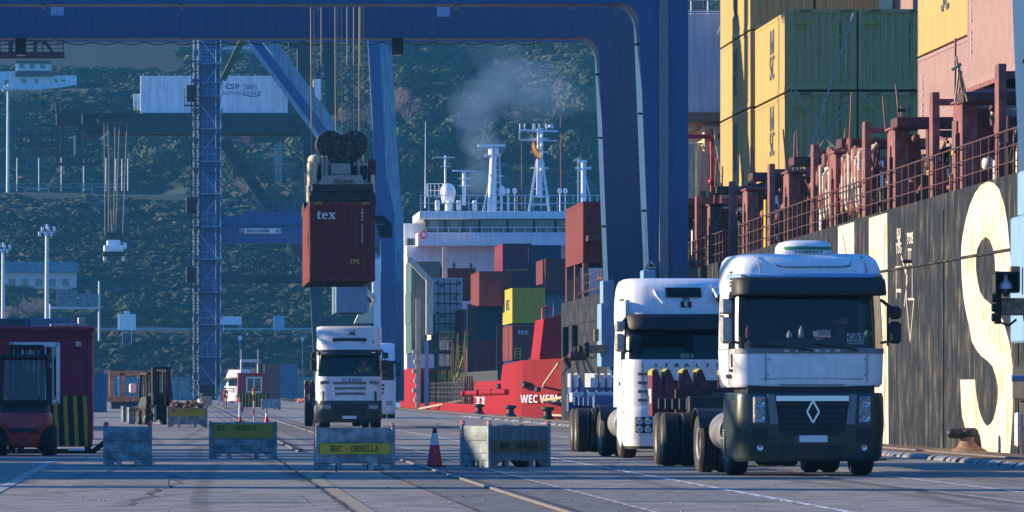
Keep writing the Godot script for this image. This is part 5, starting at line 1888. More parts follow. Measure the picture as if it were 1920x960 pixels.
func tractor_rear(root: Node3D, zb: float) -> void:
	var b := mb()
	for sx in [-0.42, 0.42]: b.box(Vector3(sx, 0.85, zb - 1.6), Vector3(0.09, 0.28, 4.4), 0.01)
	for k in 4: b.box(Vector3(0, 0.85, zb - 0.2 - k * 1.1), Vector3(0.84, 0.2, 0.1), 0.01)
	b.box(Vector3(0, 0.55, zb - 0.1), Vector3(0.9, 0.5, 1.6), 0.08)
	b.box(Vector3(0, 1.1, zb - 1.8), Vector3(0.9, 0.12, 0.9), 0.03)
	obj("chassis", b, M.black, root)
	b = mb()
	for sx in [-1.0, 1.0]:
		b.lathe([Vector2(0, -0.55), Vector2(0.30, -0.55), Vector2(0.33, -0.5), Vector2(0.33, 0.5), Vector2(0.30, 0.55), Vector2(0, 0.55)], 20, Vector3(sx * 0.92, 0.72, zb + 0.05), Basis(Vector3(1, 0, 0), PI / 2))
	many("fuel_tank", b, M.grey, root)
	for sx in [-1.0, 1.0]:
		b = mb()
		for k in 9:
			var a0 := PI * (0.05 + 0.9 * k / 9.0)
			var a1 := PI * (0.05 + 0.9 * (k + 1) / 9.0)
			b.bar(Vector3(sx * 0.95, 0.5 + sin(a0) * 0.6, zb - 2.05 + cos(a0) * 0.6), Vector3(sx * 0.95, 0.5 + sin(a1) * 0.6, zb - 2.05 + cos(a1) * 0.6), 0.6, 0.03)
		obj("mudguard", b, M.black, root)
	for sx in [-1.0, 1.0]:
		wheel(root, sx * 1.07, zb - 2.05, 0.5, 0.28)
		wheel(root, sx * 0.75, zb - 2.05, 0.5, 0.28)


func trailer(label: String, p: Vector3, red: bool, length := 9.0) -> Node3D:
	var o := thing("container_trailer", label, "trailer", p, "")
	var paint: Material = M.oxide if red else M.crane
	if red: paint = M.red
	var b := mb()
	for sx in [-0.5, 0.5]: b.box(Vector3(sx, 1.12, length / 2), Vector3(0.14, 0.34, length), 0.015)
	b.box(Vector3(0, 1.12, 0.25), Vector3(2.46, 0.42, 0.3), 0.02)
	b.box(Vector3(0, 1.16, length - 0.3), Vector3(2.46, 0.3, 0.25), 0.02)
	for k in 5: b.box(Vector3(0, 1.16, 1.4 + k * 1.5), Vector3(2.3, 0.2, 0.14), 0.01)
	obj("chassis_frame", b, M.dark if red else M.crane_far, o)
	var n := 8 if red else 11
	for k in n:
		b = mb()
		var x: float = [-1.22, -0.975, -0.64, -0.36, 0.12, 0.4, 0.735, 0.98][k] if red else [-1.27, -1.12, -0.86, -0.66, -0.50, -0.34, -0.1, 0.2, 0.5, 0.8, 1.0][k]
		if red:
			b.prism(PackedVector2Array([Vector2(x, 0.92), Vector2(x, 1.78), Vector2(x + 0.05, 1.82), Vector2(x + 0.10, 1.80), Vector2(x + 0.24, 1.45), Vector2(x + 0.24, 0.92)]), -0.1, 0.85)
		else:
			var wd := 0.22 if k == 2 else 0.075
			var turn := Basis(Vector3.UP, -0.62)
			b.box(Vector3(x + wd / 2, 1.645, 1.16), Vector3(wd * 1.25, 0.33, 0.05), 0.008, turn)
			b.box(Vector3(x + 0.08, 1.25, 1.16), Vector3(0.09, 0.22, 0.05), 0.008, turn)
			b.prism(PackedVector2Array([Vector2(x + 0.04, 1.36), Vector2(x + 0.04, 1.44), Vector2(x + 0.11, 1.36)]), 1.1, 1.17)
			b.lathe([Vector2(0.055, -0.03), Vector2(0.055, 0.02), Vector2(0, 0.03)], 12, Vector3(x + 0.16, 1.33, 1.16), Basis(Vector3(1, 0, 0), PI / 2))
		var g := obj("guide_plate", b, M.guide_red if red else M.white, o)
		if red:
			b = mb()
			b.prism(PackedVector2Array([Vector2(x - 0.004, 1.70), Vector2(x - 0.004, 1.784), Vector2(x + 0.05, 1.826), Vector2(x + 0.105, 1.803), Vector2(x + 0.105, 1.79), Vector2(x + 0.05, 1.81)]), -0.1, 0.856)
			obj("tip", b, M.yellow, g)
			b = mb()
			b.box(Vector3(x - 0.004, 1.3 + 0.04 * (k % 2), 0.4), Vector3(0.006, 0.28, 0.55))
			obj("sticker", b, M.plate, g)
	if red:
		b = mb()
		b.box(Vector3(0.03, 1.33, 0.965), Vector3(0.19, 0.08, 0.01), 0.0)
		var mp := obj("maker_plate", b, M.grey, o)
		text(mp, "maker_lettering", "FRUEHAUF", 0.045, M.stencil, Vector3(0.03, 1.33, 0.972), Vector3.ZERO, 0.5)
		b = mb()
		b.box(Vector3(0.24, 1.17, 0.965), Vector3(0.18, 0.13, 0.01), 0.0)
		var cp := obj("mark_plate", b, M.grey, o)
		text(cp, "mark_lettering", "CE", 0.10, M.stencil, Vector3(0.24, 1.17, 0.972), Vector3.ZERO, 1.0)
		b = mb()
		b.box(Vector3(0, 1.2, 0.9), Vector3(1.6, 0.5, 0.12), 0.02)
		obj("name_beam", b, M.oxide_dark, o)
	else:
		b = mb()
		for k in 11: b.prism(PackedVector2Array([Vector2(-1.18 + k * 0.2, 1.2), Vector2(-1.18 + k * 0.2, 1.76), Vector2(-1.06 + k * 0.2, 1.5), Vector2(-1.06 + k * 0.2, 1.2)]), -0.2, 0.98)
		b.box(Vector3(0, 1.3, 0.8), Vector3(2.4, 0.36, 0.3), 0.02)
		obj("guide_backing", b, M.crane_far, o)
		b = mb()
		b.box(Vector3(0.9, 1.3, 1.15), Vector3(0.5, 0.3, 0.1), 0.02)
		b.bar(Vector3(-0.15, 1.1, 1.2), Vector3(-0.15, 0.55, 1.2), 0.12)
		obj("support_leg", b, M.mark, o)
	b = mb()
	b.tube(Vector3(-1.1, 0.5, 2.1), Vector3(1.1, 0.5, 2.1), 0.09, -1, 8)
	b.tube(Vector3(-1.1, 0.5, 3.45), Vector3(1.1, 0.5, 3.45), 0.09, -1, 8)
	b.box(Vector3(0, 0.75, 2.8), Vector3(1.2, 0.25, 2.2), 0.03)
	b.box(Vector3(0, 0.6, 1.4), Vector3(1.6, 0.35, 0.3), 0.05)
	obj("axle", b, M.black, o)
	for z in [2.1, 3.45]:
		for x in [-1.12, -0.78, 0.78, 1.12]: wheel(o, x, z, 0.5, 0.29)
	return o


func panel(root: Node3D, called: String, m: Material, pts: Array, z0: float, z1: float, parent_part = null) -> MeshInstance3D:
	var b := mb()
	var p := PackedVector2Array()
	for q in pts: p.append(Vector2(q[0], q[1]))
	b.prism(p, z0, z1)
	return obj(called, b, m, parent_part if parent_part else root)


func rect(x0: float, y0: float, x1: float, y1: float) -> Array:
	return [[x0, y0], [x1, y0], [x1, y1], [x0, y1]]


func headlight(root: Node3D, x: float, y: float, w: float, h: float, z: float, tall: bool) -> void:
	var b := mb()
	b.box(Vector3(x, y, z), Vector3(w, h, 0.06), 0.02)
	var o := obj("headlight", b, M.steel, root)
	for k in 2:
		var c := Vector3(x, y + (k - 0.5) * h * 0.52, z + 0.03) if tall else Vector3(x + (k - 0.5) * w * 0.5, y, z + 0.03)
		var r := (w if tall else h) * 0.40
		b = mb()
		b.lathe([Vector2(r, 0.0), Vector2(r * 0.96, 0.02), Vector2(r * 0.82, 0.012), Vector2(r * 0.4, -0.01), Vector2(0, 0.006)], 18, c, Basis(Vector3(1, 0, 0), PI / 2))
		obj("lens", b, M.lens, o)


func trucks() -> void:
	magnum()
	stralis()
	scania(Vector3(6.28, 0, -212.5), true)
	scania(Vector3(9.65, 0, -288.0), false)
	trailer("red trailer with yellow tipped guide plates behind the tall green bumpered truck", Vector3(10.22, 0, -109.6), true)
	trailer("trailer edged with white guide plates behind the all white truck", Vector3(10.3, 0, -134.0), false)
	trailer("dark trailer pulled by the white truck with the green bumper and maker's name", Vector3(6.15, 0, -228.0), true)


# white tractor of two boxes: tall upright cab, dark green bumper with diamond badge
func magnum() -> void:
	var o := thing("tractor_truck", "tall white truck with dark green bumper, diamond badge and roof cooler, driver aboard", "truck", Vector3(10.35, 0, -93.4), "", 0.055)
	var b := mb()
	var rs := [ring(0.24, 2.30, -0.06, -1.5, 0.30, 0.02), ring(0.32, 2.42, 0.0, -1.5, 0.30, 0.03), ring(0.85, 2.48, 0.02, -1.5, 0.26, 0.03), ring(1.30, 2.46, 0.0, -1.5, 0.26, 0.03), ring(1.37, 2.42, -0.04, -1.5, 0.26, 0.02)]
	loft(b, rs, ALL)
	cap(b, rs[4])
	obj("bumper", b, M.green, o)
	b = mb()
	b.box(Vector3(0, 1.42, -0.8), Vector3(2.1, 0.14, 1.5))
	for sx in [-1.0, 1.0]: b.tube(Vector3(sx * 1.0, 1.36, -0.25), Vector3(sx * 1.0, 1.5, -0.25), 0.06, -1, 8)
	obj("cab_mount", b, M.black, o)
	# lower white band of the cab
	b = mb()
	rs = [ring(1.46, 2.34, -0.08, -2.1, 0.24, 0.02), ring(1.52, 2.42, -0.02, -2.1, 0.22, 0.03), ring(2.09, 2.46, -0.03, -2.1, 0.22, 0.03)]
	loft(b, rs, ALL)
	cap(b, rs[0], false)
	obj("cab_body", b, M.white, o)
	b = mb()
	rs = [ring(2.015, 2.475, -0.012, -1.3, 0.23, 0.035), ring(2.10, 2.475, -0.014, -1.3, 0.23, 0.035)]
	loft(b, rs, [2, 3, 4, 5, 6, 7, 8, 9, 10, 11])
	cap(b, rs[1])
	var tb := obj("trim_strip", b, M.grey, o)
	for k in 6: text(tb, "strip_letter", "MAGNUM"[k], 0.05, M.plate, Vector3(-0.42 + k * 0.168, 2.06, 0.035), Vector3.ZERO, 1.3)
	# window band
	var w0 := ring(2.10, 2.45, -0.03, -2.1, 0.24, 0.04)
	var w1 := ring(2.55, 2.44, -0.07, -2.1, 0.25, 0.05)
	var w2 := ring(3.05, 2.40, -0.14, -2.1, 0.26, 0.05)
	b = mb()
	loft(b, [w0, w1, w2], SCREEN)
	obj("windscreen", b, M.glass, o)
	glass_band(o, [w0, w1, w2])
	cab_inside(o, 2.22, 3.0, -0.1, -2.05)
	# visor, roof
	b = mb()
	rs = [ring(2.97, 2.50, 0.10, -0.55, 0.24, 0.06), ring(3.0, 2.52, 0.13, -0.5, 0.24, 0.06), ring(3.2, 2.50, 0.08, -0.5, 0.24, 0.05), ring(3.26, 2.46, -0.02, -0.5, 0.22, 0.04)]
	loft(b, rs, ALL)
	cap(b, rs[3])
	obj("sun_visor", b, M.black, o)
	b = mb()
	rs = [ring(3.04, 2.42, -0.15, -2.1, 0.26, 0.04), ring(3.27, 2.44, -0.16, -2.1, 0.26, 0.04), ring(3.42, 2.42, -0.20, -2.1, 0.28, 0.05), ring(3.56, 2.34, -0.30, -2.08, 0.32, 0.06), ring(3.64, 2.2, -0.44, -2.02, 0.34, 0.06), ring(3.67, 1.9, -0.7, -1.9, 0.34, 0.04)]
	loft(b, rs, ALL)
	cap(b, rs[5])
	var roof := obj("roof", b, M.white, o)
	b = mb()
	rs = [ring(3.265, 2.46, -0.06, -1.2, 0.25, 0.05), ring(3.30, 2.46, -0.05, -1.2, 0.25, 0.05), ring(3.33, 2.43, -0.12, -1.2, 0.26, 0.05)]
	loft(b, rs, ALL)
	cap(b, rs[2])
	obj("gutter", b, M.crane_light, roof)
	b = mb()
	b.pipe([Vector3(-0.62, 3.585, -0.34), Vector3(-0.55, 3.46, -0.19), Vector3(-0.40, 3.44, -0.145), Vector3(0.5, 3.44, -0.145), Vector3(0.66, 3.46, -0.19), Vector3(0.72, 3.585, -0.34)], 0.012, 5)
	for x in [-0.83, 0.93]: b.pipe([Vector3(x, 3.28, -0.125), Vector3(x, 3.42, -0.17), Vector3(x - 0.02, 3.56, -0.27), Vector3(x - 0.06, 3.64, -0.42)], 0.008, 5)
	obj("panel_seam", b, M.grey, roof)
	for x in [-1.12, 1.12]:
		b = mb()
		b.box(Vector3(x, 3.29, -0.06), Vector3(0.10, 0.03, 0.05), 0.01)
		obj("marker_lamp", b, M.amber, o)
	b = mb()
	var r2 := [ring(3.60, 0.78, 0.0, -0.75, 0.2, 0.02), ring(3.66, 0.86, 0.03, -0.8, 0.22, 0.02), ring(3.75, 0.84, 0.0, -0.78, 0.22, 0.02), ring(3.82, 0.76, -0.06, -0.72, 0.22, 0.02), ring(3.85, 0.5, -0.2, -0.6, 0.16, 0.0)]
	b.t.origin += Vector3(0.03, 0.04, -0.52)
	loft(b, r2, ALL)
	cap(b, r2[4])
	var ac := obj("roof_cooler", b, M.white, o)
	b = mb()
	b.t.origin += Vector3(0.03, 0.04, -0.52)
	loft(b, [ring(3.692, 0.874, 0.036, -0.4, 0.22, 0.02), ring(3.745, 0.856, 0.012, -0.4, 0.22, 0.02)], [3, 4, 5, 6, 7, 8, 9, 10])
	obj("stripe", b, M.sticker_green, ac)
	b = mb()
	b.t.origin += Vector3(0.03, 0.04, -0.52)
	loft(b, [ring(3.57, 0.80, 0.02, -0.7, 0.2, 0.02), ring(3.61, 0.87, 0.04, -0.75, 0.22, 0.02)], ALL)
	obj("gasket", b, M.black, ac)
	text(ac, "maker_lettering", "COMPACT", 0.038, M.stencil, Vector3(0.03, 3.695, -0.46), Vector3.ZERO, 1.9)
	b = mb()
	b.tube(Vector3(0.66, 3.6, -0.45), Vector3(0.60, 3.98, -0.5), 0.006, -1, 5)
	b.box(Vector3(0.66, 3.6, -0.45), Vector3(0.14, 0.05, 0.1), 0.02)
	obj("aerial", b, M.black, o)
	# white front panel seams and rivets
	b = mb()
	for x in [-0.76, 0.92]: b.box(Vector3(x, 1.78, 0.006), Vector3(0.012, 0.46, 0.014))
	for x in [-0.72, 0.88]:
		for y in [1.66, 1.92]: b.ball(Vector3(x, y, 0.008), Vector3.ONE * 0.014, 6, 4)
	b.box(Vector3(0, 1.60, 0.004), Vector3(1.7, 0.01, 0.012))
	b.box(Vector3(0.0, 1.50, 0.002), Vector3(1.05, 0.018, 0.02))
	obj("panel_joint", b, M.grey, o)
	# lamps, grille, badge, plate
	for sx in [-1.0, 1.0]:
		headlight(o, sx * 0.87, 1.09, 0.21, 0.45, 0.03, true)
		panel(o, "grille_cheek", M.grey, [[sx * 0.74, 1.34], [sx * 0.62, 1.34], [sx * 0.56, 0.85], [sx * 0.70, 0.85]], -0.02, 0.065)
		b = mb()
		b.lathe([Vector2(0.055, 0.0), Vector2(0.05, 0.02), Vector2(0, 0.012)], 14, Vector3(sx * 0.86, 0.47, 0.03), Basis(Vector3(1, 0, 0), PI / 2))
		obj("fog_lamp", b, M.lens, o)
		panel(o, "bumper_recess", M.black, rect(sx * 0.86 - 0.12, 0.60, sx * 0.86 + 0.12, 0.80), 0.0, 0.046)
	panel(o, "grille_backing", M.black, [[-0.61, 1.26], [0.61, 1.26], [0.55, 0.74], [0.4, 0.66], [-0.4, 0.66], [-0.55, 0.74]], -0.02, 0.055)
	panel(o, "chrome_bar", M.chrome, rect(-0.60, 1.235, 0.60, 1.32), -0.02, 0.085)
	for k in 5:
		var y := 1.17 - k * 0.095
		var wd := 0.58 - k * 0.015
		b = mb()
		b.box(Vector3(0, y, 0.055), Vector3(wd * 2, 0.055, 0.05), 0.012)
		obj("grille_slat", b, M.dark, o)
	b = mb()
	b.bar(Vector3(0, 1.24, 0.10), Vector3(0.10, 1.06, 0.10), 0.055, 0.03); b.bar(Vector3(0.10, 1.06, 0.10), Vector3(0, 0.88, 0.10), 0.055, 0.03)
	b.bar(Vector3(0, 0.88, 0.10), Vector3(-0.10, 1.06, 0.10), 0.055, 0.03); b.bar(Vector3(-0.10, 1.06, 0.10), Vector3(0, 1.24, 0.10), 0.055, 0.03)
	obj("diamond_badge", b, M.chrome, o)
	panel(o, "bumper_intake", M.black, [[-0.5, 0.36], [0.5, 0.36], [0.52, 0.50], [-0.52, 0.50]], 0.0, 0.045)
	var pl := panel(o, "number_plate", M.plate, rect(-0.25, 0.56, 0.25, 0.67), 0.0, 0.062)
	panel(o, "plate_band", M.csp_blue, rect(-0.249, 0.561, -0.215, 0.669), 0.05, 0.065, pl)
	# side steps in the bumper's flank, doors, marks
	for k in 3:
		b = mb()
		b.box(Vector3(-1.205, 1.22 - k * 0.16, -0.35), Vector3(0.06, 0.10, 0.34), 0.02)
		obj("step", b, M.black, o)
	b = mb()
	for y in [0.62, 0.98]: b.bar(Vector3(-1.25, y, -1.2), Vector3(-1.25, y, -1.7), 0.03)
	for k in 12: b.ball(Vector3(-1.24, 0.3 + k * 0.04, -1.35), Vector3.ONE * 0.025, 6, 4)
	obj("grab_rail", b, M.steel, o)
	b = mb()
	b.bar(Vector3(-1.232, 1.5, -0.9), Vector3(-1.232, 3.0, -0.9), 0.012)
	for k in 2: b.box(Vector3(-1.24, 1.64, -0.75 - k * 0.35), Vector3(0.015, 0.07, 0.12))
	for k in 3: b.box(Vector3(-1.24, 2.7 - k * 0.05, -1.7), Vector3(0.01, 0.03, 0.3))
	obj("door_seam", b, M.stencil, o)
	b = mb()
	for k in 5: b.box(Vector3(-1.222, 3.36 - k * 0.055, -0.75), Vector3(0.008, 0.035, 0.28))
	b.box(Vector3(-1.238, 1.9, -0.6), Vector3(0.008, 0.22, 0.10))
	b.box(Vector3(-1.238, 1.74, -0.7), Vector3(0.008, 0.05, 0.30))
	stuff(obj("side_print", b, M.stencil, o))
	mirror(o, -1.0, 2.17, 2.92, -0.12, 1.40, M.mark)  # cream body stands for the sun on this mirror
	mirror(o, 1.0, 2.17, 2.80, -0.12, 1.40, M.black)
	b = mb()
	b.bar(Vector3(-0.9, 2.16, 0.05), Vector3(-0.25, 2.10, 0.06), 0.025)
	b.bar(Vector3(0.05, 2.18, 0.055), Vector3(0.6, 2.10, 0.065), 0.025)
	b.bar(Vector3(-0.25, 2.10, 0.06), Vector3(0.0, 2.06, 0.05), 0.035); b.bar(Vector3(0.6, 2.10, 0.065), Vector3(0.75, 2.06, 0.05), 0.035)
	many("wiper", b, M.black, o)
	for sx in [-1.0, 1.0]: wheel(o, sx * 1.05, -1.38, 0.51, 0.32, true)
	tractor_rear(o, -2.6)
	# things on the dashboard
	var c := thing("dashboard_sign", "white CAT sign propped inside the tall truck's windscreen", "sign", Vector3(10.36 + 0.74, 2.17, -93.63), "", 0.085)
	b = mb()
	b.box(Vector3(0, 0.09, 0), Vector3(0.28, 0.18, 0.01), 0.003)
	obj("board", b, M.plate, c)
	text(c, "bold_lettering", "CAT", 0.095, M.stencil, Vector3(0, 0.115, 0.006), Vector3.ZERO, 1.25)
	text(c, "small_lettering", "CATERPILLAR", 0.035, M.stencil, Vector3(0, 0.035, 0.006), Vector3.ZERO, 1.05)
	b = mb()
	b.prism(PackedVector2Array([Vector2(0.0, 0.065), Vector2(0.05, 0.065), Vector2(0.025, 0.10)]), 0.007, 0.012)
	obj("triangle_mark", b, M.yellow, c)
	c = thing("paper_sheet", "white sheets of paper lying on the tall truck's dashboard", "paper", Vector3(10.34 + 0.22, 2.30, -93.78))
	b = mb()
	b.box(Vector3(0, 0.03, 0), Vector3(0.28, 0.16, 0.01), 0.0, Basis(Vector3(1, 0, 0), -0.9))
	obj("sheet", b, M.plate, c)
	b = mb()
	b.box(Vector3(0.03, 0.055, 0.02), Vector3(0.22, 0.12, 0.01), 0.0, Basis(Vector3(1, 0, 0), -0.7))
	obj("folded_sheet", b, M.plate, c)
	for e in [["plastic_bottle", "clear white bottle standing on the tall truck's dashboard", -0.12, 0.10, M.plate], ["red_can", "red can behind the corner of the tall truck's windscreen", -1.02, 0.11, M.red], ["small_bottle", "small pale bottle on the tall truck's dashboard beside the papers", -0.32, 0.06, M.lamp], ["green_ball", "small green ball in the driver's corner of the tall truck's windscreen", 1.02, 0.08, M.sticker_green]]:
		b = mb()
		var s: float = e[3]
		if e[0] == "green_ball": b.ball(Vector3(0, 0.06, 0), Vector3.ONE * 0.07, 10, 6)
		else: b.lathe([Vector2(0.0, 0), Vector2(0.04, 0), Vector2(0.042, s), Vector2(0.03, s * 1.4), Vector2(0.014, s * 1.6), Vector2(0.014, s * 1.9), Vector2(0, s * 1.9)], 12)
		var q := obj(e[0], b, e[4])
		q.position = Vector3(10.33 + e[2] * 0.98, 2.28, -93.76 - e[2] * 0.085)
		tag(q, e[1], "can" if e[0] == "red_can" else ("ball" if e[0] == "green_ball" else "bottle"))
	person("truck driver in a dark jacket at the wheel of the tall green bumpered truck", Vector3(10.26 + 0.70, -0.12, -94.52), "drive", M.shirt, M.shirt, 0.012)


# all white truck with a broad front panel lettered in widely spaced capitals
func stralis() -> void:
	var o := thing("tractor_truck", "all white truck with spaced capitals across its front panel, half behind the tall truck", "truck", Vector3(10.43, 0, -117.4), "", 0.055)
	var b := mb()
	var rs := [ring(0.26, 2.36, -0.04, -1.6, 0.34, 0.03), ring(0.45, 2.48, 0.02, -1.6, 0.34, 0.04), ring(0.98, 2.48, 0.0, -1.6, 0.36, 0.05), ring(1.06, 2.46, -0.03, -1.6, 0.36, 0.05)]
	loft(b, rs, ALL)
	cap(b, rs[3])
	obj("bumper", b, M.white, o)
	b = mb()
	loft(b, [ring(0.20, 2.3, -0.06, -1.4, 0.34, 0.03), ring(0.40, 2.40, -0.005, -1.4, 0.34, 0.04)], ALL)
	obj("bumper_lip", b, M.dark, o)
	b = mb()
	rs = [ring(1.06, 2.46, -0.05, -2.2, 0.36, 0.06), ring(1.6, 2.46, -0.05, -2.2, 0.36, 0.07), ring(2.05, 2.44, -0.07, -2.2, 0.36, 0.07)]
	loft(b, rs, ALL)
	obj("cab_body", b, M.white, o)
	for k in 7: text(o, "front_letter", "STRALIS"[k], 0.07, M.stencil, Vector3(-0.64 + k * 0.213, 1.93, 0.03), Vector3.ZERO, 1.7)
	var w0 := ring(2.05, 2.44, -0.07, -2.2, 0.36, 0.07)
	var w1 := ring(2.4, 2.42, -0.13, -2.2, 0.36, 0.07)
	var w2 := ring(2.75, 2.38, -0.22, -2.2, 0.36, 0.07)
	b = mb()
	loft(b, [w0, w1, w2], SCREEN)
	obj("windscreen", b, M.glass, o)
	glass_band(o, [w0, w1, w2])
	cab_inside(o, 2.12, 2.7, -0.12, -2.15)
	b = mb()
	rs = [ring(2.66, 2.46, 0.02, -0.7, 0.34, 0.08), ring(2.72, 2.48, 0.05, -0.6, 0.34, 0.08), ring(2.92, 2.46, -0.02, -0.6, 0.34, 0.07), ring(2.99, 2.42, -0.12, -0.6, 0.34, 0.06)]
	loft(b, rs, ALL)
	cap(b, rs[3])
	obj("sun_visor", b, M.black, o)
	b = mb()
	rs = [ring(2.74, 2.42, -0.22, -2.2, 0.38, 0.06), ring(3.0, 2.44, -0.24, -2.2, 0.38, 0.06), ring(3.3, 2.42, -0.36, -2.2, 0.40, 0.07), ring(3.55, 2.36, -0.52, -2.2, 0.42, 0.07), ring(3.68, 2.26, -0.68, -2.18, 0.42, 0.07), ring(3.74, 2.06, -0.9, -2.1, 0.42, 0.05)]
	loft(b, rs, ALL)
	cap(b, rs[5])
	var roof := obj("roof", b, M.white, o)
	b = mb()
	b.box(Vector3(-0.02, 3.44, -0.355), Vector3(0.76, 0.24, 0.05), 0.02, Basis(Vector3(1, 0, 0), -0.57))
	obj("roof_window", b, M.pane, roof)
	b = mb()
	b.pipe([Vector3(-0.62, 3.5, -0.42), Vector3(-0.55, 3.34, -0.35), Vector3(-0.45, 3.22, -0.28), Vector3(-0.3, 3.16, -0.24)], 0.03, 6)
	b.pipe([Vector3(0.62, 3.5, -0.42), Vector3(0.55, 3.34, -0.35), Vector3(0.45, 3.22, -0.28)], 0.03, 6)
	obj("roof_rib", b, M.white, roof)
	b = mb()
	b.box(Vector3(0.02, 3.19, -0.238), Vector3(0.22, 0.13, 0.02), 0.0, Basis(Vector3(1, 0, 0), -0.38))
	var st := obj("sticker", b, M.stencil, roof)
	text(st, "sticker_lettering", "E", 0.10, M.plate, Vector3(0.02, 3.19, -0.224), Vector3(-0.38, 0, 0), 1.2)
	text(st, "sticker_number", "099", 0.07, M.stencil, Vector3(0.02, 3.30, -0.268), Vector3(-0.42, 0, 0), 1.0)
	for k in 2:
		b = mb()
		b.tube(Vector3(0.62 + k * 0.17, 3.52, -0.42), Vector3(0.72 + k * 0.14, 3.32, -0.15), 0.03, 0.10, 12)
		b.box(Vector3(0.70 + k * 0.13, 3.5, -0.45), Vector3(0.05, 0.1, 0.12), 0.01)
		b.box(Vector3(0.60 + k * 0.19, 3.60, -0.5), Vector3(0.06, 0.06, 0.06), 0.02)
		obj("air_horn", b, M.chrome, o)
	for sx in [-1.0, 1.0]:
		panel(o, "headlight_surround", M.black, [[sx * 1.1 - 0.19, 0.52], [sx * 1.1 + 0.17, 0.52], [sx * 1.1 + 0.17, 0.86], [sx * 1.1 - 0.19, 0.86]], -0.2, -0.012) if false else null
		var hb := mb()
		hb.box(Vector3(sx * 0.90, 0.70, 0.045), Vector3(0.36, 0.33, 0.05), 0.03)
		var hh := obj("headlight", hb, M.black, o)
		for k in 4:
			var hr := mb()
			var c := Vector3(sx * 0.90 + (k % 2 - 0.5) * 0.17, 0.78 - int(k / 2) * 0.16, 0.07)
			hr.lathe([Vector2(0.078, 0), Vector2(0.07, 0.02), Vector2(0.05, 0.01), Vector2(0, 0.016)], 14, c, Basis(Vector3(1, 0, 0), PI / 2))
			obj("lens", hr, M.lens, hh)
		hb = mb()
		hb.box(Vector3(sx * 1.235, 0.96, -0.5), Vector3(0.03, 0.08, 0.1), 0.01)
		obj("side_marker", hb, M.amber, o)
	for k in 4:
		b = mb()
		b.box(Vector3(-0.92, 1.75 - k * 0.18, 0.0), Vector3(0.22, 0.06, 0.04), 0.02)
		obj("air_slot", b, M.grey, o)
	panel(o, "lower_grille", M.dark, [[-0.72, 1.62], [0.72, 1.62], [0.62, 0.86], [-0.62, 0.86]], -0.05, 0.026)
	b = mb()
	b.pipe([Vector3(-0.92, 2.0, 0.005), Vector3(-0.92, 1.7, 0.02), Vector3(-0.86, 1.4, 0.025), Vector3(-0.7, 1.05, 0.03)], 0.01, 5)
	obj("panel_seam", b, M.stencil, o)
	b = mb()
	b.box(Vector3(0.02, 2.12, -0.05), Vector3(0.3, 0.11, 0.01))
	var pl := obj("number_card", b, M.sticker_green, o)
	text(pl, "card_number", "093", 0.09, M.plate, Vector3(0.02, 2.12, -0.044), Vector3.ZERO, 1.3)
	text(o, "roof_lettering", "OM", 0.22, M.stencil, Vector3(-1.232, 3.2, -0.9), Vector3(0, -PI / 2, 0), 1.6)
	b = mb()
	b.bar(Vector3(-1.232, 1.1, -1.0), Vector3(-1.225, 2.7, -1.0), 0.012)
	b.bar(Vector3(-1.232, 1.2, -0.5), Vector3(-1.232, 1.55, -0.7), 0.012)
	b.box(Vector3(-1.238, 1.55, -1.2), Vector3(0.015, 0.08, 0.14))
	obj("door_seam", b, M.stencil, o)
	b = mb()
	b.box(Vector3(-1.22, 2.9, -1.0), Vector3(0.10, 0.75, 1.3), 0.06)
	obj("side_deflector", b, M.white, o)
	mirror(o, -1.0, 2.2, 2.85, -0.25, 1.36, M.mark)  # cream again, sunlight painted onto the mirror body
	for sx in [-1.0, 1.0]: wheel(o, sx * 1.05, -1.42, 0.5, 0.32, true)
	tractor_rear(o, -2.6)


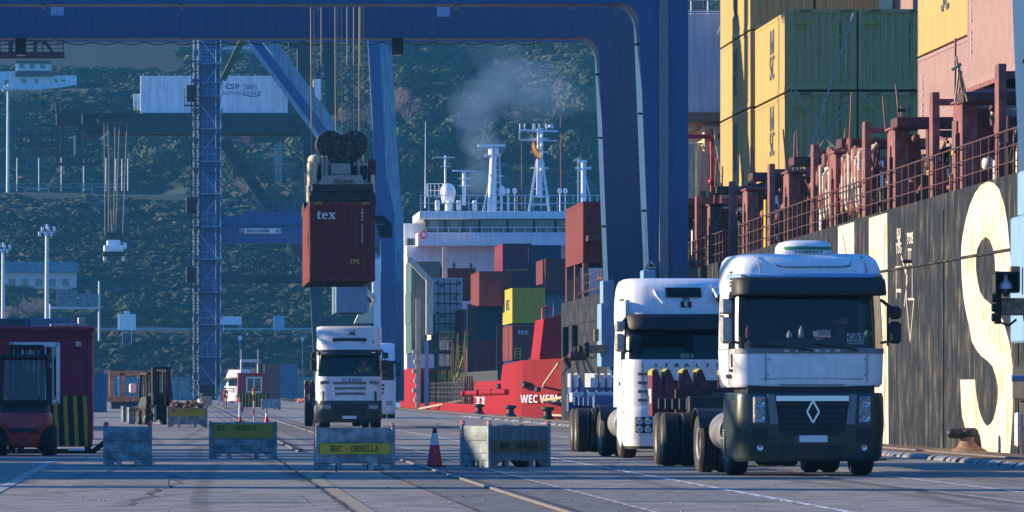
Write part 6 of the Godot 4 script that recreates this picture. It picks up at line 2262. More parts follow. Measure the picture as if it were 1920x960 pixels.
# white truck with a high spoiler; the near one carries a maker's name and a dark green bumper
func scania(p: Vector3, near: bool) -> void:
	var o := thing("tractor_truck", "white truck with slotted grille and dark green bumper driving between the bins" if near else "white truck with a flat cream bumper, mostly hidden behind the slotted grille truck", "truck", p)
	var low: Material = M.green if near else M.white
	var b := mb()
	var rs := [ring(0.22, 2.3, -0.05, -1.6, 0.36, 0.05), ring(0.40, 2.46, 0.02, -1.6, 0.36, 0.06), ring(0.95, 2.46, 0.02, -1.6, 0.36, 0.06), ring(1.04, 2.44, -0.02, -1.6, 0.36, 0.06)]
	loft(b, rs, ALL)
	cap(b, rs[3])
	obj("bumper", b, low, o)
	b = mb()
	rs = [ring(1.04, 2.44, -0.03, -2.1, 0.38, 0.08), ring(1.5, 2.46, -0.04, -2.1, 0.38, 0.09), ring(1.94, 2.44, -0.07, -2.1, 0.38, 0.08)]
	loft(b, rs, ALL)
	obj("cab_body", b, M.white, o)
	var w0 := ring(1.94, 2.44, -0.07, -2.1, 0.38, 0.08)
	var w1 := ring(2.4, 2.40, -0.16, -2.1, 0.38, 0.08)
	var w2 := ring(2.86, 2.34, -0.27, -2.1, 0.38, 0.08)
	b = mb()
	loft(b, [w0, w1, w2], SCREEN)
	obj("windscreen", b, M.glass, o)
	glass_band(o, [w0, w1, w2])
	cab_inside(o, 2.02, 2.8, -0.14, -2.05)
	b = mb()
	rs = [ring(2.74, 2.40, -0.02, -0.6, 0.36, 0.10), ring(2.90, 2.38, -0.06, -0.6, 0.36, 0.10), ring(2.94, 2.3, -0.14, -0.6, 0.36, 0.08)]
	loft(b, rs, ALL)
	cap(b, rs[2])
	obj("sun_visor", b, M.black, o)
	b = mb()
	rs = [ring(2.86, 2.36, -0.26, -2.1, 0.38, 0.08), ring(3.15, 2.36, -0.36, -2.1, 0.40, 0.08), ring(3.4, 2.34, -0.50, -2.1, 0.42, 0.08), ring(3.72, 2.40, -0.72, -2.1, 0.42, 0.08), ring(3.80, 2.34, -0.80, -2.1, 0.42, 0.08), ring(3.83, 2.1, -0.95, -2.05, 0.42, 0.05)]
	loft(b, rs, ALL)
	cap(b, rs[5])
	obj("roof", b, M.white, o)
	b = mb()
	for k in 3:
		b.box(Vector3(0, 1.70 - k * 0.20, 0.05 - 0.004 * k), Vector3(1.26 - k * 0.04, 0.10, 0.06), 0.03)
	many("grille_slot", b, M.grey if near else M.dark, o)
	if near:
		text(o, "maker_lettering", "SCANIA", 0.17, M.grey, Vector3(0.08, 1.80, 0.055), Vector3.ZERO, 0.9)
		b = mb()
		b.box(Vector3(0, 3.32, -0.36), Vector3(1.3, 0.12, 0.08), 0.03)
		for x in [-0.9, -0.55, 0.55, 0.9]: b.box(Vector3(x, 3.25, -0.34), Vector3(0.03, 0.14, 0.05), 0.01)
		obj("lamp_bar", b, M.black, o)
		b = mb()
		for k in 4: b.bar(Vector3(0.03 + k * 0.05, 3.52, -0.50), Vector3(0.03 + k * 0.05 + 0.02, 3.6 + (k % 2) * 0.05, -0.56), 0.03)
		b.bar(Vector3(0.0, 3.52, -0.50), Vector3(0.25, 3.50, -0.49), 0.035)
		obj("roof_emblem", b, M.stencil, o)
		for sx in [-0.98, 0.98]:
			b = mb()
			b.box(Vector3(sx * 0.92, 2.83, 0.07), Vector3(0.16, 0.05, 0.04), 0.015)
			obj("visor_lamp", b, M.lens, o)
			b = mb()
			b.box(Vector3(sx * 0.94, 1.72, 0.02), Vector3(0.36, 0.13, 0.05), 0.05, Basis(Vector3(0, 0, 1), -0.12 * sx))
			obj("side_vent", b, M.grey, o)
			b = mb()
			b.box(Vector3(sx * 1.0, 1.22, 0.0), Vector3(0.07, 0.36, 0.06), 0.03)
			obj("air_slot", b, M.black, o)
		panel(o, "lower_grille", M.black, [[-0.66, 0.92], [0.66, 0.92], [0.58, 0.5], [-0.58, 0.5]], 0.0, 0.09)
		panel(o, "number_plate", M.plate, rect(-0.26, 0.36, 0.26, 0.47), 0.0, 0.10)
		b = mb()
		b.bar(Vector3(-0.8, 2.0, 0.02), Vector3(-0.2, 1.96, 0.04), 0.025); b.bar(Vector3(0.1, 2.0, 0.04), Vector3(0.7, 1.96, 0.03), 0.025)
		many("wiper", b, M.black, o)
		person("truck driver in a yellow high visibility jacket behind the slotted grille truck's windscreen", p + Vector3(0.58, -0.18, -1.15), "drive", M.hivis, M.shirt, 0.02)
	for sx in [-1.0, 1.0]:
		headlight(o, sx * 0.88, 0.80, 0.38, 0.18, 0.05, false)
		wheel(o, sx * 1.05, -1.42, 0.5, 0.32, true)
		mirror(o, sx, 2.15, 2.85, -0.2, 1.36, M.tyre_side if sx < 0 else M.black)  # sunward mirror gets the paler tone in place of light
	tractor_rear(o, -2.6)


# ---- people: one skin meshed from a field of tapered bones

func person(label: String, p: Vector3, pose: String, top: Material, low: Material, _cell := 0.02, turn := 0.0) -> Node3D:
	var o := thing("person", label, "person", p, "", turn)
	var bones := []
	var skin := Color(0.42, 0.24, 0.17)
	var cloth: Color = top.albedo_color.srgb_to_linear()
	var trous: Color = low.albedo_color.srgb_to_linear()
	var cell := 0.02
	var hd := Vector3(0, 1.60, 0.02)
	var hands := []
	if pose == "walk":
		cell = 0.022
		bones = [[Vector3(0, 1.02, 0), Vector3(0, 1.32, 0), 0.14, 0.15, cloth], [Vector3(-0.14, 1.38, 0), Vector3(0.14, 1.38, 0), 0.085, 0.085, cloth], [Vector3(0, 1.40, 0), Vector3(0, 1.50, 0.01), 0.06, 0.055, skin],
			[Vector3(-0.19, 1.38, 0), Vector3(-0.25, 1.10, -0.06), 0.065, 0.05, cloth], [Vector3(-0.25, 1.10, -0.06), Vector3(-0.24, 0.86, 0.04), 0.05, 0.038, cloth],
			[Vector3(0.19, 1.38, 0), Vector3(0.25, 1.10, 0.05), 0.065, 0.05, cloth], [Vector3(0.25, 1.10, 0.05), Vector3(0.24, 0.87, 0.16), 0.05, 0.038, cloth],
			[Vector3(-0.09, 0.95, 0), Vector3(-0.10, 0.50, 0.10), 0.095, 0.07, trous], [Vector3(-0.10, 0.50, 0.10), Vector3(-0.11, 0.10, 0.02), 0.07, 0.05, trous], [Vector3(-0.11, 0.06, 0.0), Vector3(-0.12, 0.04, 0.17), 0.05, 0.04, Color(0.02, 0.02, 0.02)],
			[Vector3(0.09, 0.95, 0), Vector3(0.10, 0.50, 0.02), 0.095, 0.07, trous], [Vector3(0.10, 0.50, 0.02), Vector3(0.11, 0.12, -0.20), 0.07, 0.05, trous], [Vector3(0.11, 0.08, -0.22), Vector3(0.12, 0.03, -0.07), 0.05, 0.04, Color(0.02, 0.02, 0.02)]]
		hands = [[Vector3(-0.24, 0.84, 0.05), Vector3(0, -1, 0.15)], [Vector3(0.24, 0.85, 0.17), Vector3(0, -1, 0.2)]]
	else:
		hd = Vector3(0, 2.66, 0.10)
		bones = [[Vector3(0, 1.98, 0), Vector3(0, 2.34, 0.03), 0.15, 0.16, cloth], [Vector3(-0.15, 2.42, 0.03), Vector3(0.15, 2.42, 0.03), 0.085, 0.085, cloth], [Vector3(0, 2.46, 0.05), Vector3(0, 2.58, 0.08), 0.06, 0.055, skin],
			[Vector3(-0.2, 2.40, 0.03), Vector3(-0.28, 2.16, 0.16), 0.065, 0.05, cloth], [Vector3(-0.28, 2.16, 0.16), Vector3(-0.18, 2.28, 0.38), 0.048, 0.035, skin],
			[Vector3(0.2, 2.40, 0.03), Vector3(0.28, 2.16, 0.14), 0.065, 0.05, cloth], [Vector3(0.28, 2.16, 0.14), Vector3(0.16, 2.30, 0.38), 0.048, 0.035, skin],
			[Vector3(-0.09, 1.98, 0.02), Vector3(-0.12, 1.98, 0.36), 0.09, 0.07, trous], [Vector3(0.09, 1.98, 0.02), Vector3(0.12, 1.98, 0.36), 0.09, 0.07, trous]]
		hands = [[Vector3(-0.17, 2.30, 0.40), Vector3(0.3, 0.5, 0.8)], [Vector3(0.15, 2.32, 0.40), Vector3(-0.3, 0.5, 0.8)]]
	bones.append([hd + Vector3(0, -0.05, 0.02), hd + Vector3(0, 0.04, -0.01), 0.085, 0.10, skin])
	bones.append([hd + Vector3(0, -0.03, 0.09), hd + Vector3(0, 0.0, 0.095), 0.022, 0.014, skin])     # nose
	for sx in [-1.0, 1.0]: bones.append([hd + Vector3(sx * 0.092, -0.03, 0.0), hd + Vector3(sx * 0.095, 0.01, -0.005), 0.018, 0.022, skin])
	var lo := Vector3.ONE * 99
	var hi := -lo
	for b in bones:
		for k in 2:
			lo = lo.min(b[k] - Vector3.ONE * (b[2 + k] + 0.05))
			hi = hi.max(b[k] + Vector3.ONE * (b[2 + k] + 0.05))
	var m := net(bones, lo, hi, cell)
	for h in hands:    # palm, four fingers of unequal length, thumb from the side of the palm
		m.col = skin
		var f: Vector3 = h[1].normalized()
		var sd := f.cross(Vector3(0.3, 0.2, 1)).normalized()
		var nn := sd.cross(f)
		var c: Vector3 = h[0]
		m.tube(c - f * 0.02, c + f * 0.07, 0.032, 0.036, 8)
		for k in 4:
			var r := c + f * 0.07 + sd * (k - 1.5) * 0.02
			var l: float = [0.065, 0.078, 0.074, 0.055][k]
			m.tube(r, r + (f + nn * 0.25).normalized() * l * 0.55, 0.010, 0.009, 6)
			m.tube(r + (f + nn * 0.25).normalized() * l * 0.55, r + (f + nn * 0.25).normalized() * l * 0.55 + (f + nn * 0.9).normalized() * l * 0.5, 0.009, 0.007, 6)
		m.tube(c + f * 0.02 + sd * 0.03, c + f * 0.055 + sd * 0.062 + nn * 0.02, 0.012, 0.009, 6)
	if not M.has("figure"): M.figure = mat(1, 1, 1, 0.75, 0, null, Vector3.ONE, true)
	obj("body", m, M.figure, o)
	var g := mb()
	for sx in [-1.0, 1.0]: g.ball(hd + Vector3(sx * 0.035, 0.012, 0.088), Vector3(0.013, 0.008, 0.01), 8, 5)
	g.box(hd + Vector3(0, -0.062, 0.096), Vector3(0.05, 0.009, 0.01), 0.003)
	obj("eyes_and_mouth", g, M.hair, o)
	g = mb()
	g.ball(hd + Vector3(0, 0.045, -0.02), Vector3(0.105, 0.10, 0.112), 12, 8)
	obj("hair", g, M.hair, o)
	if pose == "walk":
		g = mb()
		g.box(Vector3(0, 1.2, 0), Vector3(0.34, 0.045, 0.31), 0.02)
		for sx in [-0.1, 0.1]: g.box(Vector3(sx, 0.32, 0.0), Vector3(0.15, 0.04, 0.20), 0.02)
		obj("reflective_band", g, M.plate, o)
	return o


func net(bones: Array, lo: Vector3, hi: Vector3, c: float) -> MB:
	var n := Vector3i(((hi - lo) / c).ceil()) + Vector3i.ONE
	var f := PackedFloat32Array()
	f.resize(n.x * n.y * n.z)
	f.fill(1.0)
	for b in bones:
		var a: Vector3 = b[0]
		var ab: Vector3 = b[1] - b[0]
		var l2 := maxf(ab.length_squared(), 1e-9)
		var ra: float = b[2]
		var rb: float = b[3]
		var pad := maxf(ra, rb) + 0.07
		var i0 := Vector3i(((a.min(b[1]) - Vector3.ONE * pad - lo) / c).floor()).clamp(Vector3i.ZERO, n - Vector3i.ONE)
		var i1 := Vector3i(((a.max(b[1]) + Vector3.ONE * pad - lo) / c).ceil()).clamp(Vector3i.ZERO, n - Vector3i.ONE)
		for z in range(i0.z, i1.z + 1):
			for y in range(i0.y, i1.y + 1):
				for x in range(i0.x, i1.x + 1):
					var p := lo + Vector3(x, y, z) * c
					var t := clampf((p - a).dot(ab) / l2, 0, 1)
					var d := p.distance_to(a + ab * t) - lerpf(ra, rb, t)
					var k := x + n.x * (y + n.y * z)
					var e := f[k]
					var h := clampf(0.5 + 0.5 * (e - d) / 0.03, 0, 1)
					f[k] = lerpf(e, d, h) - 0.03 * h * (1 - h)
	var m := MB.new()
	var pos := {}
	for z in n.z - 1:
		for y in n.y - 1:
			for x in n.x - 1:
				var base := x + n.x * (y + n.y * z)
				var s := 0
				var acc := Vector3.ZERO
				var cnt := 0
				var v := []
				for q in 8: v.append(f[base + (q & 1) + n.x * ((q >> 1) & 1) + n.x * n.y * (q >> 2)])
				for q in 8: s += int(v[q] < 0)
				if s == 0 or s == 8: continue
				for e in [[0, 1], [2, 3], [4, 5], [6, 7], [0, 2], [1, 3], [4, 6], [5, 7], [0, 4], [1, 5], [2, 6], [3, 7]]:
					var va: float = v[e[0]]
					var vb: float = v[e[1]]
					if (va < 0) != (vb < 0):
						var t := va / (va - vb)
						var pa := Vector3(e[0] & 1, (e[0] >> 1) & 1, e[0] >> 2)
						var pb := Vector3(e[1] & 1, (e[1] >> 1) & 1, e[1] >> 2)
						acc += pa.lerp(pb, t)
						cnt += 1
				pos[base] = lo + (Vector3(x, y, z) + acc / cnt) * c
	var shade := {}
	for k in pos:
		var p: Vector3 = pos[k]
		var best := 9.0
		var co := Color.WHITE
		for b in bones:
			var a: Vector3 = b[0]
			var ab: Vector3 = b[1] - b[0]
			var t := clampf((p - a).dot(ab) / maxf(ab.length_squared(), 1e-9), 0, 1)
			var d := p.distance_to(a + ab * t) - lerpf(b[2], b[3], t)
			if d < best:
				best = d
				co = b[4]
		shade[k] = co
	var st := [1, n.x, n.x * n.y]
	var grad := func(k: int) -> Vector3:
		return Vector3(f[k + 1] - f[k - 1], f[k + n.x] - f[k - n.x], f[k + st[2]] - f[k - st[2]]).normalized()
	for k in pos:
		for ax in 3:
			var u: int = st[(ax + 1) % 3]
			var w: int = st[(ax + 2) % 3]
			var o: int = k
			if (f[o] < 0) == (f[o + st[ax]] < 0): continue
			if not (pos.has(o - u) and pos.has(o - w) and pos.has(o - u - w)): continue
			var q := [o - u - w, o - w, o, o - u]
			if f[o] > 0: q.reverse()
			var ns := []
			for i in q: ns.append(grad.call(i))
			for tri in [[0, 2, 1], [0, 3, 2]]:
				for i in tri:
					m.col = shade[q[i]]
					m.vert(pos[q[i]], ns[i])
	return m


# ---- galvanised bins, cones and posts

func bin(label: String, p: Vector3, turn: float, band: int, marks: Array, w := 1.4, dp := 0.9, h := 0.75, band_face := 0) -> Node3D:
	var o := thing("steel_bin", label, "bin", p, "", turn)
	for sx in [-1.0, 1.0]:
		for sz in [-1.0, 1.0]:
			var b := mb()
			b.box(Vector3(sx * (w / 2 - 0.03), h / 2 + 0.012, sz * (dp / 2 - 0.03)), Vector3(0.07, h + 0.024, 0.07), 0.012)
			obj("corner_post", b, M.zinc, o)
	var rails := [0.14, h * 0.36, h * 0.67]
	for fc in 4:
		var b := mb()
		var ww := (w if fc % 2 == 0 else dp) - 0.13
		var off := (dp if fc % 2 == 0 else w) / 2 - 0.035
		b.t = Transform3D(Basis(Vector3.UP, fc * PI / 2), Vector3.ZERO)
		b.box(Vector3(0, (h + 0.12) / 2, off), Vector3(ww, h - 0.12, 0.02))
		for y in rails: b.box(Vector3(0, y, off + 0.013), Vector3(ww, 0.028, 0.028), 0.008)
		b.prism(PackedVector2Array([Vector2(-ww / 2, 0.0), Vector2(-ww / 2, 0.13), Vector2(-ww / 2 + 0.24, 0.13), Vector2(-ww / 2 + 0.12, 0.02), Vector2(-ww / 2 + 0.10, 0.0)]), off - 0.01, off + 0.01)
		b.prism(PackedVector2Array([Vector2(ww / 2, 0.0), Vector2(ww / 2, 0.13), Vector2(ww / 2 - 0.24, 0.13), Vector2(ww / 2 - 0.12, 0.02), Vector2(ww / 2 - 0.10, 0.0)]), off - 0.01, off + 0.01)
		for x in [-0.22, 0.22]: b.box(Vector3(x * ww, 0.065, off - 0.03), Vector3(0.09, 0.13, 0.10))
		obj("side_panel", b, M.zinc_worn if (fc == 0 and band == 3) else M.zinc, o)
	var b2 := mb()
	b2.box(Vector3(0, 0.15, 0), Vector3(w - 0.1, 0.03, dp - 0.1))
	obj("floor_sheet", b2, M.zinc_worn, o)
	if band:
		var y0: float = [0.0, 0.285, 0.42, 0.30][band]
		var y1: float = [0.0, 0.475, h - 0.03, 0.50][band]
		b2 = mb()
		b2.t = Transform3D(Basis(Vector3.UP, band_face * PI / 2), Vector3.ZERO)
		var ww := (w if band_face % 2 == 0 else dp) - 0.15
		var off := (dp if band_face % 2 == 0 else w) / 2 - 0.012
		b2.box(Vector3(0, (y0 + y1) / 2, off), Vector3(ww, y1 - y0, 0.012), 0.003)
		var bd := obj("name_band", b2, [M.olive, M.yellow_dull, M.olive, M.band_brown][band], o)
		var ty := (y0 + y1) / 2 if band != 2 else y1 - 0.09
		for wd in [["MSC", -0.27 * ww], ["ORNELLA", 0.13 * ww]]:
			var tx := text(bd, "stencil_lettering", wd[0], 0.105 if band != 2 else 0.095, M.stencil, Basis(Vector3.UP, band_face * PI / 2) * Vector3(wd[1] - (0.12 if band == 2 else 0.0), ty, off + 0.008), Vector3(0, band_face * PI / 2, 0), 0.68, true)
	for k in marks:
		var sx := -1.0 if k % 2 == 0 else 1.0
		var sz := 1.0 if k < 2 else -1.0
		var r := mb()
		r.box(Vector3(sx * (w / 2 - 0.04), h + 0.055, sz * (dp / 2 - 0.04)), Vector3(0.075, 0.075, 0.075), 0.01)
		var mk := obj("corner_marker", r, M.pink_red, o)
		r = mb()
		r.box(Vector3(sx * (w / 2 - 0.04), h + 0.06, sz * (dp / 2 - 0.04) + 0.053), Vector3(0.06, 0.03, 0.006), 0.0, Basis(Vector3(0, 0, 1), 0.5))
		obj("tape", r, M.plate, mk)
	return o


func cone(label: String, p: Vector3, h: float) -> Node3D:
	var o := thing("traffic_cone", label, "traffic cone", p)
	var b := mb()
	b.box(Vector3(0, 0.02, 0), Vector3(h * 0.56, 0.04, h * 0.56), 0.012)
	obj("base", b, M.black, o)
	var R := func(y: float) -> float: return lerpf(h * 0.21, h * 0.045, y / h)
	b = mb()
	b.lathe([Vector2(R.call(0.04), 0.04), Vector2(R.call(h * 0.57), h * 0.57)], 20)
	b.box(Vector3(0.0, h * 0.27, R.call(h * 0.27)), Vector3(0.03, 0.03, 0.012))
	obj("cone_body", b, M.cone_red, o)
	b = mb()
	b.lathe([Vector2(R.call(h * 0.57) + 0.003, h * 0.57), Vector2(R.call(h * 0.87) + 0.003, h * 0.87)], 20)
	obj("reflective_sleeve", b, M.cone_white, o)
	b = mb()
	b.lathe([Vector2(R.call(h * 0.87), h * 0.87), Vector2(R.call(h), h), Vector2(R.call(h) * 0.6, h), Vector2(R.call(h) * 0.5, h * 0.96)], 20)
	obj("tip", b, M.box_magenta, o)
	return o


func forklift(label: String, p: Vector3, turn: float, paint: Material) -> Node3D:   # faces -z: its counterweight is towards +z
	var o := thing("forklift", label, "forklift", p, "", turn)
	var b := mb()
	var rs := [ring(0.20, 0.60, 0.0, -1.5, 0.14, 0.02), ring(0.30, 0.70, 0.05, -1.5, 0.16, 0.03), ring(0.50, 0.78, 0.07, -1.5, 0.18, 0.04), ring(0.60, 1.02, 0.07, -1.5, 0.22, 0.04), ring(0.68, 1.16, 0.06, -1.5, 0.22, 0.04), ring(0.86, 1.16, 0.03, -1.5, 0.22, 0.03), ring(0.93, 1.10, -0.04, -1.5, 0.22, 0.03)]
	loft(b, rs, ALL)
	cap(b, rs[6]); cap(b, rs[0], false)
	obj("counterweight", b, paint, o)
	b = mb()
	b.box(Vector3(0, 0.55, 0.10), Vector3(0.62, 0.10, 0.02), 0.02)
	b.tube(Vector3(0, 0.34, 0.05), Vector3(0, 0.34, 0.14), 0.04, -1, 10)
	b.box(Vector3(0, 0.24, -0.1), Vector3(0.5, 0.12, 0.2), 0.02)
	obj("tow_pin", b, M.black, o)
	b = mb()
	rs = [ring(0.92, 1.06, -0.06, -1.3, 0.2, 0.02), ring(1.10, 1.06, -0.10, -1.3, 0.2, 0.02), ring(1.18, 0.9, -0.16, -1.2, 0.2, 0.02)]
	loft(b, rs, ALL)
	cap(b, rs[2])
	obj("engine_cover", b, M.black, o)
	b = mb()
	for sx in [-1.0, 1.0]:
		b.bar(Vector3(sx * 0.52, 1.1, -0.12), Vector3(sx * 0.48, 2.12, -0.22), 0.075, 0.09, 0.01)
		b.bar(Vector3(sx * 0.53, 0.9, -1.5), Vector3(sx * 0.48, 2.12, -1.25), 0.075, 0.09, 0.01)
		b.bar(Vector3(sx * 0.48, 2.12, -0.2), Vector3(sx * 0.48, 2.12, -1.27), 0.08, 0.09, 0.01)
	b.box(Vector3(0, 2.13, -0.2), Vector3(1.04, 0.11, 0.12), 0.03)
	b.box(Vector3(0, 1.16, -0.1), Vector3(1.04, 0.09, 0.08), 0.02)
	b.box(Vector3(0, 2.13, -1.27), Vector3(1.0, 0.09, 0.1), 0.02)
	for k in 5: b.bar(Vector3(-0.36 + k * 0.18, 2.15, -0.2), Vector3(-0.36 + k * 0.18, 2.15, -1.27), 0.03)
	obj("overhead_guard", b, M.black, o)
	b = mb()
	b.box(Vector3(0, 1.63, -0.17), Vector3(0.93, 0.86, 0.01), 0.0, Basis(Vector3(1, 0, 0), -0.09))
	obj("rear_window", b, M.cab_glass, o)
	b = mb()
	b.box(Vector3(0, 1.24, -0.72), Vector3(0.5, 0.14, 0.5), 0.05)
	b.box(Vector3(0, 1.54, -0.5), Vector3(0.46, 0.55, 0.14), 0.06)
	obj("seat", b, M.seat, o)
	b = mb()
	b.bar(Vector3(-0.4, 1.25, -0.15), Vector3(-0.1, 1.55, -0.16), 0.02)
	obj("wiper", b, M.black, o)
	b = mb()
	for sx in [-1.0, 1.0]:
		b.box(Vector3(sx * 0.34, 1.25, -1.75), Vector3(0.11, 2.3, 0.16), 0.02)
		b.box(Vector3(sx * 0.22, 1.25, -1.72), Vector3(0.07, 2.2, 0.12), 0.02)
	for y in [0.3, 1.25, 2.36]: b.box(Vector3(0, y, -1.74), Vector3(0.74, 0.1, 0.1), 0.02)
	for x in [-0.1, 0.1]: b.tube(Vector3(x, 0.3, -1.72), Vector3(x, 2.2, -1.72), 0.04, -1, 8)
	obj("mast", b, M.black, o)
	b = mb()
	b.box(Vector3(0, 0.42, -1.88), Vector3(1.0, 0.12, 0.06), 0.02)
	b.box(Vector3(0, 0.78, -1.88), Vector3(1.0, 0.12, 0.06), 0.02)
	for x in [-0.35, 0, 0.35]: b.box(Vector3(x, 0.9, -1.88), Vector3(0.05, 0.9, 0.05), 0.01)
	obj("fork_carriage", b, M.black, o)
	for sx in [-1.0, 1.0]:
		b = mb()
		b.box(Vector3(sx * 0.3, 0.42, -1.93), Vector3(0.12, 0.75, 0.05), 0.01)
		b.box(Vector3(sx * 0.3, 0.07, -2.45), Vector3(0.12, 0.045, 1.1), 0.01)
		obj("fork", b, M.steel, o)
		wheel(o, sx * 0.51, -0.30, 0.30, 0.27)
		wheel(o, sx * 0.55, -1.45, 0.33, 0.24)
		b = mb()
		b.box(Vector3(sx * 0.56, 1.95, -0.12), Vector3(0.07, 0.12, 0.06), 0.02)
		obj("tail_lamp", b, M.cone_red if sx < 0 else M.grey, o)
	return o


func yard() -> void:
	# bins, cones, posts
	bin("galvanised bin with a yellow name band across its middle, beside the striped cone", gnd(666, 882) + Vector3(0, 0, -0.45), 0.0, 1, [0, 1])
	bin("galvanised bin with a broad dull yellow top band, alone beside the old yellow line", gnd(456, 860) + Vector3(0, 0, -0.45), 0.0, 2, [])
	bin("plain galvanised bin seen end on, with red corner markers, beside the red cabin", gnd(236, 873) + Vector3(0.03, 0, -0.7), PI / 2, 2, [0, 1, 2, 3], 1.4, 0.9, 0.72, 2)
	var o := bin("galvanised bin standing turned with a sagging sack over it, past the striped cone", gnd(949, 877) + Vector3(0.02, 0, -0.62), 0.56, 3, [0, 1, 2], 1.4, 0.9, 0.76)
	o.rotation.y = -0.98 + PI / 2 - 0.02
	var s := mb()
	var N := 10
	for i in N:
		for j in N:
			var f := func(a: int, c: int) -> Vector3:
				var u := a / float(N) * 2 - 1
				var v := c / float(N) * 2 - 1
				return Vector3(u * 0.66, 0.70 + 0.10 * (1 - u * u * u * u) * (1 - v * v * v * v) - 0.10 * exp(-pow((u - 0.35) * 3, 2)) + 0.02 * sin(u * 9 + v * 7), -v * 0.41)
			s.quad(f.call(i, j), f.call(i + 1, j), f.call(i + 1, j + 1), f.call(i, j + 1))
	tag(obj("sack", s, M.zinc_worn), "sagging grey brown sack lying in the turned bin", "sack")
	get_node("sack").transform = o.transform
	o = bin("galvanised bin heaped with scrap metal, yellow top band, before the blue stair tower", gnd(351, 801), 0.0, 2, [], 1.55, 0.9, 0.75)
	var sc := mb()
	for k in 70:
		sc.box(Vector3(rng.randf_range(-0.62, 0.62), 0.72 + rng.randf_range(0, 0.24), rng.randf_range(-0.35, 0.35)), Vector3(rng.randf_range(0.06, 0.3), 0.06, rng.randf_range(0.05, 0.16)), 0.0, Basis.from_euler(Vector3(rng.randf() * 3, rng.randf() * 3, rng.randf() * 3)))
	sc.t = Transform3D()
	var so := obj("scrap_metal", sc, M.rusty)
	so.position = o.position
	stuff(tag(so, "heap of dark rusty scrap in the bin before the blue stair tower", "scrap"))
	bin("small galvanised bin with a yellow band, next to the tilted forklift, farther of two", gnd(243, 791), 0.1, 2, [], 0.7, 0.9, 0.7)
	bin("small galvanised bin tucked against the tilted forklift's wheel", gnd(255, 795), 0.1, 2, [], 0.7, 0.9, 0.7)
	bin("pale galvanised bin far off beside the red booth", gnd(508, 768), 0.0, 0, [], 1.45, 0.9, 0.8)
	cone("red and white striped cone standing on the railway rail", gnd(815, 876), 0.72)
	cone("small white cone with a red tip behind the broad banded bin", gnd(500, 795), 0.55)
	o = thing("delineator_post", "red and white delineator post behind the broad banded bin", "post", gnd(450, 793))
	for k in 5:
		var b := mb()
		b.tube(Vector3(0, 0.06 + k * 0.21, 0), Vector3(0, 0.06 + (k + 1) * 0.21, 0), 0.07, 0.068, 14)
		obj("reflective_band" if k % 2 else "post_section", b, M.cone_red if k in [0, 4] else M.cone_white, o)
	var b := mb()
	b.box(Vector3(0, 0.03, 0), Vector3(0.45, 0.06, 0.3), 0.02)
	b.box(Vector3(0.35, 0.02, 0.1), Vector3(0.5, 0.04, 0.25), 0.02)
	obj("base", b, M.black, o)
	b = mb()
	b.box(Vector3(0.11, 0.62, 0), Vector3(0.10, 0.22, 0.06), 0.03)
	obj("hook", b, M.cone_red, o)
	o = thing("hydrant_pole", "thin pole with dark bands and a small yellow head, next to the delineator post", "pole", gnd(476, 793))
	for k in 4:
		b = mb()
		b.tube(Vector3(0, k * 0.32, 0), Vector3(0, (k + 1) * 0.32, 0), 0.034, -1, 10)
		obj("pole_section", b, M.cone_white if k % 2 == 0 else M.box_magenta, o)
	b = mb()
	b.box(Vector3(0, 1.30, 0), Vector3(0.16, 0.16, 0.14), 0.04)
	obj("lamp_box", b, M.yellow_dull, o)
	b = mb()
	b.tube(Vector3(0, 1.38, 0), Vector3(0, 1.52, 0), 0.07, 0.06, 10)
	b.tube(Vector3(0, 1.52, 0), Vector3(0, 1.56, 0), 0.06, 0.02, 10)
	obj("cap", b, M.cone_red, o)
	# the red cabin at the edge of the view
	o = thing("site_cabin", "dark red site cabin with a barred white window and striped black and yellow skirt", "cabin", Vector3(-2.0, 0, -127.4))
	b = mb()
	b.box(Vector3(-3.0, 1.55, -1.22), Vector3(6.0, 2.5, 2.44), 0.02)
	for x in [-0.05, -5.95]: b.box(Vector3(x, 1.5, 0.01), Vector3(0.12, 2.7, 0.08), 0.015)
	for x in [-0.55, -2.35, -3.5, -4.7]: b.box(Vector3(x, 1.95, 0.006), Vector3(0.02, 1.3, 0.014))
	obj("wall", b, M.cabin_red, o)
	b = mb()
	b.box(Vector3(-3.0, 2.79, -1.2), Vector3(6.1, 0.10, 2.6), 0.02)
	b.box(Vector3(-3.0, 2.62, 0.03), Vector3(6.06, 0.05, 0.06), 0.01)
	var rf := obj("roof", b, M.cabin_red, o)
	b = mb()
	b.box(Vector3(-0.55, 2.88, -0.9), Vector3(0.8, 0.07, 1.0), 0.01)
	b.box(Vector3(-0.25, 2.96, -0.5), Vector3(0.16, 0.2, 0.12), 0.02)
	obj("roof_panel", b, M.steel, rf)
	b = mb()
	b.box(Vector3(-0.4, 0.72, 0.03), Vector3(0.82, 1.14, 0.03))
	b.box(Vector3(-3.4, 0.72, 0.03), Vector3(5.1, 1.14, 0.03))
	var sk := obj("skirt_board", b, M.black, o)
	for k in 12:
		var x := -0.14 - k * 0.22
		b = mb()
		b.prism(PackedVector2Array([Vector2(x - 0.02, 0.16), Vector2(x + 0.07, 0.16), Vector2(x + 0.02, 1.285), Vector2(x - 0.07, 1.285)]), 0.045, 0.05)
		obj("hazard_stripe", b, M.olive, sk)
	b = mb()
	b.box(Vector3(-3, 0.06, 0), Vector3(6, 0.09, 0.12), 0.01)
	for x in [-0.1, -0.9, -1.6, -3, -5.9]: b.box(Vector3(x, 0.08, -0.2), Vector3(0.14, 0.16, 0.5), 0.01)
	b.bar(Vector3(0.0, 0.03, 0.05), Vector3(0.42, 0.35, 0.5), 0.09)
	obj("base_rail", b, M.dark, o)
	b = mb()
	b.box(Vector3(-0.35, 0.09, 0.065), Vector3(0.38, 0.05, 0.02))
	obj("pale_strip", b, M.plate, o)
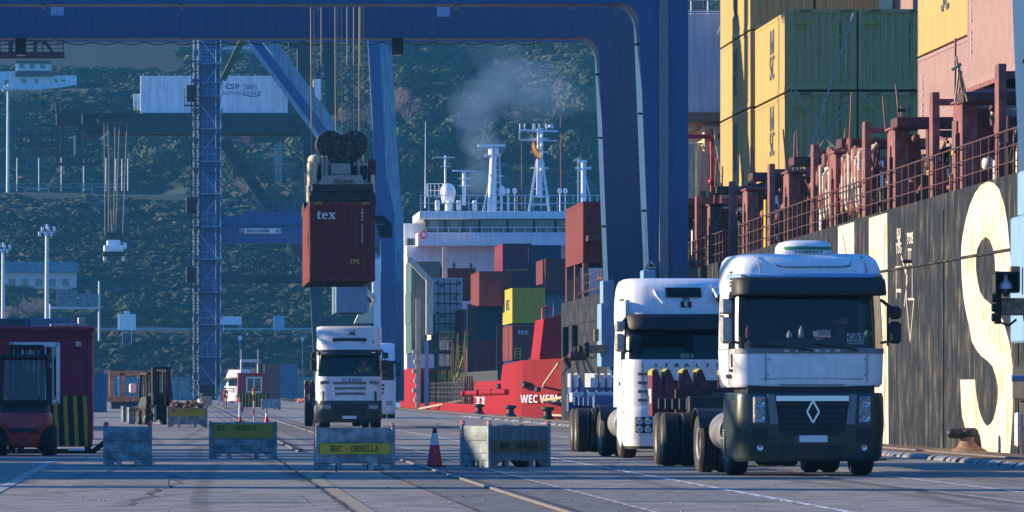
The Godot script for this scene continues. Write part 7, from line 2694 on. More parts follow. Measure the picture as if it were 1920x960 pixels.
	b = mb()
	for r in [[-1.30, 2.44, 1.1, 0.10], [-1.30, 1.16, 1.1, 0.08], [-0.76, 1.80, 0.09, 1.36], [-1.80, 1.80, 0.09, 1.36]]: b.box(Vector3(r[0], r[1], 0.035), Vector3(r[2], r[3], 0.07), 0.012)
	var wn := obj("window_frame", b, M.white, o)
	b = mb()
	b.box(Vector3(-1.28, 1.8, 0.012), Vector3(1.0, 1.24, 0.01))
	obj("pane", b, M.pane, wn)
	b = mb()
	b.box(Vector3(-1.28, 1.75, 0.02), Vector3(0.34, 1.1, 0.008))
	obj("blind", b, M.grey, wn)
	for k in 6:
		b = mb()
		b.tube(Vector3(-1.72 + k * 0.17, 1.1, 0.09), Vector3(-1.72 + k * 0.17, 2.5, 0.09), 0.012, -1, 6)
		obj("window_bar", b, M.plate, wn)
	b = mb()
	b.box(Vector3(-0.31, 2.45, 0.04), Vector3(0.13, 0.12, 0.08), 0.01)
	obj("alarm_box", b, M.cream, o)
	b = mb()
	b.pipe([Vector3(-0.31, 2.4, 0.05), Vector3(-0.30, 2.28, 0.05), Vector3(-0.22, 2.2, 0.05), Vector3(-0.12, 2.22, 0.05)], 0.008, 5)
	obj("alarm_cable", b, M.black, o)
	forklift("dark red forklift seen from behind its counterweight, parked before the red cabin", Vector3(-3.38, 0, -122.4), 0.0, M.forklift_red)
	var f2 := forklift("dark forklift with its mast towards us, parked beyond the red cabin", Vector3(-1.28, 0, -237.6), PI + 0.25, M.dark)
	# orange spreader frames on a low loader
	o = thing("orange_frame", "orange steel lifting frames parked on a low dark trailer", "frame", gnd(262, 770) + Vector3(0, 0, -1.0))
	var q := func(px: float, py: float, dz := 0.0) -> Vector3: return at(px, py, 404.0) - gnd(262, 770) + Vector3(0, 0, 1.0 + dz)
	for fr in [[208, 272], [276, 318]]:
		b = mb()
		for dz in [0.0, -2.2]:
			for px in fr: b.bar(q.call(px, 752, dz), q.call(px, 697, dz), 0.26, 0.26, 0.02)
			b.bar(q.call(fr[0] - 4, 700, dz), q.call(fr[1] + 4, 700, dz), 0.3, 0.34, 0.02)
			b.bar(q.call(fr[0], 710, dz), q.call(fr[0] + 9, 700, dz), 0.14)
			b.bar(q.call(fr[1], 710, dz), q.call(fr[1] - 9, 700, dz), 0.14)
			b.bar(q.call((fr[0] * 2 + fr[1]) / 3.0, 745, dz), q.call((fr[0] * 2 + fr[1]) / 3.0, 700, dz), 0.3)
		for px in fr: b.bar(q.call(px, 699, 0), q.call(px, 699, -2.2), 0.2)
		obj("portal", b, M.orange, o)
	b = mb()
	b.box(q.call(236, 748, -1.0), Vector3(2.9, 0.42, 2.6), 0.04)
	b.box(q.call(298, 742, -1.0), Vector3(1.6, 0.3, 2.4), 0.04)
	obj("deck", b, M.orange, o)
	b = mb()
	b.box(q.call(234, 760, -1.0), Vector3(2.0, 0.5, 2.2), 0.05)
	b.box(q.call(290, 762, -1.0), Vector3(1.6, 0.3, 2.2), 0.05)
	obj("trailer_base", b, M.dark, o)
	b = mb()
	b.box(q.call(236, 765, 0.3), Vector3(0.4, 0.2, 0.05), 0.01)
	b.box(q.call(248, 728, -2.6), Vector3(0.5, 0.7, 0.4), 0.1)
	obj("number_board", b, M.plate, o)
	# red booth
	o = thing("guard_booth", "small red booth with a white sliding window and a striped skirt", "booth", gnd(474, 765))
	b = mb()
	b.box(Vector3(0, 1.55, -1.2), Vector3(2.5, 2.5, 2.4), 0.03)
	b.box(Vector3(0, 2.82, -1.2), Vector3(2.6, 0.1, 2.5), 0.02)
	obj("wall", b, M.red, o)
	b = mb()
	for r in [[0.1, 2.5, 1.3, 0.12], [0.1, 1.32, 1.3, 0.12], [-0.5, 1.9, 0.12, 1.2], [0.7, 1.9, 0.12, 1.2], [0.1, 1.9, 0.1, 1.2]]: b.box(Vector3(r[0], r[1], 0.03), Vector3(r[2], r[3], 0.06), 0.01)
	wn = obj("window_frame", b, M.white, o)
	b = mb()
	b.box(Vector3(0.1, 1.9, 0.006), Vector3(1.2, 1.15, 0.01))
	obj("pane", b, M.pane, wn)
	b = mb()
	b.box(Vector3(0, 0.66, 0.012), Vector3(2.5, 1.2, 0.02))
	sk = obj("skirt_board", b, M.black, o)
	for k in 9:
		b = mb()
		b.prism(PackedVector2Array([Vector2(-1.2 + k * 0.27, 0.08), Vector2(-1.12 + k * 0.27, 0.08), Vector2(-1.06 + k * 0.27, 1.24), Vector2(-1.14 + k * 0.27, 1.24)]), 0.022, 0.028)
		obj("hazard_stripe", b, M.yellow_dull, sk)
	o = thing("height_gauge", "white goal shaped height gauge rising behind the red booth", "gauge", Vector3(gnd(470, 765).x, 0, -474))
	b = mb()
	for sx in [-0.7, 0.7]:
		b.tube(Vector3(sx, 0, 0), Vector3(sx, 4.0, 0), 0.08, -1, 8)
		b.tube(Vector3(sx, 4.0, 0), Vector3(sx, 4.85, 0), 0.03, -1, 6)
	many("upright", b, M.pole, o)
	b = mb()
	b.box(Vector3(0, 3.9, 0), Vector3(1.5, 0.24, 0.2), 0.03)
	obj("crossbar", b, M.white, o)
	person("worker in red overalls walking away along the rail beside the stair tower", gnd(422, 762), "walk", M.overall, M.overall, 0.022, PI)
	# water barriers
	for k in 4:
		b = mb()
		b.prism(PackedVector2Array([Vector2(-0.3, 0), Vector2(0.3, 0), Vector2(0.18, 0.45), Vector2(0.14, 0.8), Vector2(-0.14, 0.8), Vector2(-0.18, 0.45)]), -0.48, 0.48)
		var w := obj("road_barrier", b, M.cone_red if k % 2 else M.cone_white)
		w.position = gnd(411 + k * 8.0, 752.5)
		tag(w, ["white plastic road barrier nearest the stair tower", "red plastic road barrier behind the worker's back", "white plastic road barrier behind the worker in red", "red plastic road barrier nearest the booth"][k], "barrier", "road barriers behind the worker")


func quay_things() -> void:
	# the big hooked bollard in front of the cream letter
	var o := thing("mooring_bollard", "large dark hooked bollard with one arm, in front of the cream letter", "bollard", Vector3(18.2, 0, -131.5))
	var b := mb()
	b.lathe([Vector2(0.44, 0), Vector2(0.40, 0.04), Vector2(0.28, 0.10), Vector2(0.21, 0.22), Vector2(0.19, 0.36), Vector2(0.2, 0.44)], 20)
	obj("stem", b, M.rusty, o)
	b = mb()
	b.lathe([Vector2(0.2, 0.34), Vector2(0.215, 0.38), Vector2(0.2, 0.50), Vector2(0.0, 0.55)], 20)
	var pts := []
	b.tube(Vector3(0.12, 0.41, 0), Vector3(-0.40, 0.42, 0.05), 0.14, 0.115, 16)
	b.ball(Vector3(-0.40, 0.42, 0.05), Vector3(0.12, 0.115, 0.115), 14, 8)
	b.ball(Vector3(0.12, 0.40, 0), Vector3(0.12, 0.145, 0.16), 14, 8)
	b.tube(Vector3(0.1, 0.04, 0), Vector3(0.11, 0.4, 0), 0.21, 0.15, 14)
	obj("horn", b, M.black, o)
	o = thing("ground_plate", "flat black hatch plate lying in the shade near the bumps", "hatch", Vector3(13.9, 0, -114.5))
	b = mb()
	b.box(Vector3(0, 0.03, 0), Vector3(0.5, 0.03, 0.9), 0.01)
	b.box(Vector3(-0.3, 0.02, 0.1), Vector3(0.3, 0.02, 0.5), 0.005)
	obj("plate", b, M.black, o)
	# tripod of tarred spars on the stern quay with its rigging
	o = thing("fender_davit", "dark red rope bundle slung from spars against the black stern", "davit", at(1085, 690, 258))
	b = mb()
	var q := func(px: float, py: float) -> Vector3: return at(px, py, 258) - at(1085, 690, 258)
	for r in [[1055, 702, 1082, 655], [1100, 702, 1085, 650], [1112, 700, 1090, 655], [1084, 700, 1078, 650]]: b.bar(q.call(r[0], r[1]), q.call(r[2], r[3]), 0.12)
	obj("spar", b, M.cable, o)
	b = mb()
	b.box(q.call(1083, 668), Vector3(0.9, 0.4, 0.3), 0.12)
	b.box(q.call(1062, 680), Vector3(0.3, 0.6, 0.3), 0.1, Basis(Vector3(0, 0, 1), 0.5))
	b.box(q.call(1087, 655), Vector3(0.3, 0.4, 0.3), 0.1)
	obj("bundle", b, M.oxide_dark, o)


func far_yard() -> void:
	var g := "containers in the far row"
	var far := [M.box_red, M.box_blue, M.box_steel, M.box_magenta, M.box_teal]
	var q0 := 0
	for d in [97.0, 101.2, 107.2, 111.0, 121.2, 127.0, 139.3, 152.0, 170.0]:  # unseen stacks added to lay streaks of shadow across the quay
		for t in 3:
			var sc := container("unseen container added to shade the quay, %s of %s stack on the land side" % [["bottom", "middle", "top"][t], ["red", "blue", "steel", "magenta", "teal", "second red", "second blue", "second steel", "second magenta"][q0 / 9]], far[q0 % 5], Vector3(-30.0, t * 2.62, -d), "unseen stacks added for their shadows", 12.19, 2.6)
			sc.rotation.y = -PI / 2
			q0 += 3
	# noise fence
	var o := thing("yard_fence", "pale grey panel fence closing the far end of the yard", "fence", Vector3(0, 0, -862))
	for k in 26:
		var b := mb()
		b.box(Vector3(-44 + k * 3.0, 1.75, 0), Vector3(2.9, 3.5, 0.12), 0.02)
		for y in [0.6, 1.5, 2.4]: b.box(Vector3(-44 + k * 3.0, y, 0.065), Vector3(2.9, 0.06, 0.02))
		obj("panel", b, M.fence, o)
	for k in 14:
		var b := mb()
		b.box(Vector3(-45.5 + k * 6.0, 2.0, 0.12), Vector3(0.22, 4.0, 0.22), 0.02)
		obj("post", b, M.pole, o)
	container("red container in the lower far row beside the booth", M.box_red, at(511, 748, 835), g, 6.06, 2.6)
	container("red container topmost of the far row behind the booth", M.box_red, at(511, 716, 835), g, 6.06, 2.6)
	container("blue container in the lower far row behind the pale bin", M.box_blue, at(542, 748, 835), g, 6.06, 2.6)
	container("blue container topmost of the far row behind the pale bin", M.box_blue, at(542, 716, 835), g, 6.06, 2.6)
	container("navy container behind the red cabin's roof", M.box_navy, Vector3(-9.2, 2.62, -300), "", 6.06, 2.6)
	container("steel blue container behind the red cabin's roof corner", M.box_blue, Vector3(-7.0, 2.62, -300), "", 6.06, 2.6)
	container("navy container standing under another behind the red cabin", M.box_navy, Vector3(-9.2, 0.0, -300), "", 6.06, 2.6)
	container("steel blue container at ground level behind the red cabin", M.box_blue, Vector3(-7.0, 0.0, -300), "", 6.06, 2.6)
	container("blue container showing past the red cabin's corner", M.box_blue, Vector3(-6.25, 0.0, -372), "", 12.19, 2.6)
	var tr: Node3D = get_node("tractor_truck_003")
	copy(tr, gnd(432, 756), "distant white truck waiting behind the worker in red, turned aside", -0.75)
	for k in 2:
		var b := mb()
		for i in 14: b.box(Vector3(rng.randf_range(-1.6, 1.6), rng.randf_range(0.05, 0.4), rng.randf_range(-0.6, 0.6)), Vector3(rng.randf_range(0.3, 1.2), rng.randf_range(0.08, 0.3), 0.3), 0.02, Basis(Vector3(0, 1, 0.2).normalized(), rng.randf() * 3))
		var s := obj("scrap_heap", b, [M.rusty, M.orange][k])
		s.position = gnd([550, 575][k], [753, 755][k])
		stuff(tag(s, ["brown scrap heap beyond the pale bin", "orange scrap pieces beside the brown heap"][k], "scrap"))
	o = thing("yard_mast", "short thick pale post among the machines behind the pale bin", "post", gnd(626, 752))
	var b := mb()
	b.tube(Vector3.ZERO, Vector3(0, 3.4, 0), 0.4, 0.36, 12)
	b.box(Vector3(0, 3.5, 0), Vector3(1.0, 0.3, 0.6), 0.05)
	obj("post", b, M.worn, o)
	b = mb()
	b.box(Vector3(-1.2, 0.7, 0), Vector3(1.2, 1.2, 0.8), 0.1)
	b.box(Vector3(1.6, 0.9, -0.4), Vector3(1.3, 1.5, 0.8), 0.1)
	many("machine_housing", b, M.worn, o)
	# a cream hopper crane between the portal legs
	o = thing("mobile_hopper", "cream coloured hopper with a folded arm beside the far portal leg", "hopper", Vector3(at(690, 0, 560).x, 0, -560))
	b = mb()
	var q := func(px: float, py: float) -> Vector3: return at(px, py, 560) - o.position
	b.prism(PackedVector2Array([Vector2(q.call(664, 606).x, q.call(664, 606).y), Vector2(q.call(700, 606).x, q.call(700, 606).y), Vector2(q.call(700, 574).x, q.call(700, 574).y), Vector2(q.call(676, 580).x, q.call(676, 580).y)]), -2.0, 1.0)
	obj("bucket", b, M.cream, o)
	b = mb()
	b.bar(q.call(680, 540), q.call(704, 560), 0.5); b.bar(q.call(704, 560), q.call(690, 590), 0.4)
	obj("arm", b, M.cream, o)
	b = mb()
	b.bar(q.call(672, 606), q.call(668, 750), 0.3); b.bar(q.call(698, 606), q.call(700, 750), 0.3)
	many("leg", b, M.dark, o)
	o = thing("silo_panel", "pale blue white tower standing between the portal's legs", "tower", Vector3(at(707, 0, 590).x, 0, -590))
	b = mb()
	b.box(Vector3(0, 7.6, 0), Vector3(1.0, 15.0, 1.0), 0.05)
	obj("shaft", b, M.white_ship, o)
	b = mb()
	b.prism(PackedVector2Array([Vector2(-0.5, 15.1), Vector2(0.5, 15.1), Vector2(-0.5, 15.9)]), -0.5, 0.5)
	obj("head", b, M.crane_light, o)


var hill_noise: FastNoiseLite


func hill_y(x: float, d: float) -> float:
	if hill_noise == null:
		hill_noise = FastNoiseLite.new()
		hill_noise.seed = 5
		hill_noise.frequency = 0.012
		hill_noise.fractal_octaves = 4
	var base := 0.0
	if d < 868: base = -0.4
	elif d < 902: base = lerpf(-0.4, 10.5, smoothstep(868, 902, d))
	elif d < 914: base = 10.5
	else: base = 10.5 + 0.255 * (d - 914)
	var left := base
	if d > 914:
		if d < 1006: left = lerpf(10.5, 36.5, smoothstep(900, 1020, d) * 1.0)
		elif d < 1060: left = 36.5
		elif d < 1096: left = lerpf(36.5, 59.0, (d - 1060) / 36.0)
		elif d < 1130: left = 59.0 + (d - 1096) * 0.06
		else: left = 61.0 + 0.30 * (d - 1130)
	var bench := base + 2.2 * sin(d * 0.075 + x * 0.02) + hill_noise.get_noise_2d(x * 1.3, d * 0.8) * 7.0 * clampf((d - 914) / 60.0, 0, 1)
	left += hill_noise.get_noise_2d(x * 1.3, d * 0.8) * 1.2 * clampf((d - 914) / 60.0, 0, 1)
	var m := smoothstep(-6, 18, x)
	return lerpf(left, bench if d > 914 else base, m)


func on_hill(px: float, py: float) -> Vector3:
	var d := 870.0
	while d < 1600.0:
		var x := (px - VX) / F * d
		if EYE + (VY - py) / F * d <= hill_y(x, d): return Vector3(x, hill_y(x, d), -d)
		d += 1.5
	return at(px, py, 1600)


func terrain() -> void:
	var b := mb()
	var xs := []
	var x := -420.0
	while x < 560.0:
		xs.append(x)
		x += 5.0 if x > -60.0 and x < 150.0 else 20.0
	var ds := []
	var d := 860.0
	while d < 2400.0:
		ds.append(d)
		d += 4.0 if d < 1300.0 else 40.0
	for i in ds.size() - 1:
		for j in xs.size() - 1:
			var f := func(a: int, c: int) -> Vector3:
				return Vector3(xs[a], minf(hill_y(xs[a], ds[c]), 240.0 + 0.02 * ds[c]), -ds[c])
			var nn := func(a: int, c: int) -> Vector3:
				var e := 3.0
				return Vector3(hill_y(xs[a] - e, ds[c]) - hill_y(xs[a] + e, ds[c]), 2 * e, hill_y(xs[a], ds[c] + e) - hill_y(xs[a], ds[c] - e)).normalized()
			b.quadn(f.call(j, i), f.call(j + 1, i), f.call(j + 1, i + 1), f.call(j, i + 1), nn.call(j, i), nn.call(j + 1, i), nn.call(j + 1, i + 1), nn.call(j, i + 1))
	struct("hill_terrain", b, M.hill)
	b = mb()
	b.quad(Vector3(-300, 10.56, -902.5), Vector3(400, 10.56, -902.5), Vector3(400, 10.56, -913.5), Vector3(-300, 10.56, -913.5))
	struct("hill_road", b, M.road)


func leaf_crown(sd: int, n: int, blobs: Array, size: float) -> ArrayMesh:
	var r := RandomNumberGenerator.new()
	r.seed = sd
	var b := mb()
	for i in n:
		var bl: Array = blobs[r.randi() % blobs.size()]
		var v := Vector3(r.randfn(), r.randfn(), r.randfn()).normalized() * pow(r.randf(), 0.28)
		var p: Vector3 = bl[0] + v * bl[1]
		var nn := (v + Vector3(r.randfn(), r.randfn(), r.randfn()) * 0.5).normalized()
		var u := nn.cross(Vector3(r.randfn(), r.randfn(), r.randfn())).normalized()
		var w := nn.cross(u)
		var s := size * r.randf_range(0.5, 1.3)
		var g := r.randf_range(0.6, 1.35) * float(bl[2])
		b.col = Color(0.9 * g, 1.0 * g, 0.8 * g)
		b.quad(p - u * s - w * s * 0.4, p - w * s * 0.7 + u * s * 0.3, p + u * s + w * s * 0.2, p + w * s * 0.8 - u * s * 0.3)
	return b.made()


func twigs(b: MB, p: Vector3, dir: Vector3, l: float, r: float, depth: int, g: RandomNumberGenerator) -> void:
	var q := p + dir * l
	b.tube(p, q, r, r * 0.65, 4 if depth < 3 else 5, false)
	if depth == 0: return
	for k in (4 if depth > 2 else 3):
		var nd := (dir + Vector3(g.randfn(), g.randfn() * 0.6 + 0.18, g.randfn()) * 0.5).normalized()
		twigs(b, p.lerp(q, g.randf_range(0.45, 1.0)), nd, l * g.randf_range(0.58, 0.8), r * 0.55, depth - 1, g)


func hillside() -> void:
	var crowns := []
	var trunks := []
	var shapes := [
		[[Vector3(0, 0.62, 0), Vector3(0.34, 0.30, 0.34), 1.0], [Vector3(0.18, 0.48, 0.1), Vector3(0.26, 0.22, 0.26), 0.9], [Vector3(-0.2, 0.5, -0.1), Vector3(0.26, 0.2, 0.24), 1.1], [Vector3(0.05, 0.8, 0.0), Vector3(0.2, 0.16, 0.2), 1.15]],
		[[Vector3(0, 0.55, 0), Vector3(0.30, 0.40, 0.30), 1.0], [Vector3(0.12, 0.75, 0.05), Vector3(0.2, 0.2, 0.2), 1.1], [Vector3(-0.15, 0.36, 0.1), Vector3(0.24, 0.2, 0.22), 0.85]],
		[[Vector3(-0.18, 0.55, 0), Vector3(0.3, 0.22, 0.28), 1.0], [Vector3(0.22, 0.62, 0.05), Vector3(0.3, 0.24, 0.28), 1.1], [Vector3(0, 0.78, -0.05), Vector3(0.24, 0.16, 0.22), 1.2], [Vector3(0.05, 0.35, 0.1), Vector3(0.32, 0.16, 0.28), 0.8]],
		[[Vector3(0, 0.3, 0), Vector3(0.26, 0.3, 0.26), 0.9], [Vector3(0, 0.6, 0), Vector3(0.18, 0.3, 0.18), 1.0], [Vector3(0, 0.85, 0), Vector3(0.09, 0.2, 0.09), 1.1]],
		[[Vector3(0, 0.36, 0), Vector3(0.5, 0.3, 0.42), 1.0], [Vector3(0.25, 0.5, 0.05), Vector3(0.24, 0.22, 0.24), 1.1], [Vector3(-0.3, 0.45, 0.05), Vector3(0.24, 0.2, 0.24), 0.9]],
	]
	for k in 5:
		crowns.append(leaf_crown(100 + k, [1500, 1400, 1500, 1100, 1300][k], shapes[k], 0.05))
		var b := mb()
		b.tube(Vector3.ZERO, Vector3(0.01, 0.4, 0), 0.03, 0.02, 7)
		b.tube(Vector3(0.01, 0.38, 0), Vector3(0.2, 0.62, 0.05), 0.016, 0.008, 5)
		b.tube(Vector3(0.01, 0.36, 0), Vector3(-0.2, 0.6, -0.05), 0.016, 0.008, 5)
		b.tube(Vector3(0.01, 0.4, 0), Vector3(0.0, 0.8, 0.0), 0.018, 0.006, 5)
		trunks.append(b.made())
	var bare := []
	for k in 3:
		var g := RandomNumberGenerator.new()
		g.seed = 300 + k
		var b := mb()
		for j in 3: twigs(b, Vector3(g.randf_range(-0.05, 0.05), 0, 0), Vector3(g.randf_range(-0.25, 0.25), 1, g.randf_range(-0.2, 0.2)).normalized(), 0.34, 0.018, 4, g)
		bare.append(b.made())
	var greens := []
	for k in 5:
		greens.append(mat([0.028, 0.040, 0.058, 0.020, 0.070][k], [0.052, 0.065, 0.080, 0.042, 0.066][k], [0.020, 0.025, 0.029, 0.021, 0.036][k], 0.9, 0, null, Vector3.ONE, true))
	var barks := [mat(0.22, 0.17, 0.15, 0.9), mat(0.30, 0.21, 0.16, 0.9), mat(0.15, 0.12, 0.10, 0.9)]
	var kind_words := ["dark broad crowned tree", "tall oval crowned tree", "bright spreading tree", "narrow dark conifer", "low rounded shrub tree"]
	var places := [["on the wooded slope", 860, 200], ["near the smoke", 900, 250]]
	# leafy trees: [px of foot, py of foot, height in metres, kind, tone]
	var rows := []
	for e in [[283, 335, 8.5, 1, 2], [312, 338, 9.0, 0, 2], [338, 335, 8.0, 1, 1], [268, 330, 6.0, 0, 3], [365, 330, 7, 1, 3], [430, 352, 7, 0, 1], [455, 345, 8, 2, 0], [560, 330, 9, 1, 1], [585, 340, 8, 0, 0], [620, 320, 10, 1, 3], [655, 335, 10, 0, 1],
		[790, 300, 9, 0, 2], [765, 320, 9, 2, 1], [745, 345, 9, 0, 2], [800, 345, 10, 1, 1], [835, 330, 10, 0, 0], [860, 290, 8, 1, 2], [815, 370, 9, 2, 1], [772, 385, 9, 0, 0], [745, 410, 10, 1, 1], [840, 230, 6, 4, 0], [800, 250, 6, 0, 3],
		[1090, 250, 11, 0, 2], [1070, 225, 9, 0, 4], [1105, 205, 8, 1, 2], [1085, 185, 8, 0, 2], [1060, 270, 7, 2, 1], [1100, 285, 7, 3, 3], [1085, 300, 7, 3, 3], [1040, 290, 7, 0, 0], [1070, 330, 9, 0, 1], [1020, 320, 9, 2, 0], [1100, 345, 9, 1, 0], [990, 300, 8, 0, 3], [960, 310, 8, 2, 1], [930, 300, 8, 0, 0],
		[745, 110, 6, 0, 2], [770, 95, 6, 4, 1], [800, 120, 5, 4, 4], [880, 105, 5, 4, 2], [900, 90, 5, 1, 2], [1010, 100, 5, 4, 1], [1060, 110, 5, 0, 1], [1095, 150, 6, 0, 2], [950, 140, 5, 4, 4], [1000, 150, 5, 4, 1], [790, 165, 6, 4, 4], [830, 160, 5, 4, 2], [760, 180, 6, 0, 1], [870, 190, 6, 4, 1],
		[560, 500, 6, 0, 0], [250, 600, 6, 4, 1], [640, 480, 8, 0, 3], [730, 480, 9, 0, 0], [770, 450, 9, 1, 3], [150, 245, 5, 4, 0], [340, 112, 4, 4, 1], [1230, 250, 10, 0, 1], [1180, 330, 10, 1, 0]]:
		rows.append(e)
	var zone := func(e: Array) -> String:
		var hgt := "high" if e[1] < 210 else ("midway" if e[1] < 340 else "low")
		return hgt + (" beside the smoke" if e[0] > 850 and e[0] < 1000 else (" near the white hill house" if e[0] >= 1000 else (" above the leaning leg" if e[0] > 700 else " below the machinery house")))
	var nth := ["first", "second", "third", "fourth", "fifth", "sixth", "seventh", "eighth"]
	rows.sort_custom(func(a, c): return a[0] < c[0])
	var seen := {}
	for e in rows:
		var p := on_hill(e[0], e[1])
		var k: int = e[3]
		var lb: String = "%s %s" % [kind_words[k], zone.call(e)]
		seen[lb] = seen.get(lb, 0) + 1
		var o := thing("tree", lb + ", %s from the stair tower" % nth[seen[lb] - 1], "tree", p - Vector3(0, 0.3, 0), "trees on the hillside", rng.randf() * 6.0)
		var tr := obj("trunk", trunks[k], M.bark, o)
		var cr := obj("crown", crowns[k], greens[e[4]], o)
		var s: float = e[2]
		tr.scale = Vector3(s, s, s)
		cr.scale = Vector3(s * rng.randf_range(0.9, 1.25), s, s * 1.1)
	# bare winter trees
	var bares := [[735, 235, 11, 0, 1], [765, 240, 11, 1, 1], [750, 215, 9, 2, 1], [700, 250, 10, 0, 0], [640, 255, 9, 1, 1], [1000, 395, 10, 0, 0], [950, 380, 10, 1, 0], [860, 330, 8, 2, 0], [470, 345, 8, 0, 1], [495, 340, 9, 1, 0], [540, 345, 8, 2, 1], [435, 320, 7, 1, 0], [510, 330, 8, 0, 2], [575, 335, 8, 2, 0], [465, 380, 9, 1, 1], [910, 255, 6, 2, 1], [865, 270, 6, 0, 1], [965, 235, 5, 1, 1], [655, 390, 9, 1, 1], [690, 360, 10, 2, 0]]
	bares.sort_custom(func(a, c): return a[0] < c[0])
	for e in bares:
		var p := on_hill(e[0], e[1])
		var o := obj("bare_tree", bare[e[3]], barks[e[4]])
		o.position = p - Vector3(0, 0.2, 0)
		o.rotation.y = rng.randf() * 6
		o.scale = Vector3(1.25, 1, 1.25) * float(e[2]) * 0.72
		var nb := "above the radar mast" if e[0] > 850 else ("beside the leaning portal leg" if e[0] > 590 else "under the machinery house")
		var lb: String = "bare %s tree %s" % [["grey brown", "reddish", "dark"][e[4]], nb]
		seen[lb] = seen.get(lb, 0) + 1
		tag(o, lb + ", %s from the stair tower" % nth[seen[lb] - 1], "tree", "bare trees on the hillside")
	for e in [[45, 610, 6.5, 0, 0, "before the teal roofed building, close to the first mast"], [70, 608, 7.5, 1, 0, "before the teal roofed building, behind the thick mast"], [12, 612, 6, 2, 0, "at the end of the teal roofed building"], [290, 640, 4.5, 0, 1, "beside the sign back over the yard fence"], [315, 642, 4.0, 1, 1, "next to the stair tower above the fence"], [260, 642, 3.6, 2, 1, "right behind the lone sign back"], [450, 640, 4.6, 0, 1, "over the red booth beside the round road sign"], [470, 668, 4.6, 1, 1, "just above the red booth's gauge"], [430, 665, 4.4, 2, 1, "between stair tower and red booth"], [560, 640, 4.5, 0, 2, "beside the blue and white roadside sign"], [195, 680, 4.0, 1, 1, "over the orange frames near the cabin"]]:
		var d := 880.0 if e[1] > 620 else 890.0
		var p := at(e[0], e[1], d)
		p.y = hill_y(p.x, d) - 0.2
		if e[1] <= 612: p = on_hill(e[0], e[1])
		var o := obj("bare_tree", bare[e[3]], barks[e[4]])
		o.position = p
		o.scale = Vector3(1.5, 1, 1.3) * float(e[2]) * 0.75
		tag(o, "bare twiggy tree " + e[5], "tree", "")
	# scrub that covers the slopes as one mass
	var cl := leaf_crown(900, 70, [[Vector3(0, 0.35, 0), Vector3(0.6, 0.4, 0.5), 1.0], [Vector3(0.35, 0.3, 0.1), Vector3(0.4, 0.3, 0.4), 1.0]], 0.2)
	var mm := MultiMesh.new()
	mm.transform_format = MultiMesh.TRANSFORM_3D
	mm.use_colors = true
	mm.mesh = cl
	var list := []
	var tones := FastNoiseLite.new()
	tones.seed = 77
	tones.frequency = 0.03
	for i in 42000:
		var x := rng.randf_range(-60, 125)
		var d := rng.randf_range(872, 1330)
		if d > 898 and d < 918: continue
		if x < 2 and ((d > 1000 and d < 1064) or (d > 1094 and d < 1128 and x < -12) or d > 1145): continue
		var n := tones.get_noise_2d(x, d * 0.7)
		list.append([x, d, n])
	mm.instance_count = list.size()
	for i in list.size():
		var e: Array = list[i]
		var s := rng.randf_range(1.0, 3.0) * (1.25 if e[2] > 0.15 else 0.8)
		if e[1] < 900: s *= 0.7
		mm.set_instance_transform(i, Transform3D(Basis(Vector3.UP, rng.randf() * 6.28).scaled(Vector3(s * 1.4, s * 0.8, s * 1.3)), Vector3(e[0], hill_y(e[0], e[1]) - 0.1, -e[1])))
		var g := rng.randf_range(0.75, 1.2)
		var c := Color(0.015, 0.034, 0.017).lerp(Color(0.040, 0.052, 0.028), clampf(e[2] * 1.1 + rng.randf_range(-0.1, 0.2), 0, 1)) * g
		if rng.randf() < 0.05: c = Color(0.12, 0.085, 0.065) * g
		mm.set_instance_color(i, Color(c.r, c.g, c.b))
	var mi := MultiMeshInstance3D.new()
	mi.name = "hillside_undergrowth"
	mi.multimesh = mm
	mi.material_override = mat(1, 1, 1, 0.95, 0, null, Vector3.ONE, true)
	add_child(mi)
	stuff(tag(mi, "mixed scrub and brambles covering the hillside in green and brown patches", "scrub"))
	# terrace with ball court posts and goals
	var o := thing("court_fence", "row of white posts with netting rail along the grassy terrace", "fence", at(115, 355, 1016))
	for px in [-20, 32, 73, 115, 157, 199]:
		var b := mb()
		b.tube(Vector3((px - 115) / F * 1016, -0.3, 0), Vector3((px - 115) / F * 1016, 5.6, 0), 0.11, -1, 7)
		obj("post", b, M.pole, o)
	for px in [217, 229, 240]:
		var b := mb()
		b.tube(Vector3((px - 115) / F * 1016, -0.3, 1), Vector3((px - 115) / F * 1016, 5.4, 1), 0.11, -1, 7)
		obj("post", b, M.pole, o)
	var b := mb()
	for y in [0.4, 1.0]: b.bar(Vector3(-14, y, 0), Vector3(12, y, 0), 0.08)
	for k in 60: b.bar(Vector3(-14 + k * 0.44, 0, 0), Vector3(-14 + k * 0.44, 1.0, 0), 0.04)
	obj("netting_rail", b, M.steel, o)
	for e in [[48, 91, "wider white goal frame on the grassy terrace"], [155, 173, "smaller white goal frame near the terrace's end posts"]]:
		b = mb()
		var p0 := at(e[0], 355, 1020)
		var p1 := at(e[1], 355, 1020)
		var w := p1.x - p0.x
		b.bar(Vector3(0, 0, 0), Vector3(0, 1.25, 0), 0.1); b.bar(Vector3(w, 0, 0), Vector3(w, 1.25, 0), 0.1); b.bar(Vector3(0, 1.25, 0), Vector3(w, 1.25, 0), 0.1)
		var go := obj("goal_frame", b, M.white)
		go.position = Vector3(p0.x, hill_y(p0.x, 1020) - 0.05, -1020)
		tag(go, e[2], "goal")
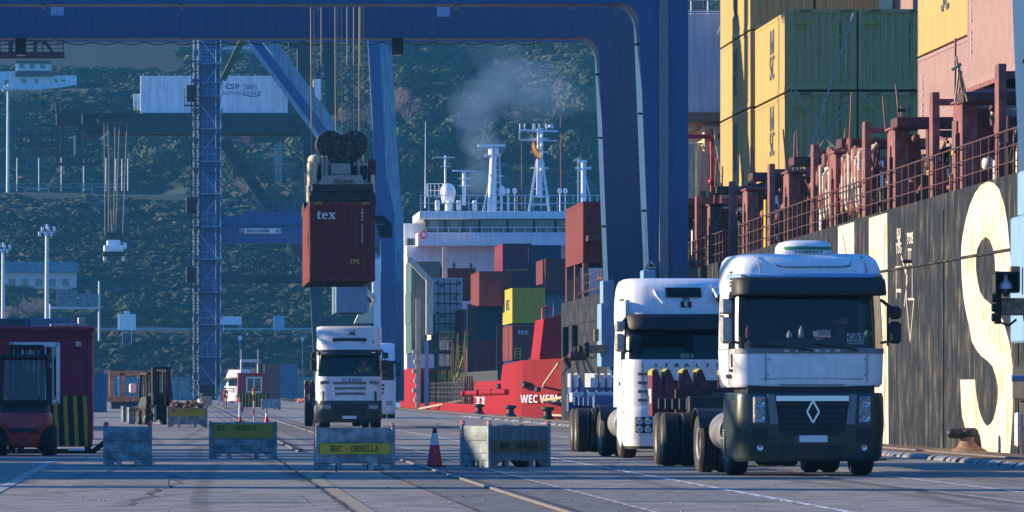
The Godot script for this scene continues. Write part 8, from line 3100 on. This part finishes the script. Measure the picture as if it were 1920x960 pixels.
	# light masts
	for e in [[88, 437, 700.0, "tall lighting mast with a ring of floodlights between cabin and sign gantry"], [6, 470, 760.0, "lighting mast at the edge, farther than the one by the gantry"], [15, 168, 1030.0, "tall white lamp mast rising from the grassy terrace"]]:
		var top := at(e[0], e[1], e[2])
		var y0 := 0.0 if e[2] < 860 else hill_y(top.x, e[2])
		var mo := thing("lighting_mast", e[3], "lamp post", Vector3(top.x, y0, top.z))
		b = mb()
		b.tube(Vector3.ZERO, Vector3(0, top.y - y0, 0), 0.36, 0.22, 10)
		obj("mast", b, M.pole, mo)
		b = mb()
		for k in 6:
			b.box(Vector3((k - 2.5) * 0.36, top.y - y0 + (0.5 if k % 2 else -0.1), 0.3), Vector3(0.34, 0.55, 0.3), 0.05)
		b.box(Vector3(0, top.y - y0 + 0.1, 0), Vector3(1.9, 0.12, 0.8), 0.02)
		b.box(Vector3(0, top.y - y0 + 0.8, 0), Vector3(0.3, 0.6, 0.3), 0.03)
		obj("floodlight", b, M.lamp, mo)
	# road: guard rail, signs seen from behind
	o = thing("guard_rail", "pale guard rail running along the hill road", "guard rail", Vector3(0, 10.5, -903.2))
	b = mb()
	b.box(Vector3(20, 0.75, 0), Vector3(190, 0.32, 0.08), 0.02)
	obj("beam", b, M.steel, o)
	for k in 60:
		b = mb()
		b.box(Vector3(-60 + k * 2.6, 0.4, -0.1), Vector3(0.12, 0.9, 0.12))
		obj("post", b, M.steel, o)
	for e in [[147, 577, 108, 188, 94, 186, "gantry carrying two pale road sign backs, seen from behind"]]:
		o = thing("sign_gantry", e[6], "road sign", at(147, 625, 893))
		var q := func(px: float, py: float) -> Vector3: return at(px, py, 893) - at(147, 625, 893)
		b = mb()
		b.bar(q.call(94, 577), q.call(188, 577), 0.5, 0.4, 0.03)
		b.tube(q.call(186, 650), q.call(186, 527), 0.2, 0.16, 8)
		b.tube(q.call(94, 640), q.call(94, 570), 0.2, 0.16, 8)
		obj("frame", b, M.pole, o)
		for r in [[107, 145, 544, 575], [147.5, 185, 551, 576], [161, 171, 542, 552]]:
			b = mb()
			var p0: Vector3 = q.call(r[0], r[3])
			var p1: Vector3 = q.call(r[1], r[2])
			b.box((p0 + p1) / 2 + Vector3(0, 0, 0.35), Vector3(p1.x - p0.x, p1.y - p0.y, 0.08), 0.02)
			for k in 5: b.box(Vector3(lerpf(p0.x, p1.x, (k + 0.5) / 5.0), (p0.y + p1.y) / 2, 0.42), Vector3(0.08, p1.y - p0.y, 0.1))
			obj("sign_back", b, M.fence, o)
	o = thing("lone_road_sign", "single pale stepped sign back beside the bare trees", "road sign", at(238, 625, 890))
	b = mb()
	var p0 := at(222, 622, 890) - at(238, 625, 890)
	b.box(Vector3(0, 1.75, 0), Vector3(2.8, 2.5, 0.1), 0.02)
	b.box(Vector3(0, 3.2, 0), Vector3(0.9, 0.6, 0.1), 0.02)
	for k in 5: b.box(Vector3(-1.1 + k * 0.55, 1.75, 0.08), Vector3(0.08, 2.5, 0.08))
	obj("sheet", b, M.white_ship, o)
	b = mb()
	for x in [-0.7, 0.7]: b.bar(Vector3(x, -6, -0.1), Vector3(x, 2.8, -0.1), 0.15)
	obj("post", b, M.pole, o)
	o = thing("roadside_sign", "blue and white roadside board over the hill road", "road sign", at(523, 625, 895))
	b = mb()
	b.box(Vector3(0, 1.6, 0), Vector3(1.7, 2.3, 0.1), 0.02)
	obj("board", b, M.crane_light, o)
	b = mb()
	for k in 5: b.bar(Vector3(-0.5 + k * 0.2, 1.2 + 0.25 * sin(k * 2.0), 0.06), Vector3(-0.3 + k * 0.2, 2.0 - 0.2 * sin(k * 3.0), 0.06), 0.12, 0.02)
	obj("wave_print", b, M.plate, o)
	b = mb()
	b.bar(Vector3(0, -8, -0.1), Vector3(0, 1, -0.1), 0.15)
	obj("post", b, M.pole, o)
	o = thing("roadside_sign", "white notice board behind the stair tower along the hill road", "road sign", at(433, 606, 900))
	b = mb()
	b.box(Vector3(0, 0.4, 0), Vector3(3.4, 1.3, 0.1), 0.02)
	obj("board", b, M.plate, o)
	b = mb()
	for x in [-1.2, 1.2]: b.bar(Vector3(x, -1.5, -0.1), Vector3(x, 0.5, -0.1), 0.12)
	obj("post", b, M.pole, o)
	for e in [[450, 635, 0, "small round pale road sign over the red booth"], [567, 640, 1, "small white triangular road sign over the far containers"]]:
		o = thing("road_sign", e[3], "road sign", at(e[0], e[1] + 40, 884))
		b = mb()
		b.bar(Vector3(0, -2, 0), Vector3(0, 3.4, 0), 0.08)
		obj("post", b, M.pole, o)
		b = mb()
		if e[2] == 0: b.lathe([Vector2(0, -0.03), Vector2(0.34, -0.03), Vector2(0.34, 0.03), Vector2(0, 0.03)], 16, Vector3(0, 3.4, 0.08), Basis(Vector3(1, 0, 0), PI / 2))
		else: b.prism(PackedVector2Array([Vector2(-0.38, 3.9), Vector2(0.38, 3.9), Vector2(0, 3.2)]), 0.05, 0.11)
		obj("plate", b, M.plate, o)
	# buildings
	o = thing("teal_roofed_building", "long low building with a teal metal roof behind bare trees", "building", Vector3(at(75, 0, 940).x, hill_y(-23, 940) - 0.5, -940))
	b = mb()
	b.box(Vector3(0, 2.2, -4), Vector3(12.0, 4.6, 8), 0.02)
	obj("wall", b, M.box_grey, o)
	b = mb()
	b.prism(PackedVector2Array([Vector2(-6.3, 4.2), Vector2(6.3, 4.2), Vector2(5.9, 6.0), Vector2(-6.3, 6.0)]), -8.5, 0.4)
	for k in 16: b.box(Vector3(-6.0 + k * 0.78, 5.1, 0.42), Vector3(0.06, 1.8, 0.05))
	obj("roof", b, M.roof_teal, o)
	for k in 5:
		b = mb()
		b.box(Vector3(-4.6 + k * 2.2, 2.6, 0.01), Vector3(1.1, 1.2, 0.08), 0.02)
		obj("window", b, M.pane, o)
	o = thing("hill_house", "white house with a dark tiled roof and small windows on the meadow", "house", Vector3(at(71, 0, 1108).x, hill_y(-28, 1108) - 0.3, -1108))
	var hp := func(px: float, py: float) -> Vector3: return at(px, py, 1108) - at(71, 166, 1108)
	b = mb()
	var pl := PackedVector2Array()
	for e in [[-60, 172], [-60, 132], [28, 128], [28, 137], [100, 137], [143, 136], [143, 154], [110, 160], [60, 164], [20, 168]]:
		var v: Vector3 = hp.call(e[0], e[1])
		pl.append(Vector2(v.x, v.y))
	b.prism(pl, -8.0, 0.0)
	p0 = hp.call(29, 127)
	var p1: Vector3 = hp.call(94, 112)
	b.box(Vector3((p0.x + p1.x) / 2, (p0.y + p1.y) / 2, -4.5), Vector3(p1.x - p0.x, p1.y - p0.y, 6), 0.02)
	b.box(hp.call(71, 172) + Vector3(0, -0.6, -4), Vector3(16, 2.5, 8))
	obj("wall", b, M.white_wall, o)
	b = mb()
	b.prism(PackedVector2Array([Vector2(hp.call(29, 138).x, hp.call(29, 138).y), Vector2(hp.call(102, 138).x, hp.call(102, 138).y), Vector2(hp.call(97, 128).x, hp.call(97, 128).y), Vector2(hp.call(31, 128).x, hp.call(31, 128).y)]), -7, 0.6)
	p0 = hp.call(28, 113)
	p1 = hp.call(95, 108)
	b.box(Vector3((p0.x + p1.x) / 2, (p0.y + p1.y) / 2, -4.5), Vector3(p1.x - p0.x, p1.y - p0.y, 7), 0.02)
	obj("roof", b, M.dark, o)
	for w in [[40, 118, 9, 9], [60, 118, 9, 9], [80, 118, 10, 9], [45, 147, 8, 8], [68, 147, 6, 8], [105, 146, 6, 6], [119, 146, 7, 4], [12, 150, 8, 10]]:
		b = mb()
		b.box(hp.call(w[0], w[1]) + Vector3(0, 0, 0.0 if w[1] > 130 else -1.5), Vector3(w[2] / F * 1108.0, w[3] / F * 1108.0, 0.1), 0.02)
		obj("window", b, M.pane, o)
	for e in [[1090, 278, 44, 14, "small white house among conifers beyond the crane leg", 1020.0], [447, 118, 70, 24, "long pale wall of a farm building above the machinery house", 1170.0], [478, 110, 22, 22, "white gabled shed beside the pale farm wall", 1160.0], [450, 262, 40, 12, "white garden wall among bare trees below the dark girder", 1030.0], [620, 242, 40, 14, "white low house glimpsed between the hoist ropes", 1050.0]]:
		var pp := on_hill(e[0], e[1])
		o = thing("hill_building", e[4], "building", pp)
		var dd := -pp.z
		var w: float = e[2] / F * dd
		var h: float = e[3] / F * dd
		b = mb()
		b.box(Vector3(0, h / 2 - 0.5, -2), Vector3(w, h + 1.0, 4), 0.02)
		obj("wall", b, M.white_wall if e[4].begins_with("white") or e[4].begins_with("small") else M.fence, o)
		b = mb()
		b.prism(PackedVector2Array([Vector2(-w / 2 - 0.2, h), Vector2(w / 2 + 0.2, h), Vector2(w * 0.3, h + 0.7), Vector2(-w * 0.3, h + 0.7)]), -4.2, 0.2)
		obj("roof", b, M.box_grey, o)
		for k in 3:
			b = mb()
			b.box(Vector3((k - 1) * w * 0.28, h * 0.55, 0.0), Vector3(w * 0.08, h * 0.3, 0.08))
			obj("window", b, M.pane, o)
	# lattice pylons
	for e in [[522, 385, 272, 1010.0, "grey lattice pylon standing behind the portal's walkway", M.steel], [461, 310, 250, 1045.0, "reddish lattice pylon among the bare trees under the girder", M.pink_red]]:
		var top := at(e[0], e[2], e[3])
		var fy := hill_y(top.x, e[3])
		o = thing("lattice_pylon", e[4], "pylon", Vector3(top.x, fy, top.z))
		b = mb()
		lattice(b, Vector3(0, -0.5, 0), Vector3(0, top.y - fy, 0), 0.55, 14, 0.08)
		obj("lattice", b, e[5], o)
		b = mb()
		for k in 3: b.bar(Vector3(-1.6, top.y - fy - 0.6 - k * 1.4, 0), Vector3(1.6, top.y - fy - 0.6 - k * 1.4, 0), 0.12)
		obj("cross_arm", b, e[5], o)
